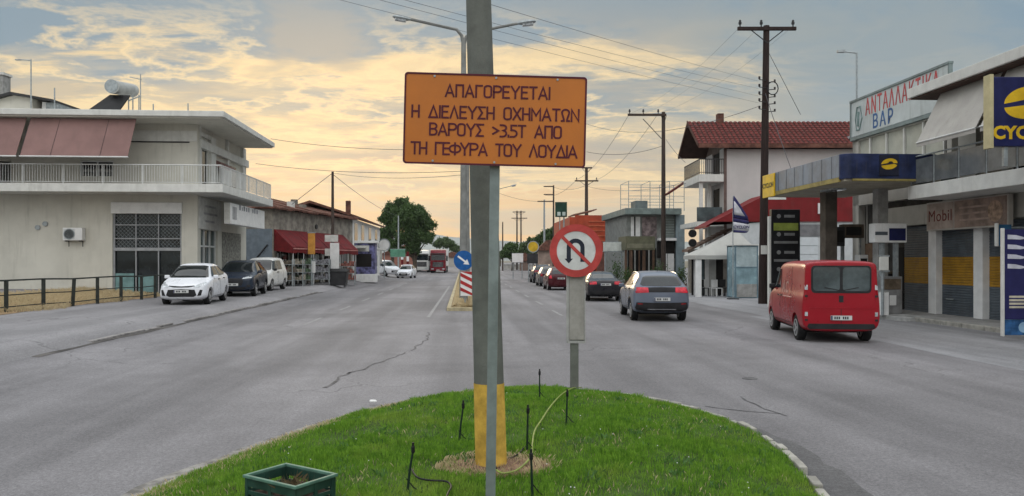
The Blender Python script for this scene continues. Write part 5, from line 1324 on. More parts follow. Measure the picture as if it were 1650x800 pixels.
def no_uturn():
    D = 11.2; s = D / F; z0 = .18; p = at(925.5, D); r = T('no_u_turn_sign', 'round red bordered no u-turn sign on grey post at lawn edge', 'sign', (p.x, p.y, z0), 0)
    zc = zz(404.5, D) - z0; X = lambda px: (px - 925.5) * s; Z = lambda py: zz(py, D) - z0
    mb = MB(); mb.box(X(919), X(932), -.04, .06, -.1, Z(545)); mb.build('post', M['pole_concrete'], r, bevel=.008)
    mb = MB(); mb.box(X(917), X(941), -.05, .10, Z(548), Z(425)); mb.build('post_box', mat('faded_grey_post', (.27, .26, .24), .8, var=.15, scale=4, streak=.4), r, bevel=.012)
    mb = MB(); mb.box(X(913), X(917) - .002, -.03, .06, Z(552), Z(440)); mb.box(X(941) + .002, X(943), -.03, .06, Z(552), Z(440)); mb.box(X(914), X(943), -.055, .08, Z(553), Z(549)); mb.build('post_flange', mat('dull_flange', (.33, .33, .32), .8, var=.15, streak=.4), r)
    R0 = 42.3 * s; c = (X(927.5), -.09, zc); W_ = mat('sign_white', (.52, .53, .52), .5, var=.08, scale=6); RD = mat('sign_red', (.40, .055, .05), .5, var=.12, scale=6); BK = mat('sign_ink', (.018, .022, .035), .5)
    mb = MB(); mb.disc(c, R0 * .985, 'y', .01, 48); fc = mb.build('face', W_, r)
    mb = MB(); mb.ring((c[0], c[1] - .002, c[2]), R0, R0 * .735, 'y', .018, 56); mb.build('red_ring', RD, r)
    # u-turn arrow (down head on the left) and the bar
    mb = MB(); k = R0; cx, cz = c[0], c[2]; y = c[1] - .0065
    def rect(pts, yy): mb.face([(cx + a * k, yy, cz + b * k) for a, b in pts])
    rect([(-.36, -.30), (-.20, -.30), (-.20, .12), (-.36, .12)], y)
    rect([(.16, -.42), (.32, -.42), (.32, .12), (.16, .12)], y)
    A0 = [(-.02 + .34 * math.cos(R(a)), .12 + .34 * math.sin(R(a))) for a in range(180, -1, -15)]; B0 = [(-.02 + .18 * math.cos(R(a)), .12 + .18 * math.sin(R(a))) for a in range(180, -1, -15)]
    for i in range(12): rect([A0[i], A0[i + 1], B0[i + 1], B0[i]], y)
    rect([(-.44, -.30), (-.28, -.48), (-.12, -.30)], y - .0003)
    mb.build('arrow', BK, r)
    mb = MB(); e = Vector((.707, -.707)) * .73; n = Vector((.707, .707)) * .065
    P = [-e - n, e - n, e + n, -e + n]; mb.prism([(cx + a.x * k, cz + a.y * k) for a in P], 'y', y - .004, y - .0012); mb.build('red_bar', RD, r)
no_uturn()

# second median: kerb, dry bed, lamp posts, keep-right sign
def median():
    c0, c1, d0, d1 = -.62, .62, 30.6, 130
    mb = MB(); t = .16; hh = .14
    P = [rb(c0, d0), rb(c1, d0), rb(c1 - .1, d1), rb(c0 + .1, d1)]; ins = Vector((t, t, 0))
    I = [P[0] + Vector((t, t, 0)), P[1] + Vector((-t, t, 0)), P[2] + Vector((-t, -t, 0)), P[3] + Vector((t, -t, 0))]
    for a in range(4):
        b = (a + 1) % 4; q = [P[a], P[b], I[b], I[a]]
        mb.hexa([(v.x, v.y, -.02) for v in q] + [(v.x, v.y, hh) for v in q])
    tag(mb.build('kerb', mat('yellowed_kerb', (.36, .31, .20), .85, var=.2, scale=3), bevel=.02), kind='structure')
    mb = MB(); mb.face([(v.x, v.y, .12) for v in I]); tag(mb.build('median_bed', M['dry_soil']), kind='structure')
    def f(rng, n):
        d = d0 + .2 + (d1 - d0 - 1) * rng.uniform(0, 1, n) ** 2; c = rng.uniform(c0 + .18, c1 - .18, n); return c - SL * d, d, np.full(n, .12)
    dry('dry_grass', 9000, f, 31, (.05, .22), (.01, .02))
median()
def street_lamp(px, D, ytop, arms, label, r0=.13, group='street lamps along the median', base_z=None, m=None):
    m = m or mat('lamp_post_grey', (.20, .205, .195), .6, var=.15, streak=.3); p = at(px, D); p.z = .12 if base_z is None else base_z; r = T('street_lamp', label, 'street lamp', p, 0, group); h = zz(ytop, D) - p.z
    mb = MB(); mb.tube([(0, 0, -.05), (0, 0, h * .4), (0, 0, h)], r0, 12, r0 * .55); mb.build('pole', m or M['grey_metal'], r, True)
    for (pts) in arms:            # photo points from the pole top to the luminaire tip
        Q = [Vector(((a - px) * D / F, 0, zz(b, D) - p.z)) for a, b in pts]
        mb = MB(); mb.tube(Q, r0 * .42, 8, r0 * .3); ar = mb.build('arm', m or M['grey_metal'], r, True)
        a, b = Q[-2], Q[-1]; d = (b - a).normalized(); n = Vector((-d.z, 0, d.x)) * (1 if d.x > 0 else -1); st = b
        mb = MB(); L = .85; secs = []
        for t, wv, hv in ((0, .06, .05), (.2, .13, .10), (.55, .17, .12), (.9, .14, .08), (1, .08, .04)):
            c = st + d * L * t; secs.append([mb.bm.verts.new(c + Vector((0, wv, 0)) * u + n * hv * v) for u, v in ((-1, 0), (-.7, .8), (.7, .8), (1, 0), (.7, -.6), (-.7, -.6))])
        for q, w_ in zip(secs, secs[1:]):
            for k in range(6): mb.bm.faces.new((q[k], q[(k + 1) % 6], w_[(k + 1) % 6], w_[k]))
        mb.bm.faces.new(secs[0]); mb.bm.faces.new(secs[-1]); hd = mb.build('luminaire', M['grey_metal'], ar, True)
        mb = MB(); c = st + d * L * .55 - n * .075; mb.tube([c - d * .25, c + d * .25], .10, 10); mb.build('lamp_glass', LAMP, hd)
    return r
street_lamp(747, 36, 62, [[(747, 74), (744, 58), (736, 48), (722, 45), (668, 33), (662, 32)], [(747, 74), (751, 60), (762, 52), (790, 47), (830, 39), (834, 38.5)]], 'tall double armed street lamp on the median behind the orange sign', .20)
street_lamp(753.5, 58, 196, [[(753.5, 203), (752, 196), (746, 191), (716, 184)], [(753.5, 203), (755, 196), (761, 191), (790, 184)]], 'second double armed street lamp farther along the median', .19)
street_lamp(797, 102, 306, [[(797, 312), (800, 307), (806, 304.5), (822, 300.5)]], 'single armed far street lamp right of the main pole', .14, base_z=0)
def keep_right():
    D = 32.2; p = at(747, D); r = T('keep_right_sign', 'blue round keep right arrow sign above red and white striped board', 'sign', (p.x, p.y, .12), 0); z = zz(420, D) - .12; s = D / F
    mb = MB(); mb.tube([(.06, .1, 0), (.06, .1, z + .3)], .035, 8); mb.build('post', M['grey_metal'], r)
    BL = mat('sign_blue', (.012, .085, .27), .45, var=.12, scale=5)
    mb = MB(); mb.disc((0, 0, z), .41, 'y', .02, 36); mb.build('blue_disc', BL, r)
    mb = MB(); e = Vector((.80, -.60)); n = Vector((.6, .8)); K = .41
    def q(a, b): v = e * a * K + n * b * K; return (v.x, z + v.y)
    mb.prism([q(-.72, -.09), q(.25, -.09), q(.25, .09), q(-.72, .09)], 'y', -.018, -.012); mb.prism([q(.2, -.32), q(.72, 0), q(.2, .32)], 'y', -.0185, -.0125); mb.build('white_arrow', M['white'], r)
    x0, x1 = (742 - 747) * s, (762 - 747) * s; z0, z1 = zz(477, D) - .12, zz(438, D) - .12
    mb = MB(); mb.box(x0, x1, .0, .02, z0, z1); bd = mb.build('striped_board', M['white'], r)
    mb = MB(); h = .15; sl = .26; w_ = x1 - x0; zc = z0 - .05
    while zc < z1:
        P = [(x0, zc + sl), (x1, zc), (x1, zc + h), (x0, zc + sl + h)]; P = [(a, min(max(b, z0), z1)) for a, b in P]
        if max(b for a, b in P) - min(b for a, b in P) > .02: mb.prism(P, 'y', -.006, -.001)
        zc += 2 * h
    mb.build('red_stripe', mat('stripe_red', (.34, .03, .03), .5), bd)
keep_right()

# lawn furniture
def crate():
    D = 5.55; c = at(468, D); r = T('plastic_crate', 'green plastic crate half filled with soil on the lawn', 'crate', (c.x, D, .2), R(-33))
    g = mat('crate_green', (.018, .052, .038), .5, var=.25, scale=4, streak=.3); gl = mat('crate_rim_green', (.085, .17, .13), .5, var=.2, scale=6)
    a, b, h, t = .26, .185, .25, .012
    def wall(x0, x1, y0, y1, horiz):
        mb = MB()
        mb.box(x0, x1, y0, y1, .0, .05); mb.box(x0, x1, y0, y1, .075, .11); mb.box(x0, x1, y0, y1, .135, .165); mb.box(x0, x1, y0, y1, .19, h)
        n = 2
        for k in range(n + 1):
            if horiz: x = x0 + (x1 - x0 - .03) * k / n; mb.box(x, x + .03, y0 - .004, y1 + .004, 0, h)
            else: y = y0 + (y1 - y0 - .03) * k / n; mb.box(x0 - .004, x1 + .004, y, y + .03, 0, h)
        return mb.build('side', g, r, bevel=.003)
    wall(-a, a, -b, -b + t, True); wall(-a, a, b - t, b, True); wall(-a, -a + t, -b + t, b - t, False); wall(a - t, a, -b + t, b - t, False)
    mb = MB(); mb.box(-a + t, a - t, -b + t, b - t, .0, .015); mb.build('bottom', g, r)
    mb = MB(); e = .014
    for q in ((-a - e, a + e, -b - e, -b + t), (-a - e, a + e, b - t, b + e), (-a - e, -a + t, -b + t, b - t), (a - t, a + e, -b + t, b - t)): mb.box(*q, h + .001, h + .022)
    mb.build('rim', gl, r, bevel=.004)
    # soil heap
    bm = bmesh.new(); bmesh.ops.create_grid(bm, x_segments=22, y_segments=16, size=1)
    for v in bm.verts:
        x, y = v.co.x * (a - .02), v.co.y * (b - .02); v.co = Vector((x, y, .14 + .05 * math.exp(-((x - .05) ** 2 + (y - .03) ** 2) / .02) + .03 * mnoise.noise(Vector((x * 14, y * 14, 0))) + .02 * mnoise.noise(Vector((x * 40, y * 40, 3)))))
    me = bpy.data.meshes.new('soil'); bm.to_mesh(me); bm.free(); so_ = link('soil', me, mat('crate_soil', (.055, .038, .028), .95, var=.4, scale=14, fine=.3, fscale=60)); so_.parent = None
    so_.location = r.location; so_.rotation_euler = r.rotation_euler; tag(so_, 'dark crumbly soil lying inside the green plastic crate', 'soil', kind='stuff')
    rng = np.random.default_rng(3)
    n = 160; x = rng.uniform(-.12, .2, n); y = rng.uniform(-.12, .14, n)
    o = blades('dead_stems', x, y, np.full(n, .15), rng.uniform(.04, .12, n), rng.uniform(.004, .008, n), mat('dead_stem', (.11, .085, .045), .9), 4, 1.4)
    o.location = r.location; o.rotation_euler = r.rotation_euler
crate()
def stake(px, y0, y1, label, tilt=0.0):
    z0 = .22; D = 1.78 * F / (y1 - HY); x = (px - CX) / F * D; z0 = float(lawn_z([x], [D])[0]); D = (CAMZ - z0) * F / (y1 - HY); x = (px - CX) / F * D
    r = T('irrigation_stake', label, 'irrigation stake', (x, D, z0), 0, 'sprinkler stakes on the lawn'); h = (y1 - y0) / F * D
    mb = MB(); mb.tube([(0, 0, -.05), (tilt * .5, 0, h * .55), (tilt, 0, h)], .011, 8, .008); mb.build('riser', mat('stake_green', (.012, .026, .017), .5), r, True)
    mb = MB(); mb.lathe([(.007, 0), (.015, .01), (.015, .05), (.009, .06), (.009, .085)], 8, (tilt, 0, h - .02)); mb.build('nozzle', M['black'], r)
    mb = MB(); mb.tube([(.0, 0, .12), (.05, .02, .05), (.12, .03, .0)], .005, 6); mb.build('feed_tube', M['black'], r)
    return r
for a in ((869.5, 603, 646, 'short dark sprinkler stake at the far end of the lawn', 0), (912.5, 637, 686, 'dark sprinkler stake just below the no u-turn post', .01), (849, 664, 731, 'tall dark sprinkler stake between concrete pole and yellow hose', .01),
          (739, 656, 714, 'leaning sprinkler stake left of the yellow pole foot', .045), (655, 727, 797, 'near sprinkler stake between crate and pole', .05), (858, 738, 806, 'nearest dark sprinkler stake at bottom right of the bare soil', -.01)): stake(*a)
def lawn_path(pts, lift):
    out = []
    for px, py in pts:
        z = .2
        for _ in range(4): D = (CAMZ - z) * F / (py - HY); x = (px - CX) / F * D; z = float(lawn_z([x], [D])[0]) + lift
        out.append((x, D, z))
    return out
def smooth_path(P, n=6):
    P = [Vector(p) for p in P]; out = []
    for i in range(len(P) - 1):
        p0, p1, p2, p3 = P[max(i - 1, 0)], P[i], P[i + 1], P[min(i + 2, len(P) - 1)]
        for s in range(n): t = s / n; out.append(.5 * ((2 * p1) + (p2 - p0) * t + (2 * p0 - 5 * p1 + 4 * p2 - p3) * t * t + (3 * p1 - p0 - 3 * p2 + p3) * t ** 3))
    return out + [P[-1]]
def hose(pts, rad, m, name, label, cat, lift=.03):
    mb = MB(); mb.tube(smooth_path(lawn_path(pts, lift)), rad, 8); tag(mb.build(name, m, None, True), label, cat)
YH = mat('hose_yellow', (.20, .25, .06), .5, var=.2, scale=8)
hose([(937, 622), (922, 626), (905, 636), (888, 654), (874, 675), (862, 694), (858, 715), (856, 735), (836, 756), (812, 763), (800, 758)], .0085, YH, 'garden_hose', 'yellow green garden hose curving across the lawn', 'hose', .05)
hose([(663, 756), (672, 769), (690, 774), (718, 776), (727, 784), (722, 795), (718, 806)], .008, M['black'], 'drip_pipe', 'thin black drip pipe lying near the crate', 'drip pipe', .05)
hose([(846, 720), (830, 735), (800, 745), (800, 756)], .007, M['black'], 'drip_pipe', 'thin black drip pipe at the foot of the concrete pole', 'drip pipe', .04)
mb = MB(); mb.box(-.05, .05, -.03, .03, 0, .035); o = mb.build('litter_scrap', M['white'], bevel=.02); o.location = (*gp(601, 654)[:2], .045); o.rotation_euler = (.2, .1, .6); tag(o, 'small white scrap of litter on the left lawn edge', 'litter')
def flower_specks():
    rng = random.Random(9); mb = MB()
    for k in range(46):
        x, y = rng.uniform(-2.6, 2.4), rng.uniform(5.8, 10.8)
        if isl_dist([x], [y])[0] < .3: continue
        z = float(lawn_z([x], [y])[0]) + rng.uniform(.03, .05); mb.disc((x, y, z), .0055, 'z', .005, 6)
    tag(mb.build('clover_flowers', M['white']), kind='stuff')
flower_specks()

# ------------------------------------------------------------------ RIGHT: pavement, shops, petrol station
M['paving'] = mat('paving', (.25, .245, .235), .85, var=.15, scale=2, fine=.15, fscale=30)
def pavement():
    mb = MB(); P = [rb(14.95, 12), rb(24, 12), rb(24, 30.5), rb(15.0, 30.5), rb(14.6, 29.6), rb(14.6, 27.2), rb(14.95, 26.2)]
    mb.prism([(p.x, p.y) for p in P], 'z', -.05, .13); tag(mb.build('pavement', M['paving'], bevel=.02), kind='structure')
    mb = MB()
    for k in range(18):
        a, b = rb(14.93, 12 + k), rb(14.93, 12.97 + k); c, d = rb(14.78, 12.97 + k), rb(14.78, 12 + k)
        if 12 + k > 25.5: break
        mb.hexa([(q.x, q.y, -.02) for q in (a, b, c, d)] + [(q.x, q.y, .14) for q in (a, b, c, d)])
    tag(mb.build('kerb', M['kerb'], bevel=.02), kind='structure')
    mb = MB(); P = [rb(12.4, 24.2), rb(14.8, 23.2), rb(14.85, 25.4), rb(12.7, 26.0)]
pavement()

def put_plate(parent, name, x0, x1, y0, y1, z0, z1, m, bevel=.008):
    mb = MB(); mb.box(x0, x1, y0, y1, z0, z1); return mb.build(name, m, parent, bevel=bevel)
M['r_wall'] = mat('right_render', (.40, .385, .35), .85, var=.08, scale=1, streak=.35)
M['awn_cream'] = mat('cream_awning', (.37, .355, .33), .8, var=.07, scale=1.5, streak=.15)
M['rail_glass'] = mat('smoked_rail_panel', (.12, .13, .135), .2, var=.15, spec=.6)
M['shut_grey'] = mat('shutter_grey', (.085, .10, .115), .5, var=.15, streak=.2)
M['shut_yel'] = mat('shutter_yellow', (.34, .18, .02), .55, var=.15, streak=.2)
def shutter(r, x, y0, y1, z0, z1, s0, s1):
    """roller shutter facing the road (-x): slatted, with the painted band between s0 and s1"""
    o = None
    for nm, a, b, m in (('shutter', z0, s0, M['shut_grey']), ('shutter_band', s0, s1, M['shut_yel']), ('shutter_top', s1, z1, M['shut_grey'])):
        mb = MB(); n = max(1, int((b - a) / .085)); hh = (b - a) / n
        for k in range(n): mb.prism([(x + .02, a + k * hh), (x - .004, a + k * hh + .006), (x - .012, a + (k + .5) * hh), (x - .004, a + (k + 1) * hh - .006), (x + .02, a + (k + 1) * hh)], 'y', y0, y1)
        q = mb.build(nm, m, o or r)
        o = o or q
    return o
def right_building():
    zb = .1; D0 = 12; r = T('shop_building', 'two storey beige shop building with cream awnings, smoked balcony rail and roller shutters', 'building', rb(16.6, D0, zb), A)
    Lu = 14.0; z1b, z1t, ze, zt = 3.92, 4.36, 7.25, 7.62
    cols = [al(1503.5, 16.6) - D0, al(1577.5, 16.6) - D0, al(1660, 16.6) - D0 - .2]
    for y in cols: put_plate(r, 'column', -.06, .34, y - .22, y + .22, 0, 3.2, M['white'])
    mb = MB(); mb.box(0, 8, -1, 0, 0, ze); mb.box(0, .3, 0, Lu + 4.4, 3.2, z1b); mb.box(0, .3, 0, 8.2, 0, 3.2); mb.box(.35, .4, 8.2, Lu + 4.4, 0, 3.2); mb.box(0, 8, Lu - .3, Lu, z1t, ze)
    mb.box(0, .3, 0, 8.3, z1t, ze); mb.box(0, .3, 8.3, 13.7, 6.5, ze); mb.box(0, .3, 10.0, 10.6, z1t, 6.5); mb.box(0, .3, 11.6, 11.9, z1t, 6.5); mb.box(0, .3, 13.1, 13.7, z1t, 6.5)
    mb.build('wall', M['r_wall'], r)
    put_plate(r, 'balcony_slab', -1.75, 8, -1, Lu, z1b, z1t, M['trim_white'], .015)
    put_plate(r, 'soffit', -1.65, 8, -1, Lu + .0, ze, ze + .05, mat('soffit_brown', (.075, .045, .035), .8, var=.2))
    mb = MB(); mb.box(-1.72, 8, -1.05, Lu + .1, ze + .05, zt); mb.build('roof', M['trim_white'], r, bevel=.02)
    railing(r, (-1.68, -.9, z1t), (-1.68, Lu - .1, z1t), .95, 12, M['grey_metal'], M['rail_glass'])
    railing(r, (-1.68, Lu - .08, z1t), (-.1, Lu - .08, z1t), .95, 2, M['grey_metal'], M['rail_glass'])
    # upper openings: dark glass and brown shutters
    for (y0, y1, m, nm) in ((8.35, 9.95, mat('brown_shutter', (.17, .085, .045), .6, var=.15, stretch=(1, 1, 8)), 'window_shutter'), (10.65, 11.55, M['glass'], 'window'), (11.95, 13.05, mat('beige_curtain', (.26, .22, .17), .8, var=.2, stretch=(1, 6, .4)), 'window')):
        put_plate(r, nm, .12, .16, y0, y1, z1t + .02, 6.5, m, 0)
    # awnings from the eave to beyond the rail
    for (y0, y1) in ((10.15, 13.0), (6.9, 9.95), (3.6, 6.7)):
        mb = MB(); n = 7; x0, xt = -2.05, -1.25; zl = 5.66
        for k in range(n):
            a, b = y0 + (y1 - y0) * k / n, y0 + (y1 - y0) * (k + 1) / n
            mb.hexa([(x0, a, zl), (x0, b, zl), (x0 + .02, b, zl), (x0 + .02, a, zl), (xt, a, ze), (xt, b, ze), (xt + .02, b, ze), (xt + .02, a, ze)])
            mb.box(x0, x0 + .015, a, b, zl - .14, zl)
        bmesh.ops.remove_doubles(mb.bm, verts=mb.bm.verts, dist=.001); aw = mb.build('awning', M['awn_cream'], r)
        mb = MB(); mb.tube([(x0, y0, zl), (x0, y1, zl)], .03, 8)
        for y in (y0 + .05, y1 - .05): mb.tube([(x0, y, zl), (-.2, y, zl + .5)], .02, 6)
        mb.build('awning_bar', M['rail_white'], aw)
    # shutters between the columns
    for (a, b) in ((cols[1] + .22, cols[0] - .22), (cols[2] + .22, cols[1] - .22), (cols[0] + .22, cols[0] + 2.1)): shutter(r, .18, a, b, .02, 3.15, 1.06, 2.02)
    put_plate(r, 'shutter_handle', .12, .15, cols[0] - .9, cols[0] - .5, .55, .6, M['grey_metal'])
    # ground floor of the back part: dark door, small boxes
    put_plate(r, 'door', .2, .24, cols[0] + 2.2, cols[0] + 2.75, 0, 2.4, M['shadow_inside'])
    return r, cols
RB, RCOLS = right_building()
def faded_sign():
    y0, y1 = al(1493, 16.25), al(1625, 16.25); z0, z1 = 3.02, 4.0; r = T('shop_sign', 'faded pinkish shop sign with old red lettering above the shutters', 'sign', rb(16.25, y0, z0), A); L = y0 - y1
    put_plate(r, 'frame', 0, .16, -L, 0, 0, z1 - z0, mat('sign_frame', (.40, .37, .33), .7, var=.1))
    put_plate(r, 'panel', -.012, 0, -L + .05, -1.55, .05, z1 - z0 - .05, mat('faded_sign_panel', (.26, .19, .155), .7, var=.25, scale=2, streak=.3))
    put_plate(r, 'name_panel', -.012, 0, -1.5, -.05, .05, z1 - z0 - .05, mat('faded_name_panel', (.36, .29, .25), .7, var=.15, scale=3))
    put_text('Mobil', .55, (-.014, -.78, .48), LEFTF, mat('faded_red_letter', (.15, .035, .03), .7, var=.2), r, extrude=.004, gap=1.08)
    mb = MB(); mb.disc((-.016, -L + .55, .49), .33, 'x', .008, 24); mb.build('faded_emblem', mat('faded_emblem', (.36, .25, .18), .7, var=.3, scale=6), r)
    mb = MB()
    for k, (a, b) in enumerate(((1.8, 3.4), (1.8, 3.1), (1.8, 3.3))): mb.box(-.016, -.0125, -b, -a, .66 - k * .2, .72 - k * .2)
    mb.build('faded_line', mat('faded_line', (.34, .25, .21), .7), r)
faded_sign()
def cyclon_logo(mb, cx, cz, s, y):
    """yellow swirl: two crescents round a slanted slot"""
    up = [(cx + s * (math.cos(R(a)) * 1.0), cz + s * .62 * math.sin(R(a)) + s * .10 * math.cos(R(a))) for a in range(-4, 186, 8)]
    lo = [(cx + s * (math.cos(R(a)) * .30 + .18), cz + s * (.20 * math.sin(R(a)) + .08)) for a in range(180, -10, -10)]
    mb.prism(up + lo, 'y', y - .004, y)
    dn = [(cx + s * math.cos(R(a)) * 1.0, cz - s * .12 + s * .58 * math.sin(R(a)) + s * .10 * math.cos(R(a))) for a in range(184, 352, 8)]
    l2 = [(cx + s * (.62), cz - s * .02), (cx - s * .2, cz - s * .16)]
    mb.prism(dn + l2, 'y', y - .004, y)
def cyclon_sign():
    D = 19.6; s = D / F; p = at(1601, D, zz(236, D)); r = T('fuel_brand_sign', 'dark blue box sign with yellow swirl over yellow lettering', 'sign', p, 0); W, H_ = 1.78, 112 * s
    put_plate(r, 'box', 0, W, .0, .22, 0, H_, M['navy'], .015)
    put_plate(r, 'frame', -.11, -.012, -.03, .25, -.05, H_ + .06, mat('cream_frame', (.46, .41, .24), .6, var=.1))
    put_plate(r, 'frame', W + .012, W + .11, -.03, .25, -.05, H_ + .06, mat('cream_frame', (.46, .41, .24), .6, var=.1))
    mb = MB(); cyclon_logo(mb, .89, H_ * .645, .62, 0); mb.build('swirl_logo', M['yellow'], r)
    put_text('CYCLON', .44, (.89, -.003, .33), FRONT, M['yellow'], r, bold=.018, extrude=.004, sx=1.0)
    put_plate(r, 'bracket', .3, .4, .05, .15, -.5, 0, M['grey_metal']); put_plate(r, 'bracket', 1.3, 1.4, .05, .15, -.5, 0, M['grey_metal'])
cyclon_sign()
def banner_board():
    D = 19.1; s = D / F; p = at(1617, D, .13); r = T('banner_board', 'tall dark blue advertising board with white lettering on the right pavement', 'banner', p, 0); H_ = zz(370, D) - .13; W = .95
    put_plate(r, 'panel', .02, W, 0, .06, .42, H_, mat('banner_navy', (.022, .022, .09), .5, var=.1), .008)
    put_plate(r, 'lower_panel', .02, W, 0, .06, .03, .41, mat('banner_blue', (.03, .10, .24), .5, var=.35, scale=4), .008)
    put_plate(r, 'edge', -.03, .018, -.02, .08, 0, H_ + .03, M['trim_white']); put_plate(r, 'edge', W + .002, W + .05, -.02, .08, 0, H_ + .03, M['trim_white'])
    lt = mat('banner_white', (.55, .55, .62), .5)
    for k in range(4):
        z = H_ - .19 - k * .24; mb = MB(); mb.prism([(.10, z - .05), (.42, z - .06), (.62, z - .02), (.88, z - .06), (.88, z + .05), (.70, z + .06), (.5, z + .0), (.3, z + .05), (.10, z + .06)], 'y', -.004, -.0005); mb.build('white_row', lt, r)
    mb = MB()
    for k in range(4): mb.box(.14, .8 - .1 * (k % 2), -.004, -.0005, .95 - k * .085, 1.0 - k * .085)
    mb.build('white_lines', mat('banner_cream', (.50, .46, .36), .6), r)
    mb = MB(); mb.disc((.5, -.003, .22), .13, 'y', .005, 20); mb.build('pale_emblem', mat('pale_blue_emblem', (.25, .40, .55), .5), r)
banner_board()
def small_blue_sign():
    D = 22.6; s = D / F; p = at(1608, D, zz(396, D)); r = T('projecting_sign', 'small blue projecting sign beside the right shutter', 'sign', p, 0)
    put_plate(r, 'box', .02, .40, 0, .1, 0, 34 * s, mat('sign_teal_blue', (.03, .11, .22), .5, var=.2), .01); put_plate(r, 'side', -.03, .015, -.02, .12, -.02, 36 * s, M['trim_white']); put_plate(r, 'arm', .4, 1.0, .03, .07, .5, .55, M['grey_metal'])
    mb = MB(); mb.ring((.2, -.006, .3), .11, .07, 'y', .008, 18); mb.build('emblem', mat('pale_blue_emblem', (.25, .40, .55), .5), r)
small_blue_sign()

M['parapet'] = mat('parapet_sign', (.46, .50, .50), .65, var=.08, scale=1.2, streak=.3)
M['parapet_frame'] = mat('parapet_frame', (.16, .20, .20), .6, var=.15)
def parts_shop():
    """the taller building behind: spare-parts shop with lettered parapet"""
    zb = .1; D0 = 26.35; L = 6.7; r = T('spare_parts_building', 'tall pale building with red and blue lettered parapet behind the canopy', 'building', rb(16.6, D0, zb), A); zt = 8.58
    mb = MB(); mb.box(.02, 9, 0, .25, 4.4, zt - .3); mb.box(.02, .3, .25, L, 6.9, zt - .3); mb.box(.02, 9, L - .3, L, 0, zt - .3); mb.box(.02, .3, .25, L, 4.2, 5.0); mb.box(.02, .3, L - .5, L, 0, 7.1); mb.box(.35, .4, 1, L, 0, 4.2)
    mb.build('wall', M['r_wall'], r)
    put_plate(r, 'parapet', -.06, .02, .0, L, 7.12, zt, M['parapet'], .01)
    mb = MB(); mb.box(-.10, .06, -.05, L + .05, zt, zt + .09); mb.box(-.09, .04, -.04, .05, 7.05, zt); mb.box(-.09, .04, L - .05, L + .04, 7.05, zt); mb.box(-.10, .04, -.02, L, 6.96, 7.1); mb.build('parapet_frame', M['parapet_frame'], r, bevel=.008)
    put_plate(r, 'roof', .1, 9, .1, L, zt - .35, zt - .28, M['concrete'], 0)
    redl = mat('red_letter', (.42, .07, .075), .6, var=.15); blul = mat('blue_letter', (.04, .11, .26), .6, var=.15)
    put_text('ΑΝΤΑΛΛΑΚΤΙΚΑ', .92, (-.066, L - 1.2, 8.12), LEFTF, redl, r, align='LEFT', bold=.012, sx=.60, gap=1.22)
    put_text('ΒΑΡ', .78, (-.066, L - 1.75, 7.45), LEFTF, blul, r, align='LEFT', bold=.012, sx=.86, gap=1.3)
    mb = MB()
    mb.tube([(-.07, L - .75, 7.35), (-.07, L - .95, 7.8), (-.07, L - .8, 8.3), (-.07, L - .55, 8.3), (-.07, L - .42, 7.8), (-.07, L - .5, 7.35), (-.07, L - .75, 7.35)], .035, 6); mb.tube([(-.07, L - .64, 7.5), (-.07, L - .68, 8.1)], .06, 6); mb.build('parapet_emblem', mat('emblem_grey', (.18, .25, .24), .6), r)
    for k in range(5):
        a = .5 + k * 1.22
        put_plate(r, 'window_panel', .1, .14, a, a + 1.12, 5.0, 6.9, mat('cream_blind', (.40, .40, .345), .6, var=.08), 0)
        put_plate(r, 'mullion', .02, .10, a - .09, a - .01, 5.0, 6.9, M['trim_white'])
    # open bay below, lit from outside, with odds and ends
    put_plate(r, 'bay_back', .30, .34, 1, 6, 0, 4.2, mat('bay_dark', (.06, .055, .05), .8, var=.3), 0)
    put_plate(r, 'bay_shutter', .2, .24, 4.6, 6.0, .0, 2.6, mat('brown_bay', (.13, .08, .05), .7, var=.3), 0)
parts_shop()
def lamp_r():
    D = 33.5; z = 8.6; p = at(1389, D, z); r = T('roof_lamp', 'thin lamp mast with short left arm above the parts shop parapet', 'lamp', p, 0); s = D / F
    mb = MB(); mb.tube([(0, .5, -.3), (0, .5, zz(80, D) - z)], .045, 8); mb.build('mast', M['grey_metal'], r)
    mb = MB(); mb.tube([(0, .5, zz(81, D) - z), (-31 * s, .5, zz(77, D) - z)], .035, 6); mb.box(-32 * s, -20 * s, .42, .58, zz(80, D) - z, zz(77, D) - z + .02); mb.build('arm', M['grey_metal'], r)
lamp_r()

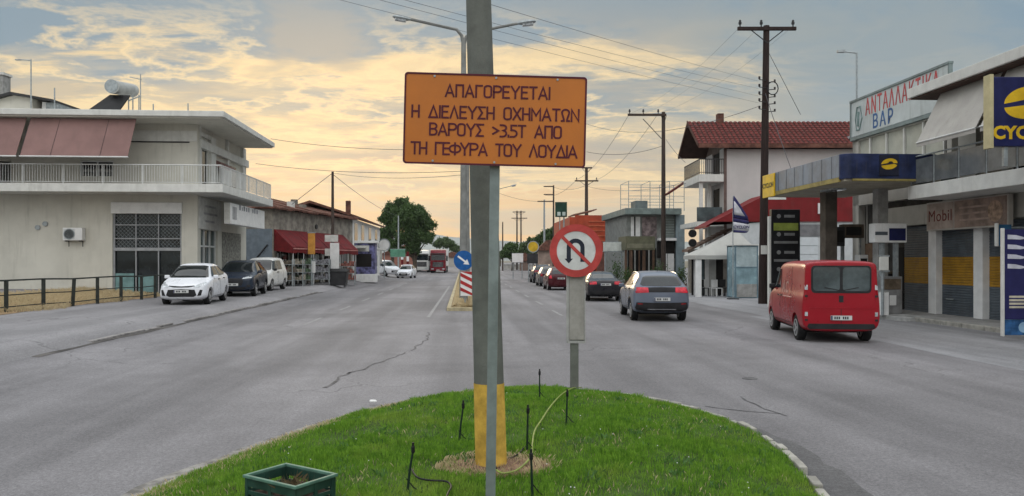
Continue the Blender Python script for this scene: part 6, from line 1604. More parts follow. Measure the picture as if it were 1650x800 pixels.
def canopy():
    zb = 0; D0 = 25.4; L = 6.6; r = T('station_canopy', 'weathered petrol station canopy with blue fascia and yellow lower edge', 'canopy', rb(12.5, D0, 0), A); z0, z1 = 4.62, 5.5
    W = 3.35
    fas = mat('fascia_pale_blue', (.155, .19, .235), .5, var=.18, scale=1.2, streak=.3); dk = mat('fascia_navy', (.022, .032, .085), .4, var=.3, scale=1.5, streak=.3)
    yl = mat('fascia_yellow', (.27, .22, .075), .6, var=.2, streak=.35); sof = mat('soffit_cream', (.36, .33, .26), .8, var=.12, streak=.2)
    put_plate(r, 'soffit', .05, W - .02, .05, L - .05, z0 - .02, z0 + .1, sof, 0)
    put_plate(r, 'roof', .04, W - .03, .04, L - .04, z1 - .15, z1 - .05, M['concrete'], 0)
    put_plate(r, 'side_fascia', -.05, .02, .262, L, z0 + .13, z1, fas, .01)
    mb = MB(); pts = [(-.05 + .31 * (1 - math.cos(R(a))), .25 - .31 * math.sin(R(a))) for a in range(0, 91, 10)] + [(W - .5, -.06)] + [(W - .5 + .5 * math.sin(R(a)), .44 - .5 * math.cos(R(a))) for a in range(10, 100, 10)] + [(W, 1.5), (W - .05, 1.5), (W - .05, .5), (.3, .02), (.04, .25)]
    mb.prism(pts, 'z', z0 + .06, z1); mb.build('front_fascia', dk, r, bevel=.01)
    mb = MB(); mb.box(-.065, .015, .25, L, z0 - .03, z0 + .127); mb.box(.26, W - .5, -.07, -.01, z0 - .02, z0 + .055); mb.build('yellow_edge', yl, r, bevel=.01)
    put_plate(r, 'back_fascia', .03, W, L, L + .06, z0, z1, fas, .01)
    mb = MB()
    for k in range(1, 9): mb.box(-.056, -.0505, .02 + L * k / 9, .035 + L * k / 9, z0 + .13, z1 - .01)
    mb.build('fascia_joint', M['dark_metal'], r)
    bx = put_plate(r, 'end_sign', -.12, -.06, L - 1.15, L + .02, z0 - .06, z1 - .02, M['yellow'], .015)
    put_text('CYCLON', .27, (-.125, L - .56, z0 + .41), LEFTF, mat('end_letter', (.12, .10, .03), .6), bx, bold=.008)
    lg = put_plate(r, 'logo_panel', 1.15, 1.80, -.10, -.062, z0 + .16, z1 - .1 + .06, mat('logo_dark', (.018, .02, .035), .4), .008)
    mb = MB(); cyclon_logo(mb, 1.475, z0 + .55, .27, -.101); mb.build('swirl_logo', M['yellow'], lg)
    for (px, D, wd, m) in ((1335, 29.6, .46, mat('column_brown', (.10, .085, .07), .8, var=.2, streak=.4)), (1418.5, 28.2, .38, M['concrete'])):
        q = at(px, D); dx, dy = q.x - rb(12.5, D0).x, q.y - D0; lx, ly = dx * math.cos(A) + dy * math.sin(A), -dx * math.sin(A) + dy * math.cos(A)
        put_plate(r, 'column', lx - wd / 2, lx + wd / 2, ly - wd / 2, ly + wd / 2, 0, z0 - .02, m, .01)
    mb = MB(); mb.box(.8, 1.3, 2.4, 3.4, z0 - .08, z0 - .021); mb.build('ceiling_lamp', LAMP, r)
    return r
canopy()
def pump_island():
    D = 27.0; p = at(1432, D, .0); r = T('pump_island', 'low concrete pump island with grey kerb under the canopy', 'kerb island', p, A)
    mb = MB(); mb.prism(rounded(.5, 1.7, .4), 'z', -.02, .14); mb.build('base', M['concrete'], r, bevel=.02)
pump_island()
def fuel_pump():
    D = 27.2; p = at(1432, D, .14); r = T('fuel_pump', 'old grey fuel pump with white and blue head beside the canopy column', 'fuel pump', p, A); s = D / F
    put_plate(r, 'cabinet', -.35, .35, -.25, .25, 0, 1.3, mat('pump_grey', (.20, .20, .20), .6, var=.2, streak=.4), .02)
    put_plate(r, 'display', -.30, .30, -.262, -.25, .85, 1.22, mat('pump_brown', (.13, .10, .07), .5, var=.3), .005)
    put_plate(r, 'post', -.30, -.2, -.1, .1, 1.3, 2.5, M['grey_metal'], .005); put_plate(r, 'post', .2, .3, -.1, .1, 1.3, 2.5, M['grey_metal'], .005)
    hd = put_plate(r, 'head', -.62, .55, -.2, .2, 2.48, 3.15, M['white'], .03)
    put_plate(hd, 'head_band', -.1, .5, -.206, -.2, 2.55, 2.98, M['navy'], .004); put_plate(hd, 'head_stripe', -.6, -.15, -.206, -.2, 2.74, 2.86, M['shut_grey'], .004)
    mb = MB(); mb.tube([(.36, 0, 1.1), (.5, -.05, .7), (.48, -.08, .4), (.38, -.05, .6)], .02, 8); mb.build('hose', M['black'], r, True)
    put_plate(r, 'notice', -.12, .12, -.275, -.262, .3, .65, M['white'], .004)
fuel_pump()
board_sign(1417, 1431, 414, 436, 26.2, M['trim_white'], 'small white notice board fixed beside the canopy column', base_z=.14, name='notice_board')
def station_clutter():
    """old equipment seen between the canopy columns"""
    def box_on_legs(px, D, w_, y0, y1, m, label, name, cat):
        p = at(px, D, .0); r = T(name, label, cat, p, A); a, b = zz(y1, D), zz(y0, D)
        put_plate(r, 'cabinet', -w_ / 2, w_ / 2, -.18, .18, a, b, m, .02); put_plate(r, 'front', -w_ * .36, w_ * .36, -.19, -.181, a + (b - a) * .2, b - (b - a) * .2, M['shadow_inside'], 0)
        for x in (-w_ * .4, w_ * .4): put_plate(r, 'leg', x - .03, x + .03, -.05, .05, 0, a, M['grey_metal'], 0)
    box_on_legs(1372, 30.5, .85, 362, 384, mat('rusty_box', (.12, .09, .065), .7, var=.3, streak=.4), 'rusty brown meter box on legs between the canopy columns', 'meter_box', 'meter box')
    box_on_legs(1350, 30.2, .40, 366, 397, M['dark_metal'], 'narrow dark box beside the brown canopy column', 'meter_box', 'meter box')
    box_on_legs(1433, 29.2, .62, 437, 458, mat('brown_crate', (.11, .09, .06), .8, var=.3), 'brown box behind the canopy column above the pump island', 'storage_box', 'storage box')
    box_on_legs(1388, 29.6, .35, 411, 440, M['white'], 'small white cabinet seen just above the red van roof', 'white_cabinet', 'cabinet')
    p = at(1424, 26.4, .14); r = T('white_bollard', 'white square bollard right of the red van on the pump island', 'bollard', p, A); put_plate(r, 'post', -.13, .13, -.1, .1, 0, .78, M['white'], .015); put_plate(r, 'cap', -.14, .14, -.11, .11, .782, .82, M['concrete'], .01)
station_clutter()
def price_totem():
    D = 33.5; s = D / F; p = at(1264.5, D, 0); r = T('price_totem', 'tall black fuel price board with grey rows and one yellow green row', 'price board', p, A); W = 23.5 * s; T_ = zz(338, D)
    put_plate(r, 'case', -W, W, -.12, .12, 0, T_, mat('totem_black', (.014, .014, .016), .35, var=.2), .015)
    put_plate(r, 'side_post', -W - .1, -W - .01, -.1, .1, 0, T_ - .3, M['trim_white'])
    gt = mat('totem_grey', (.20, .20, .20), .6)
    rows = [(349, .6), (366, 1), (378, .62), (391, .85), (407, .66), (420, .85), (434, .6)]
    for i, (py, w_) in enumerate(rows):
        z = zz(py, D)
        if i == 1: put_plate(r, 'highlight_row', -W * .86, W * .86, -.126, -.12, z - 6 * s, z + 6 * s, mat('totem_green', (.25, .30, .06), .5), .003); continue
        if i in (3, 5): put_plate(r, 'divider_row', -W * .84, W * .84, -.126, -.12, z - 2 * s, z + 2 * s, gt, .003); continue
        mb = MB(); mb.disc((-W * .5, -.124, z), 3.4 * s, 'y', .006, 16); mb.build('row_emblem', gt, r)
        mb = MB(); mb.box(-W * .12, W * .62, -.126, -.1205, z - 2.2 * s, z + 2.2 * s); mb.build('row_bar', gt, r)
price_totem()
BP = utility_pole(1229, 35.7, 42, 'tall dark wooden utility pole with wide crossarm in front of the red roof', ((1187, 1281, 48, (1191, 1225, 1276)),), .21, base=0, lean=.17, m=mat('dark_pole', (.030, .020, .018), .85, var=.25, scale=3, stretch=(6, 6, .5)))
def bracket():
    D = 35.7; s = D / F; mb = MB()
    for i, py in enumerate((131, 143, 155, 166, 178)):
        z = zz(py, D); mb.tube([(.1, -.16, z), (-.25, -.3, z), (-.25, -.3, z + .12)], .02, 5); mb.tube([(-.25, -.3, z + .02), (-.25, -.3, z + .14)], .05, 6)
        mb.tube([(.2, -.16, z - .1), (.45, -.3, z - .1)], .02, 5); mb.tube([(.45, -.3, z - .12), (.45, -.3, z)], .045, 6)
    mb.build('line_bracket', M['dark_metal'], BP)
    mb = MB(); z = zz(145, D); mb.tube([(.35 + .25 * math.cos(t), -.32, z + .3 * math.sin(t)) for t in [2 * math.pi * k / 14 for k in range(15)]], .025, 5); mb.build('cable_coil', M['black'], BP)
    mb = MB(); mb.box(-.14, .12, -.24, -.17, zz(410, D), zz(396, D)); mb.build('plate', M['trim_white'], BP)
bracket()
utility_pole(1069, 55, 181, 'dark pole with one sided crossarm before the scaffold building', ((1011, 1073, 186, (1014, 1036, 1060)),), .19, base=0)
utility_pole(945, 92, 270, 'wooden pole with short crossarm behind the no u-turn sign', ((926, 964, 292, (929, 961)), (938, 954, 271, ())), .26, base=0)
utility_pole(892, 118, 299, 'thin pole with two left arms beside the dark green display', ((876, 892.5, 301, ()), (876, 892.5, 314, ()), (866, 892, 325, ())), .17, base=0)
utility_pole(877, 125, 322, 'grey green thin pole just left of the two armed pole', (), .2, base=0, m=M['grey_metal'])
for i, (px, lb) in enumerate(((833, 'left of a distant pair of poles with double crossarms'), (839.5, 'right of a distant pair of poles with double crossarms'))):
    utility_pole(px, 165, 340, lb, ((px - 7, px + 7, 342, ()), (px - 9, px + 10, 352, ())), .2, base=0, group='distant twin poles')
utility_pole(810, 150, 358, 'short dark signal like pole right of the main concrete pole', (), .16, base=0)
utility_pole(642, 112, 348, 'pale thin lamp post in front of the big roadside tree', (), .13, m=M['grey_metal'])

# red-roofed house
def red_house():
    D0 = 48.5; X0 = 13.3; zb = 0; r = T('red_roof_house', 'white three storey house with red tiled roof and balconies', 'house', (X0, D0, zb), 0); s = D0 / F
    Wd = 10.6; dep = 5.0; ze = zz(238, D0); zr = zz(196, D0 + 2.3)
    wl = mat('house_white', (.46, .445, .435), .85, var=.05, scale=.6, streak=.15)
    mb = MB(); mb.box(0, Wd, 0, .3, 0, ze - .1); mb.box(0, Wd, dep - .3, dep, 0, ze - .1); mb.box(Wd - .3, Wd, .3, dep - .3, 0, ze); mb.box(.0, .3, .3, 1.2, 0, ze); mb.box(0, .3, 1.2, dep - .3, 0, zz(360, D0)); mb.box(0.02, .3, 3.2, dep - .3, 3, ze); mb.box(.16, .3, 1.2, 3.2, zz(360, D0), ze)
    mb.build('wall', wl, r)
    mb = MB(); mb.box(-.06, .12, -.03, .0, 3.4, ze - .1); mb.build('corner_strip', mat('corner_brown', (.12, .085, .075), .8), r)
    ov = -1.75; ye0, ye1, ym = -.55, dep + .4, dep / 2
    z_e = zz(233, D0 - .5)
    mb = MB(); nR = 26; nC = 5
    for sgn in (0, 1):
        for i in range(10):
            f0, f1 = i / 10, (i + 1) / 10
            ya = (ye0 + (ym - ye0) * f0) if sgn == 0 else (ye1 + (ym - ye1) * f0); yb = (ye0 + (ym - ye0) * f1) if sgn == 0 else (ye1 + (ym - ye1) * f1)
            za, zb_ = z_e + (zr - z_e) * f0 + .05, z_e + (zr - z_e) * f1
            x0 = ov
            k = 0
            while x0 < Wd + .4 - .01:
                x1 = min(x0 + .30, Wd + .4); zc = .045
                mb.hexa([(x0, ya, za), (x1 - .06, ya, za), (x1 - .06, yb, zb_), (x0, yb, zb_), (x0 + .06, ya, za + zc), (x1 - .12, ya, za + zc), (x1 - .12, yb, zb_ + zc), (x0 + .06, yb, zb_ + zc)]); x0 = x1
    mb.build('roof_tiles', M['tile'], r)
    mb = MB(); mb.prism([(ye0, z_e), (ym, zr - .02), (ye1, z_e), (ye1, z_e - .12), (ym, zr - .16), (ye0, z_e - .12)], 'x', ov, Wd + .4); rf = mb.build('roof', mat('roof_board', (.05, .028, .022), .85, var=.2), r)
    mb = MB(); mb.box(ov - .02, Wd + .42, ye0 - .06, ye0 - .004, z_e - .22, z_e + .04); mb.build('gutter', M['tile_old'], rf)
    mb = MB()
    for sg in (0, 1):
        a = (ye0, z_e) if sg == 0 else (ye1, z_e); mb.slab([(ov - .03, a[0], a[1] - .16), (ov - .03, ym, zr - .14), (ov - .03, ym, zr + .08), (ov - .03, a[0], a[1] + .06)], .04)
    mb.build('barge_board', mat('barge_brown', (.06, .022, .018), .8), rf)
    mb = MB(); mb.prism([(0, ze - .1), (dep, ze - .1), (dep / 2, zr - .25)], 'x', .05, .3); mb.build('gable', mat('gable_dark', (.13, .10, .085), .85), r)
    put_plate(r, 'chimney', -.0 + .15, .55, ym - .3, ym + .2, zr - .4, zz(182, D0 + 2), M['tile_old'])
    put_plate(r, 'roof_window', Wd * .73, Wd * .73 + .55, ye0 + .35, ye0 + .8, z_e + .42, z_e + .58, LAMP)
    # road-side balconies
    for zt_, zb_, yl in ((zz(281, D0), zz(290, D0), 4.4),):
        mb = MB(); mb.box(-1.6, -.002, .0, yl, zb_ - .12, zt_); mb.build('balcony_slab', M['trim_white'], r, bevel=.02)
        bl = mat('balcony_rail_dark', (.05, .05, .052), .5)
        mb = MB(); z1 = zt_ + .95
        mb.tube([(-.05, .06, z1), (-1.55, .06, z1), (-1.55, yl - .05, z1)], .035, 6); mb.tube([(-.05, .06, zt_ + .12), (-1.55, .06, zt_ + .12), (-1.55, yl - .05, zt_ + .12)], .02, 6)
        for k in range(13): x = -.05 - 1.5 * k / 12; mb.tube([(x, .06, zt_), (x, .06, z1)], .016, 5)
        for k in range(26): y = .06 + (yl - .1) * k / 25; mb.tube([(-1.55, y, zt_), (-1.55, y, z1)], .016, 5)
        mb.build('railing', bl, r)
    zt_ = zz(357, D0)
    mb = MB(); mb.box(-1.7, -.002, .2, 5, zt_ - .3, zt_); mb.build('balcony_slab', M['trim_white'], r)
    put_plate(r, 'balcony_post', -1.5, -1.3, .25, .45, 0, zz(290, D0) - .14, M['trim_white']); put_plate(r, 'balcony_post', -.75, -.55, 1.2, 1.4, 0, zz(290, D0) - .14, M['trim_white'])
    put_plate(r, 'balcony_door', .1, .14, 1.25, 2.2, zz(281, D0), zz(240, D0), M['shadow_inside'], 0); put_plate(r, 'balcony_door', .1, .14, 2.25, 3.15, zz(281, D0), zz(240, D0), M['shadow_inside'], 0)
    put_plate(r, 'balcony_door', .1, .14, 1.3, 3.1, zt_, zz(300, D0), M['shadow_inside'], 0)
    put_plate(r, 'rail_panel', -1.68, -.1, .24, .28, zt_, zt_ + .9, M['glass_pale'], 0)
    mb = MB(); mb.prism([(ov - .2, zz(345, D0 + 6)), (ov + 1.2, zz(330, D0 + 6) + .6), (ov + 1.2, zz(330, D0 + 6) + .5), (ov - .2, zz(345, D0 + 6) - .12)], 'y', dep + .2, dep + 1.2)
    mb.bm.free()
    mb = MB(); mb.slab([(ov - .9, dep - .6, zz(300, 48)), (ov + .4, dep - .6, zz(277, 48)), (ov + .4, dep + .8, zz(277, 48)), (ov - .9, dep + .8, zz(300, 48))], .12); mb.build('lower_roof', M['tile'], r)
red_house()
def red_gable_shop():
    D = 45; r = T('red_gable_shop', 'low shop with bright red gable roof beneath the house', 'shop', at(1140, D, 0), 0); s = D / F; X = lambda px: (px - 1140) * s
    ap = (X(1262), zz(300, D)); e0 = (X(1138), zz(364, D)); e1 = (X(1386), zz(364, D)); q = zz(357, D)
    rd = mat('red_sheet', (.16, .013, .015), .55, var=.12, scale=1.5, streak=.2)
    ap = (X(1236), zz(313, D)); e1 = (X(1392), zz(311, D))
    mb = MB(); mb.prism([e0, (X(1150), q - .02), (X(1236), q - .02), ap], 'y', -.05, -.002); mb.prism([(X(1236), q - .02), (X(1392), q - .02), e1, ap], 'y', -.05, -.002); mb.build('red_fascia', rd, r)
    mb = MB(); mb.prism([(e0[0], e0[1]), ap, (ap[0], ap[1] - .12), (e0[0], e0[1] - .12)], 'y', .0, 3.0); mb.prism([ap, e1, (e1[0], e1[1] - .12), (ap[0], ap[1] - .12)], 'y', .0, 3.0); mb.build('roof', rd, r)
    mb = MB(); mb.box(X(1182), X(1385), .05, .3, 0, q); mb.build('wall', mat('shop_white', (.46, .48, .49), .8, var=.06), r)
    put_plate(r, 'grey_panel', X(1288), X(1322), .0, .045, zz(381, D), zz(362, D), mat('panel_grey', (.16, .16, .165), .7), 0)
    put_plate(r, 'white_panel', X(1288), X(1318), .0, .045, zz(424, D), zz(383, D), mat('panel_white', (.52, .55, .57), .6, var=.05), 0)
    for py in (396, 410): put_plate(r, 'panel_joint', X(1289), X(1317), -.012, -.002, zz(py, D) - .012, zz(py, D) + .012, M['grey_metal'], 0)
    put_plate(r, 'red_text_strip', X(1234), X(1266), -.065, -.052, zz(322, D), zz(318, D), M['trim_white'], 0)
    put_plate(r, 'alarm_box', X(1317), X(1325), -.14, -.052, zz(345, D), zz(328, D), M['white'])
red_gable_shop()
def tent():
    D = 43.4; r = T('white_tent', 'white pointed tent awning on posts before the red gable shop', 'tent', at(1166, D, 0), A); s = D / F; X = lambda px: (px - 1166) * s
    cl = mat('tent_cloth', (.36, .36, .34), .7, var=.05, scale=1.5); x0, x1, y0, y1 = X(1111), X(1222), -1.0, 1.3; ze = zz(412, D); ap = Vector((X(1190), .3, zz(369, D)))
    mb = MB(); n = 6; bm = mb.bm
    C = [Vector((x0, y0, ze)), Vector((x1, y0, ze)), Vector((x1, y1, ze)), Vector((x0, y1, ze))]
    for i in range(4):
        a, b = C[i], C[(i + 1) % 4]; prev = None
        for k in range(n + 1):
            f = k / n; sag = -.15 * math.sin(math.pi * f) * .5; L = [bm.verts.new(a.lerp(b, j / 4).lerp(ap, f) + Vector((0, 0, sag))) for j in range(5)]
            if prev:
                for j in range(4): bm.faces.new((prev[j], prev[j + 1], L[j + 1], L[j]))
            prev = L
        bm.faces.new([bm.verts.new(a), bm.verts.new(b), bm.verts.new(b - Vector((0, 0, .22))), bm.verts.new(a - Vector((0, 0, .22)))])
    bmesh.ops.remove_doubles(bm, verts=bm.verts, dist=.002); mb.build('cloth', cl, r, True)
    for (px, wd, dy) in ((1117, .30, 0), (1178, .10, 0), (1220, .08, 0), (1128, .10, 2.0)):
        put_plate(r, 'post', X(px) - wd / 2, X(px) + wd / 2, y0 + .05 + dy, y0 + .05 + wd * .6 + dy, 0, ze, M['white'])
    # curtain walls at the back
    for k, (a, b, m) in enumerate(((1124, 1131, M['shadow_inside']), (1131, 1138, M['white']), (1139, 1146, M['glass_pale']), (1147, 1153, M['white']), (1154, 1165, M['panel_pale']), (1165, 1177, M['shadow_inside']))):
        put_plate(r, 'back_curtain', X(a), X(b), y1 - .1, y1 - .05, 0, ze, m, 0)
tent()
def chair(px, D, label, m):
    r = T('chair', label, 'chair', at(px, D, .004), A + .4, 'chairs under the white tent')
    put_plate(r, 'seat', -.22, .22, -.22, .22, .43, .47, m); put_plate(r, 'backrest', -.22, .22, .18, .22, .5, .92, m)
    for x in (-.2, .2):
        for y in (-.2, .2): put_plate(r, 'leg', x - .02, x + .02, y - .02, y + .02, 0, .429, m, 0)
chair(1133, 43.4, 'dark chair nearest the left post of the white tent', M['black']); chair(1141, 43.8, 'white chair in the middle under the white tent', M['white']); chair(1155, 43.3, 'white chair right of the tent middle', M['white']); chair(1168, 43.6, 'dark chair at the right end under the tent', M['black'])
def lean_to():
    D = 47.2; s = D / F; r = T('lean_to', 'low brown tiled lean to roof left of the white tent below the house', 'lean-to', at(1130, D, 0), A); X = lambda px: (px - 1130) * s; Z = lambda py: zz(py, D)
    mb = MB(); n = 9
    for k in range(n):
        a, b = X(1106) + (X(1178) - X(1106)) * k / n, X(1106) + (X(1178) - X(1106)) * (k + 1) / n
        za, zb_ = Z(404) + (Z(368) - Z(404)) * k / n, Z(404) + (Z(368) - Z(404)) * (k + 1) / n
        mb.hexa([(a, -.3, za - .1), (b, -.3, zb_ - .1), (b, 1.0, zb_ - .1), (a, 1.0, za - .1), (a, -.3, za + .05), (b, -.3, zb_), (b, 1.0, zb_), (a, 1.0, za + .05)])
    mb.build('roof', mat('brown_tile', (.17, .12, .095), .85, var=.3, scale=4, fine=.2), r)
    put_plate(r, 'wall', X(1112), X(1176), .2, .5, 0, Z(402), mat('lean_wall', (.24, .22, .19), .85, var=.2), 0)
    for py in (377, 392):
        mb = MB(); mb.disc((X(1112), -.45, Z(py)), .24, 'y', .12, 18); mb.build('wall_lamp', M['black'], r); mb = MB(); mb.tube([(X(1112), -.4, Z(py)), (X(1112), .2, Z(py) - .1)], .03, 5); mb.build('lamp_arm', M['grey_metal'], r)
lean_to()
def planter(px, D, label, h, c):
    p = at(px, D, .004); r = T('planter', label, 'planter', p, A, 'planters before the pergola'); put_plate(r, 'pot', -.28, .28, -.28, .28, 0, .42, mat('pot_clay', (.16, .08, .055), .85, var=.2), .03)
    rng = np.random.default_rng(int(px)); n = 420; q = rng.normal(size=(n, 3)) * np.array([.22, .22, h * .28]) + np.array([0, 0, .45 + h * .5])
    a = rng.normal(size=(n, 3)); a /= np.linalg.norm(a, axis=1)[:, None]; b = np.cross(a, rng.normal(size=(n, 3))); b /= np.linalg.norm(b, axis=1)[:, None]; L = .07
    Q = np.stack([q - a * L, q + b * L * .5, q + a * L, q - b * L * .5], 1).astype(np.float32); me = bpy.data.meshes.new('foliage'); me.vertices.add(n * 4); me.vertices.foreach_set('co', Q.ravel())
    me.loops.add(n * 4); me.loops.foreach_set('vertex_index', np.arange(n * 4, dtype=np.int32)); me.polygons.add(n); me.polygons.foreach_set('loop_start', np.arange(n, dtype=np.int32) * 4); me.update(); link('foliage', me, c, r)
    mb = MB(); mb.tube([(0, 0, .4), (0, 0, .45 + h * .5)], .03, 6); mb.build('stem', BARK, r)
for a in ((1012, 53.5, 'dark leafy planter at the left corner of the pergola', .9, LEAF), (1062, 53.6, 'tall leafy planter right of the pergola', 1.3, LEAF2), (994, 55.5, 'dark bushy planter under the white horizontal sign board', 1.5, LEAF), (1098, 52, 'leafy planter at the foot of the teal corner column', 1.0, LEAF2)): planter(*a)
def menu_stand(px, D, label, m):
    r = T('menu_stand', label, 'menu stand', at(px, D, .004), A); mb = MB(); mb.slab([(-.35, -.2, 0), (.35, -.2, 0), (.35, 0, 1.1), (-.35, 0, 1.1)], .03); mb.build('front_board', m, r); mb = MB(); mb.slab([(.35, .2, 0), (-.35, .2, 0), (-.35, .03, 1.1), (.35, .03, 1.1)], .03); mb.build('back_board', m, r)
menu_stand(1080, 51.5, 'white folding board standing before the dark shop front', M['white']); menu_stand(1029, 52.8, 'dark folding board standing before the pergola rail', M['black'])
def glass_booth():
    D = 41.0; r = T('glass_booth', 'pale blue glazed booth between the tent and the tall dark pole', 'booth', at(1203, D, 0), A); s = D / F; W = 19 * s; h = zz(396, D)
    fr = mat('booth_frame', (.13, .20, .24), .5); bl = mat('booth_pane', (.22, .33, .37), .25, var=.2, scale=1.2, spec=.6)
    mb = MB()
    for x in (-W, W - .06):
        for y in (0, 1.2): mb.box(x, x + .06, y, y + .06, 0, h)
    for z in (0, zz(432, D), h - .06): mb.box(-W + .06, W - .06, 0, .06, z, z + .06); mb.box(-W + .06, W - .06, 1.2, 1.26, z, z + .06)
    mb.build('frame', fr, r)
    put_plate(r, 'upper_pane', -W + .06, W - .06, .02, .035, zz(432, D) + .06, h - .06, mat('booth_pane_pale', (.36, .44, .46), .25, var=.1, spec=.6), 0); put_plate(r, 'lower_pane', -W + .06, W - .06, .02, .035, .06, zz(432, D), bl, 0)
    put_plate(r, 'roof', -W - .05, W + .05, -.05, 1.3, h, h + .06, M['trim_white']); put_plate(r, 'low_wall', -W + .1, W - .08, -.02, .018, .06, .75, M['concrete'], 0); put_plate(r, 'side_pane', -W + .02, -W + .035, .07, 1.19, .06, h - .06, bl, 0)
glass_booth()
def feather_flag():
    D = 39.8; s = D / F; p = at(1181, D, 0); r = T('feather_flag', 'white and navy feather flag on thin pole before the tent', 'flag', p, 0); X = lambda px: (px - 1181) * s; Z = lambda py: zz(py, D)
    mb = MB(); mb.tube([(0, 0, 0), (0, 0, Z(345)), (X(1181.5), 0, Z(316)), (X(1184), 0, Z(315))], .025, 8, .012); mb.build('pole', M['grey_metal'], r); put_plate(r, 'base', -.25, .25, -.25, .25, 0, .06, M['dark_metal'])
    def wav(x, z): return .05 * math.sin(x * 5 + z * 2.5)
    def cloth(nm, L, R_, m, dy=0):
        mb = MB(); bm = mb.bm; rows = []; n = len(L)
        for (a, b) in zip(L, R_):
            rows.append([bm.verts.new((X(a[0] + (b[0] - a[0]) * k / 5), wav(X(a[0] + (b[0] - a[0]) * k / 5), Z(a[1])) + dy, Z(a[1] + (b[1] - a[1]) * k / 5))) for k in range(6)])
        for a, b in zip(rows, rows[1:]):
            for k in range(5): bm.faces.new((a[k], a[k + 1], b[k + 1], b[k]))
        o = mb.build(nm, m, r, True); so = o.modifiers.new('s', 'SOLIDIFY'); so.thickness = .006; return o
    nv = mat('flag_navy', (.028, .028, .10), .7); wh = mat('flag_white', (.48, .48, .52), .7)
    cloth('navy_cloth', [(1181.3, 316), (1181, 323), (1181, 332), (1181, 343), (1181, 352)], [(1184, 316.5), (1190, 325), (1197, 336), (1205, 349), (1207, 356)], nv)
    cloth('white_cloth', [(1182.5, 324), (1182.5, 330), (1182.5, 336), (1182.5, 340.5), (1182.5, 346)], [(1184, 325), (1189, 331), (1194, 338), (1196, 342), (1201, 349)], wh, -.012)
    cloth('lettered_cloth', [(1181.5, 358), (1181.5, 362), (1181.5, 366), (1181.5, 370.5)], [(1207, 362), (1208, 366), (1208, 369), (1206, 373)], wh)
    cloth('navy_cloth', [(1181, 352.2), (1181, 354), (1181, 357.8)], [(1207, 356.2), (1207, 358), (1207, 361.8)], nv); cloth('navy_cloth', [(1181, 370.7), (1181, 373), (1181, 375)], [(1206, 373.2), (1204, 375), (1200, 376)], nv)
    put_text('CYCLON', .20, (X(1194), -.075, Z(366.5)), FRONT, nv, r, bold=.005)
feather_flag()

# farther right: grey flat-roofed shop with pergola, scaffold terrace, red shed
def grey_shop():
    D = 58; s = D / F; r = T('grey_flat_shop', 'grey two storey shop with flat roof terrace, stone front and dark balcony', 'building', at(1011, D, 0), A); X = lambda px: (px - 1011) * s; Z = lambda py: zz(py, D)
    gw = mat('grey_shop_wall', (.20, .21, .20), .85, var=.15, streak=.3)
    mb = MB(); mb.box(X(1012), X(1092), .5, .8, 0, Z(345)); mb.box(X(1012), X(1018), .8, 9, 0, Z(345)); mb.box(X(1012), X(1092), 9, 9.3, 0, Z(345)); mb.build('wall', gw, r)
    put_plate(r, 'roof_slab', X(1006), X(1098), -.3, 9.5, Z(346), Z(336), mat('roof_slab_teal', (.17, .21, .20), .7, var=.15, streak=.3), .02)
    put_plate(r, 'roof_box', X(1026), X(1046), .4, 2, Z(336) + .002, Z(323), mat('roof_box_grey', (.13, .155, .155), .7))
    put_plate(r, 'upper_window', X(1019), X(1034), .44, .5, Z(382), Z(349), M['white'], 0); put_plate(r, 'stone_panel', X(1037), X(1061), .42, .5, Z(384), Z(349), mat('mauve_stone', (.22, .175, .175), .8, var=.35, scale=3), 0)
    put_plate(r, 'dark_gap', X(1024), X(1026), .40, .438, Z(380), Z(349), M['shadow_inside'], 0)
    bl = put_plate(r, 'upper_shutter', X(1070), X(1090), .42, .5, Z(384), Z(348), mat('green_grey_shutter', (.15, .175, .16), .6, var=.1), 0)
    mb = MB()
    for k in range(8): z = Z(383) + (Z(349) - Z(383)) * k / 8; mb.box(X(1070), X(1090), .40, .418, z, z + .03)
    mb.build('shutter_slat', M['grey_metal'], bl)
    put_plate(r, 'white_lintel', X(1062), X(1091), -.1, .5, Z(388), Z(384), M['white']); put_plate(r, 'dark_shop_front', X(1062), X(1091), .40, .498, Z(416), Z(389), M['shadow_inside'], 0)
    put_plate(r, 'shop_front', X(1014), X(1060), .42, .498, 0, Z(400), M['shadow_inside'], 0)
    for k, px in enumerate((1016, 1024, 1031, 1040, 1047, 1055)): put_plate(r, 'shop_mullion', X(px), X(px) + .10, .36, .418, 0, Z(402), (mat('mullion_brown', (.16, .10, .07), .8), M['panel_pale'], mat('mullion_brown', (.16, .10, .07), .8))[k % 3], 0)
    put_plate(r, 'corner_column', X(1092), X(1106), .2, .9, 0, Z(346), mat('teal_column', (.20, .25, .27), .7, var=.1, streak=.3))
    for px in (1073, 1084): put_plate(r, 'white_poster', X(px - 5), X(px + 5), .30, .34, Z(437), Z(409), M['white'], 0)
grey_shop()
def scaffold():
    D = 59.5; s = D / F; r = T('roof_frame', 'thin metal frame scaffold standing on the flat grey roof', 'scaffold', at(1010, D, zz(336, 58)), A); X = lambda px: (px - 1010) * s; Z = lambda py: zz(py, D) - zz(336, 58)
    mb = MB()
    for dy in (0, 3):
        for px in (1013, 1048, 1080, 1104): mb.tube([(X(px), dy, -.1), (X(px), dy, Z(292))], .03, 5)
        for py in (292, 302, 316, 326): mb.tube([(X(1013), dy, Z(py)), (X(1104), dy, Z(py))], .022, 5)
    for px in (1013, 1048, 1080, 1104): mb.tube([(X(px), 0, Z(292)), (X(px), 3, Z(292))], .022, 5)
    mb.build('frame', M['grey_metal'], r)
scaffold()
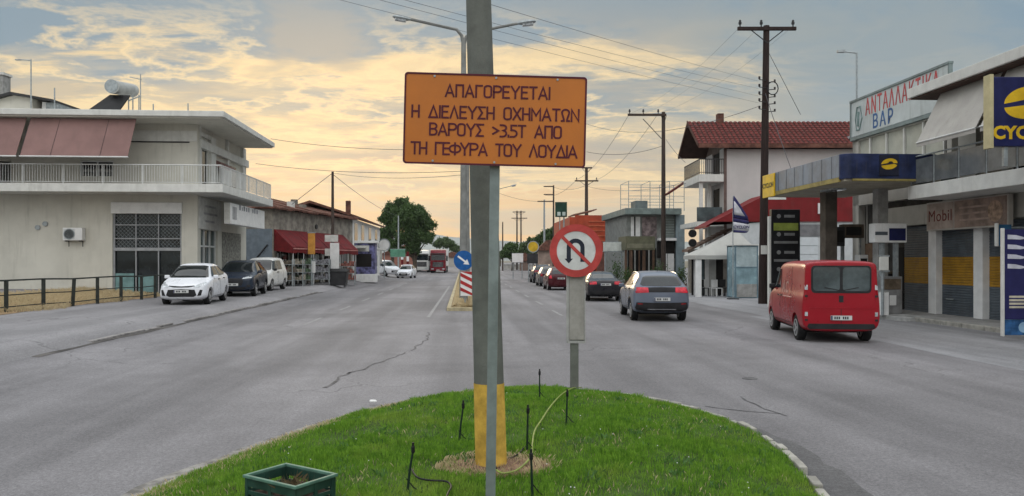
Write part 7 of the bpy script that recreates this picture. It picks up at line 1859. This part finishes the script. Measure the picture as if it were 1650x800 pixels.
def pergola():
    D = 55; s = D / F; r = T('pergola', 'olive wooden pergola with brown posts in front of grey shop', 'pergola', at(1035, D, 0), A); X = lambda px: (px - 1035) * s; Z = lambda py: zz(py, D)
    br = mat('pergola_brown', (.10, .06, .04), .8, var=.25)
    put_plate(r, 'roof', X(1008), X(1056), 0, 2.6, Z(403), Z(381), mat('pergola_olive', (.115, .115, .075), .75, var=.15, streak=.3)); put_plate(r, 'fascia', X(1010), X(1054), -.02, -.002, Z(400), Z(393), mat('olive_pale', (.17, .165, .115), .7), 0)
    for px in (1007, 1016, 1036, 1052): put_plate(r, 'post', X(px), X(px) + .14, .05, .19, 0, Z(403), br, 0)
    mb = MB()
    for k in range(14): x = X(1008) + (X(1056) - X(1008)) * k / 13; mb.box(x, x + .05, .1, .15, .0, 1.0)
    mb.box(X(1008), X(1056), .08, .17, 1.0, 1.08); mb.build('fence_rail', br, r)
pergola()
def red_shed():
    D = 70; s = D / F; r = T('red_building', 'orange red sheet metal building behind the no u-turn sign', 'building', at(915, D, 0), A); X = lambda px: (px - 915) * s; Z = lambda py: zz(py, D)
    rd = mat('orange_red_sheet', (.33, .055, .025), .7, var=.14, scale=1.5, streak=.25)
    mb = MB(); mb.box(X(918), X(1006), 0, 12, 0, Z(350)); mb.box(X(927), X(1004), .002, .3, Z(350), Z(347)); mb.build('wall', rd, r)
    mb = MB()
    for py in (357, 364, 372, 380, 388): mb.box(X(949), X(1004), -.05, -.002, Z(py) - .06, Z(py) + .06)
    mb.build('sheet_rib', mat('orange_rib', (.42, .10, .05), .7), r)
    mb = MB(); mb.slab([(X(925), .4, Z(345)), (X(963), .4, Z(336)), (X(963), 4, Z(336)), (X(925), 4, Z(345))], .1); mb.build('roof_flap', mat('flap_brown', (.20, .12, .09), .7), r)
    for (a, b) in ((930, 940), (950, 960), (986, 998)): put_plate(r, 'opening', X(a), X(b), -.03, -.002, 0, Z(405), M['shadow_inside'], 0)
    put_plate(r, 'ground_front', X(962), X(984), -.04, -.002, 0, Z(403), mat('front_brown', (.15, .07, .055), .8), 0)
red_shed()
def display_board():
    D = 66; s = D / F; r = T('display_board', 'dark green electronic display board on post above distant cars', 'display board', at(904, D, 0), 0); Z = lambda py: zz(py, D)
    mb = MB(); mb.tube([(.25, .12, 0), (.25, .12, Z(340))], .06, 8); mb.tube([(-.1, .12, 0), (-.1, .12, Z(340))], .04, 8); mb.build('post', M['grey_metal'], r)
    put_plate(r, 'case', -9.5 * s, 9.5 * s, -.1, .1, Z(350), Z(326), mat('display_green', (.014, .045, .030), .4), .015)
    put_plate(r, 'lit_digit', -6 * s, -1 * s, -.112, -.102, Z(348), Z(342), mat('digit', (.45, .52, .48), .5), 0); put_plate(r, 'lit_digit', 2 * s, 7 * s, -.112, -.102, Z(348), Z(342), mat('digit', (.45, .52, .48), .5), 0)
display_board()
round_sign(859, 398, .52, 72, mat('sign_yellow', (.55, .36, .03), .5, var=.15), 'round yellow sign above dark box beside the right lane', base_z=0)
bx = T('dark_sign_box', 'dark box sign with grey front under the round yellow sign', 'sign', at(858, 71.4, 0), 0)
put_plate(bx, 'box', -.5, .5, -.1, .2, zz(425, 71.4), zz(409, 71.4), M['dark_metal'], .02); put_plate(bx, 'leg', -.4, -.3, 0, .1, 0, zz(425, 71.4), M['grey_metal'], 0); put_plate(bx, 'leg', .3, .4, 0, .1, 0, zz(425, 71.4), M['grey_metal'], 0)
board_sign(825, 843, 409, 423, 84, M['white'], 'white board sign on two posts in the far right distance', 2, 0)
board_sign(972, 1005, 391, 405, 56.5, mat('pale_sign', (.46, .49, .46), .6, var=.12, scale=3), 'white horizontal sign board on posts right of the no u-turn sign', 2, 0)
# low far wall / street line behind the crossing
def far_row():
    for i, (x0, x1, yt, D, c, lb) in enumerate(((812, 870, 427, 170, (.30, .29, .27), 'long low pale wall across the far end of the right lane'), (838, 852, 421, 150, (.17, .12, .10), 'small brown low shed beyond the white board sign'), (868, 905, 404, 120, (.24, .18, .15), 'low brownish house row behind the queue of cars'))):
        p = at((x0 + x1) / 2, D, 0); r = T('low_wall' if i == 0 else 'low_house', lb, 'wall' if i == 0 else 'house', p, 0); w_ = (x1 - x0) * D / F / 2; h = zz(yt, D)
        put_plate(r, 'wall', -w_, w_, 0, 2 if i == 0 else 8, -.05, h, mat('far_row_%d' % i, c, .85, var=.2, scale=.8, streak=.3), 0)
        if i: mb = MB(); mb.prism([(-w_ - .4, h), (w_ + .4, h), (w_ * .3, h + 1.6), (-w_ * .3, h + 1.6)], 'y', -.4, 8.4); mb.build('roof', M['tile_old'], r)
        else:
            mb = MB(); mb.box(-w_ - .1, w_ + .1, -.1, 2.1, h, h + .12); mb.build('coping', M['concrete'], r)
far_row()
# far-left low house line behind trucks
def far_house(px, D, w_, h, lb, c):
    p = at(px, D, .0); r = T('far_house', lb, 'house', p, 0); put_plate(r, 'wall', -w_, w_, 0, 8, -.1, h, mat('farh_%d' % px, c, .85, var=.1), 0)
    mb = MB(); mb.prism([(-w_ - .4, h), (w_ + .4, h), (0, h + 1.8)], 'y', -.4, 8.4); mb.build('roof', M['tile_old'], r)
far_house(652, 150, 4.5, 3.2, 'far small house with reddish walls behind the trees left of the trucks', (.26, .12, .09))
far_house(728, 250, 5, 3, 'tiny distant pale house between the red truck and the lamp pole', (.34, .32, .29))

# ------------------------------------------------------------------ vehicles in the street
P_white = paintmat('car_white', (.64, .655, .69)); P_navy = paintmat('car_navy', (.018, .026, .042)); P_silver = paintmat('car_silver', (.115, .135, .175), .3); P_black = paintmat('car_black', (.014, .014, .018)); P_red = paintmat('van_red', (.26, .005, .013), .3); P_dred = paintmat('car_dark_red', (.055, .006, .010)); P_grey = paintmat('car_grey', (.09, .09, .095)); P_cream = paintmat('van_offwhite', (.60, .60, .58)); P_truck_red = paintmat('truck_red', (.15, .007, .016)); P_truck_white = paintmat('truck_white', (.52, .52, .50))
def place(px, D, left=False):
    p = at(px, D); p.z = gz(p.x + SL * D) if left else .004; return p
vehicle(HATCH, 'parked_car', 'white hatchback parked nose first beside the dry grass verge', 'car', place(315, 30.2, True), R(8), P_white, 'cars parked on the left')
vehicle(SUVB, 'parked_car', 'dark navy suv parked directly behind the white hatchback', 'car', place(389, 36.8, True), R(9), P_navy, 'cars parked on the left')
vehicle(MPV, 'parked_van', 'small off white van parked behind the dark navy suv', 'van', place(423, 42.8, True), R(2), P_cream, 'cars parked on the left')
vehicle(SUVB, 'suv', 'silver grey suv with lit tail lights driving away in the right lane', 'car', place(1049, 27.3), math.pi - R(1), P_silver, tail=TAIL_ON)
vehicle(VAN, 'red_van', 'red panel van with two rear windows driving away on the right', 'van', place(1315, 20.9), math.pi - R(7), P_red, sx=.94, sz=.99)
vehicle(SEDAN, 'sedan_car', 'black saloon car ahead of the silver suv', 'car', place(966, 39.8), math.pi + R(1), P_black, 'queue of cars in the right lane', tail=TAIL_ON)
vehicle(HATCH, 'queue_car', 'dark red hatchback mostly hidden behind the no u-turn post', 'car', place(898, 53.5), math.pi + R(4), P_dred, 'queue of cars in the right lane', tail=TAIL_ON)
vehicle(HATCH, 'queue_car', 'grey car just ahead of the dark red hatchback', 'car', place(883, 61), math.pi + R(4), P_grey, 'queue of cars in the right lane')
vehicle(SUVB, 'queue_car', 'dark car at the front of the right lane queue', 'car', place(872, 70), math.pi + R(4), P_navy, 'queue of cars in the right lane')
vehicle(HATCH, 'oncoming_car', 'white car coming towards the camera in the left lane', 'car', place(655, 88), R(-3), P_white)
vehicle(MPV, 'parked_car', 'white car parked below the big tree beyond the kiosk', 'car', place(622, 88, True), R(40), P_white, 'cars parked on the left')
truck('truck', 'white truck coming beside the red truck', place(681, 133), R(3), P_truck_white, 'oncoming trucks')
truck('truck', 'dark red truck coming down the road centre', place(707, 126), R(3), P_truck_red, 'oncoming trucks')
# rear doors of the red van: two panes, centre seam, side lettering
van = [o for o in COL.objects if o.name == 'red_van'][0]
bd = [o for o in van.children if o.name.startswith('body')][0]
bm = bmesh.new(); bm.from_mesh(bd.data); VB = BVHTree.FromBMesh(bm); bm.free()
def vpart(nm, b, m, sm=True):
    me = bpy.data.meshes.new(nm); b.to_mesh(me); b.free(); return link(nm, me, m, van, sm)
vpart('rear_window_surround', outline_patch(VB, [(a, 1.555 + b) for a, b in rounded(.74, .335, .10)], 'y', 1, .006), TRIM)
for s in (-1, 1): vpart('rear_window', outline_patch(VB, [(a + s * .365, 1.56 + b) for a, b in rounded(.33, .29, .09)], 'y', 1, .014), M['glass_pale'])
vpart('door_seam', strip(VB, [(0, .48), (0, .84)], .014, 'y', 1, .004), TRIM, False); vpart('door_seam', strip(VB, [(0, 1.87), (0, 1.98)], .014, 'y', 1, .004), TRIM, False)
for s in (-1, 1):
    for nm, za, zb2, mm in (('indicator', 1.30, 1.42, LAMP), ('reverse_light', .66, .76, LAMP), ('hinge', 1.12, 1.17, TRIM), ('hinge', .54, .59, TRIM)):
        q = [(s * .825, za), (s * .895, za), (s * .895, zb2), (s * .825, zb2)]
        vpart(nm, outline_patch(VB, q if s > 0 else q[::-1], 'y', 1, .014, .04), mm)
    wp = strip(VB, [(s * .06, 1.29), (s * .42, 1.36)], .018, 'y', 1, .028); vpart('wiper', wp, TRIM, False)
me = text_mesh('AC', .42, .001, sx=1.25, bold=.01); mb = MB(); mb.add_mesh(me, Matrix.Translation((0, .35, 1.30)) @ RIGHTF)
for v in mb.bm.verts:
    h = VB.ray_cast(Vector((5, v.co.y, v.co.z)), Vector((-1, 0, 0)))
    if h[0] is not None: v.co.x = h[0].x + .004
bmesh.ops.recalc_face_normals(mb.bm, faces=mb.bm.faces); mb.build('side_lettering', mat('pink_letter', (.62, .40, .36), .5), van, recalc=False)
mb = MB(); mb.box(0, .004, -.4, 1.2, 1.06, 1.08)
for v in mb.bm.verts:
    h = VB.ray_cast(Vector((5, v.co.y, v.co.z)), Vector((-1, 0, 0)))
    if h[0] is not None: v.co.x = h[0].x + .004 + (v.co.x > .002) * .003
mb.build('side_stripe', mat('pink_letter', (.50, .22, .20), .6), van)

# ------------------------------------------------------------------ overhead lines
WIRE = mat('wire', (.07, .07, .075), .7)
def wire(p, q, sag, label, group, rad=.012, n=14):
    p, q = Vector(p), Vector(q); mid = (p + q) / 2
    pts = [p.lerp(q, k / n) - mid + Vector((0, 0, -sag * 4 * (k / n) * (1 - k / n))) for k in range(n + 1)]
    mb = MB(); mb.tube(pts, rad, 5); o = mb.build('overhead_wire', WIRE, None, True); o.location = mid; return tag(o, label, 'wire', group)
PP = lambda px, py, D: (*at(px, D)[:2], zz(py, D))
def through(P0, px, py, D):     # extend the line from P0 through a second point, past the frame edge
    a, b = Vector(P0), Vector(PP(px, py, D)); return b + (b - a) * .5
for i, (py, tx, ty) in enumerate(((131, 785, -3), (143, 660, -6), (155, 618, -6), (166, 545, -8))):
    p0 = PP(1222, py, 35.7); wire(p0, through(p0, tx, ty, 15 + i), .12, 'one of four dark wires slanting from the top left to the tall right pole', 'upper slanting wires', .0045)
p0 = PP(1191, 45, 35.5); wire(p0, PP(1014, 184, 54.8), .5, 'wire from the left end of the wide crossarm to the one sided crossarm', 'wires between right poles', .004); wire(PP(1225, 43, 35.5), PP(1036, 184, 54.8), .5, 'wire from the middle of the wide crossarm to the farther pole', 'wires between right poles', .004); wire(PP(1276, 44, 35.5), PP(1060, 184, 54.8), .5, 'wire from the right end of the wide crossarm to the farther pole', 'wires between right poles', .004)
for i, (x, x2) in enumerate(((1014, 929), (1060, 961))): wire(PP(x, 184, 54.8), PP(x2, 290, 91.8), .8, ('left', 'right')[i] + ' wire running from the one sided crossarm to the pole behind the orange sign', 'wires to the far pole', .014)
for i, (x, x2) in enumerate(((929, 876), (961, 890))): wire(PP(x, 290, 91.8), PP(x2, (314, 301)[i], 117.8), .8, ('left', 'right')[i] + ' wire from the far crossarm pole to the thin pole with two arms', 'wires to the thin pole', .02)
wire(PP(1233, 150, 35.6), PP(1285, 300, 30), .1, 'thin stay cable hanging from the tall pole towards the canopy', None, .014); wire(PP(1236, 80, 35.6), PP(1290, 185, 36.5), .0, 'dark beaded stay wire right of the tall pole top', None, .012)
wire(PP(1073, 225, 55), PP(1104, 262, 46), .1, 'short stay wire from the one sided pole to the red roof house', None, .014); wire(PP(1036, 192, 54.9), PP(1066, 224, 54.9), 0, 'diagonal strut wire under the one sided crossarm', None, .03)
for i, (a, ya) in enumerate(((436, 224), (412, 264))): wire(PP(a, ya, 42.5), PP(748, (240, 276)[i], 36), .25, ('upper', 'lower')[i] + ' wire from the cream building to the median street lamp', 'wires across the left road', .012)
wire(PP(536, 279, 54), PP(747, 282, 36), .25, 'wire from the thin left pole to the median street lamp', None, .011); wire(PP(536, 281, 54), PP(642, 349, 112), .4, 'wire from the thin left pole to the pale lamp post by the trees', None, .018); wire(PP(536, 279, 54), PP(470, 330, 50.5), 0, 'slanting stay from the thin left pole to the old shop roof', None, .02)
wire(PP(797, 309, 102), PP(877, 325, 125), .4, 'low wire right of the main pole running to the grey green pole', None, .02)
wire(PP(945, 200, 60), PP(1222, 172, 35.7), .9, 'long sagging wire from behind the orange sign to the tall right pole', None, .012); wire(PP(945, 245, 60), PP(1069, 235, 55), .4, 'low wire from behind the orange sign to the one sided pole', None, .016)
wire(PP(945, 300, 92), PP(1105, 296, 46), .5, 'thin wire crossing before the roof frame towards the house balcony', None, .014)

# ------------------------------------------------------------------ evening haze
def haze():
    mb = MB(); mb.box(-5400, 5400, -5400, 5400, -4.5, 330)
    m = bpy.data.materials.new('haze'); m.use_nodes = True; nt = m.node_tree; nt.nodes.clear(); g = NG(nt)
    out = g.n('ShaderNodeOutputMaterial'); v = g.n('ShaderNodeVolumePrincipled'); v.inputs['Color'].default_value = (.86, .88, .90, 1); v.inputs['Density'].default_value = HAZE; v.inputs['Anisotropy'].default_value = .1
    g.put(out.inputs['Volume'], v.outputs[0]); tag(mb.build('haze', m), kind='stuff')
HAZE = .0001
haze()
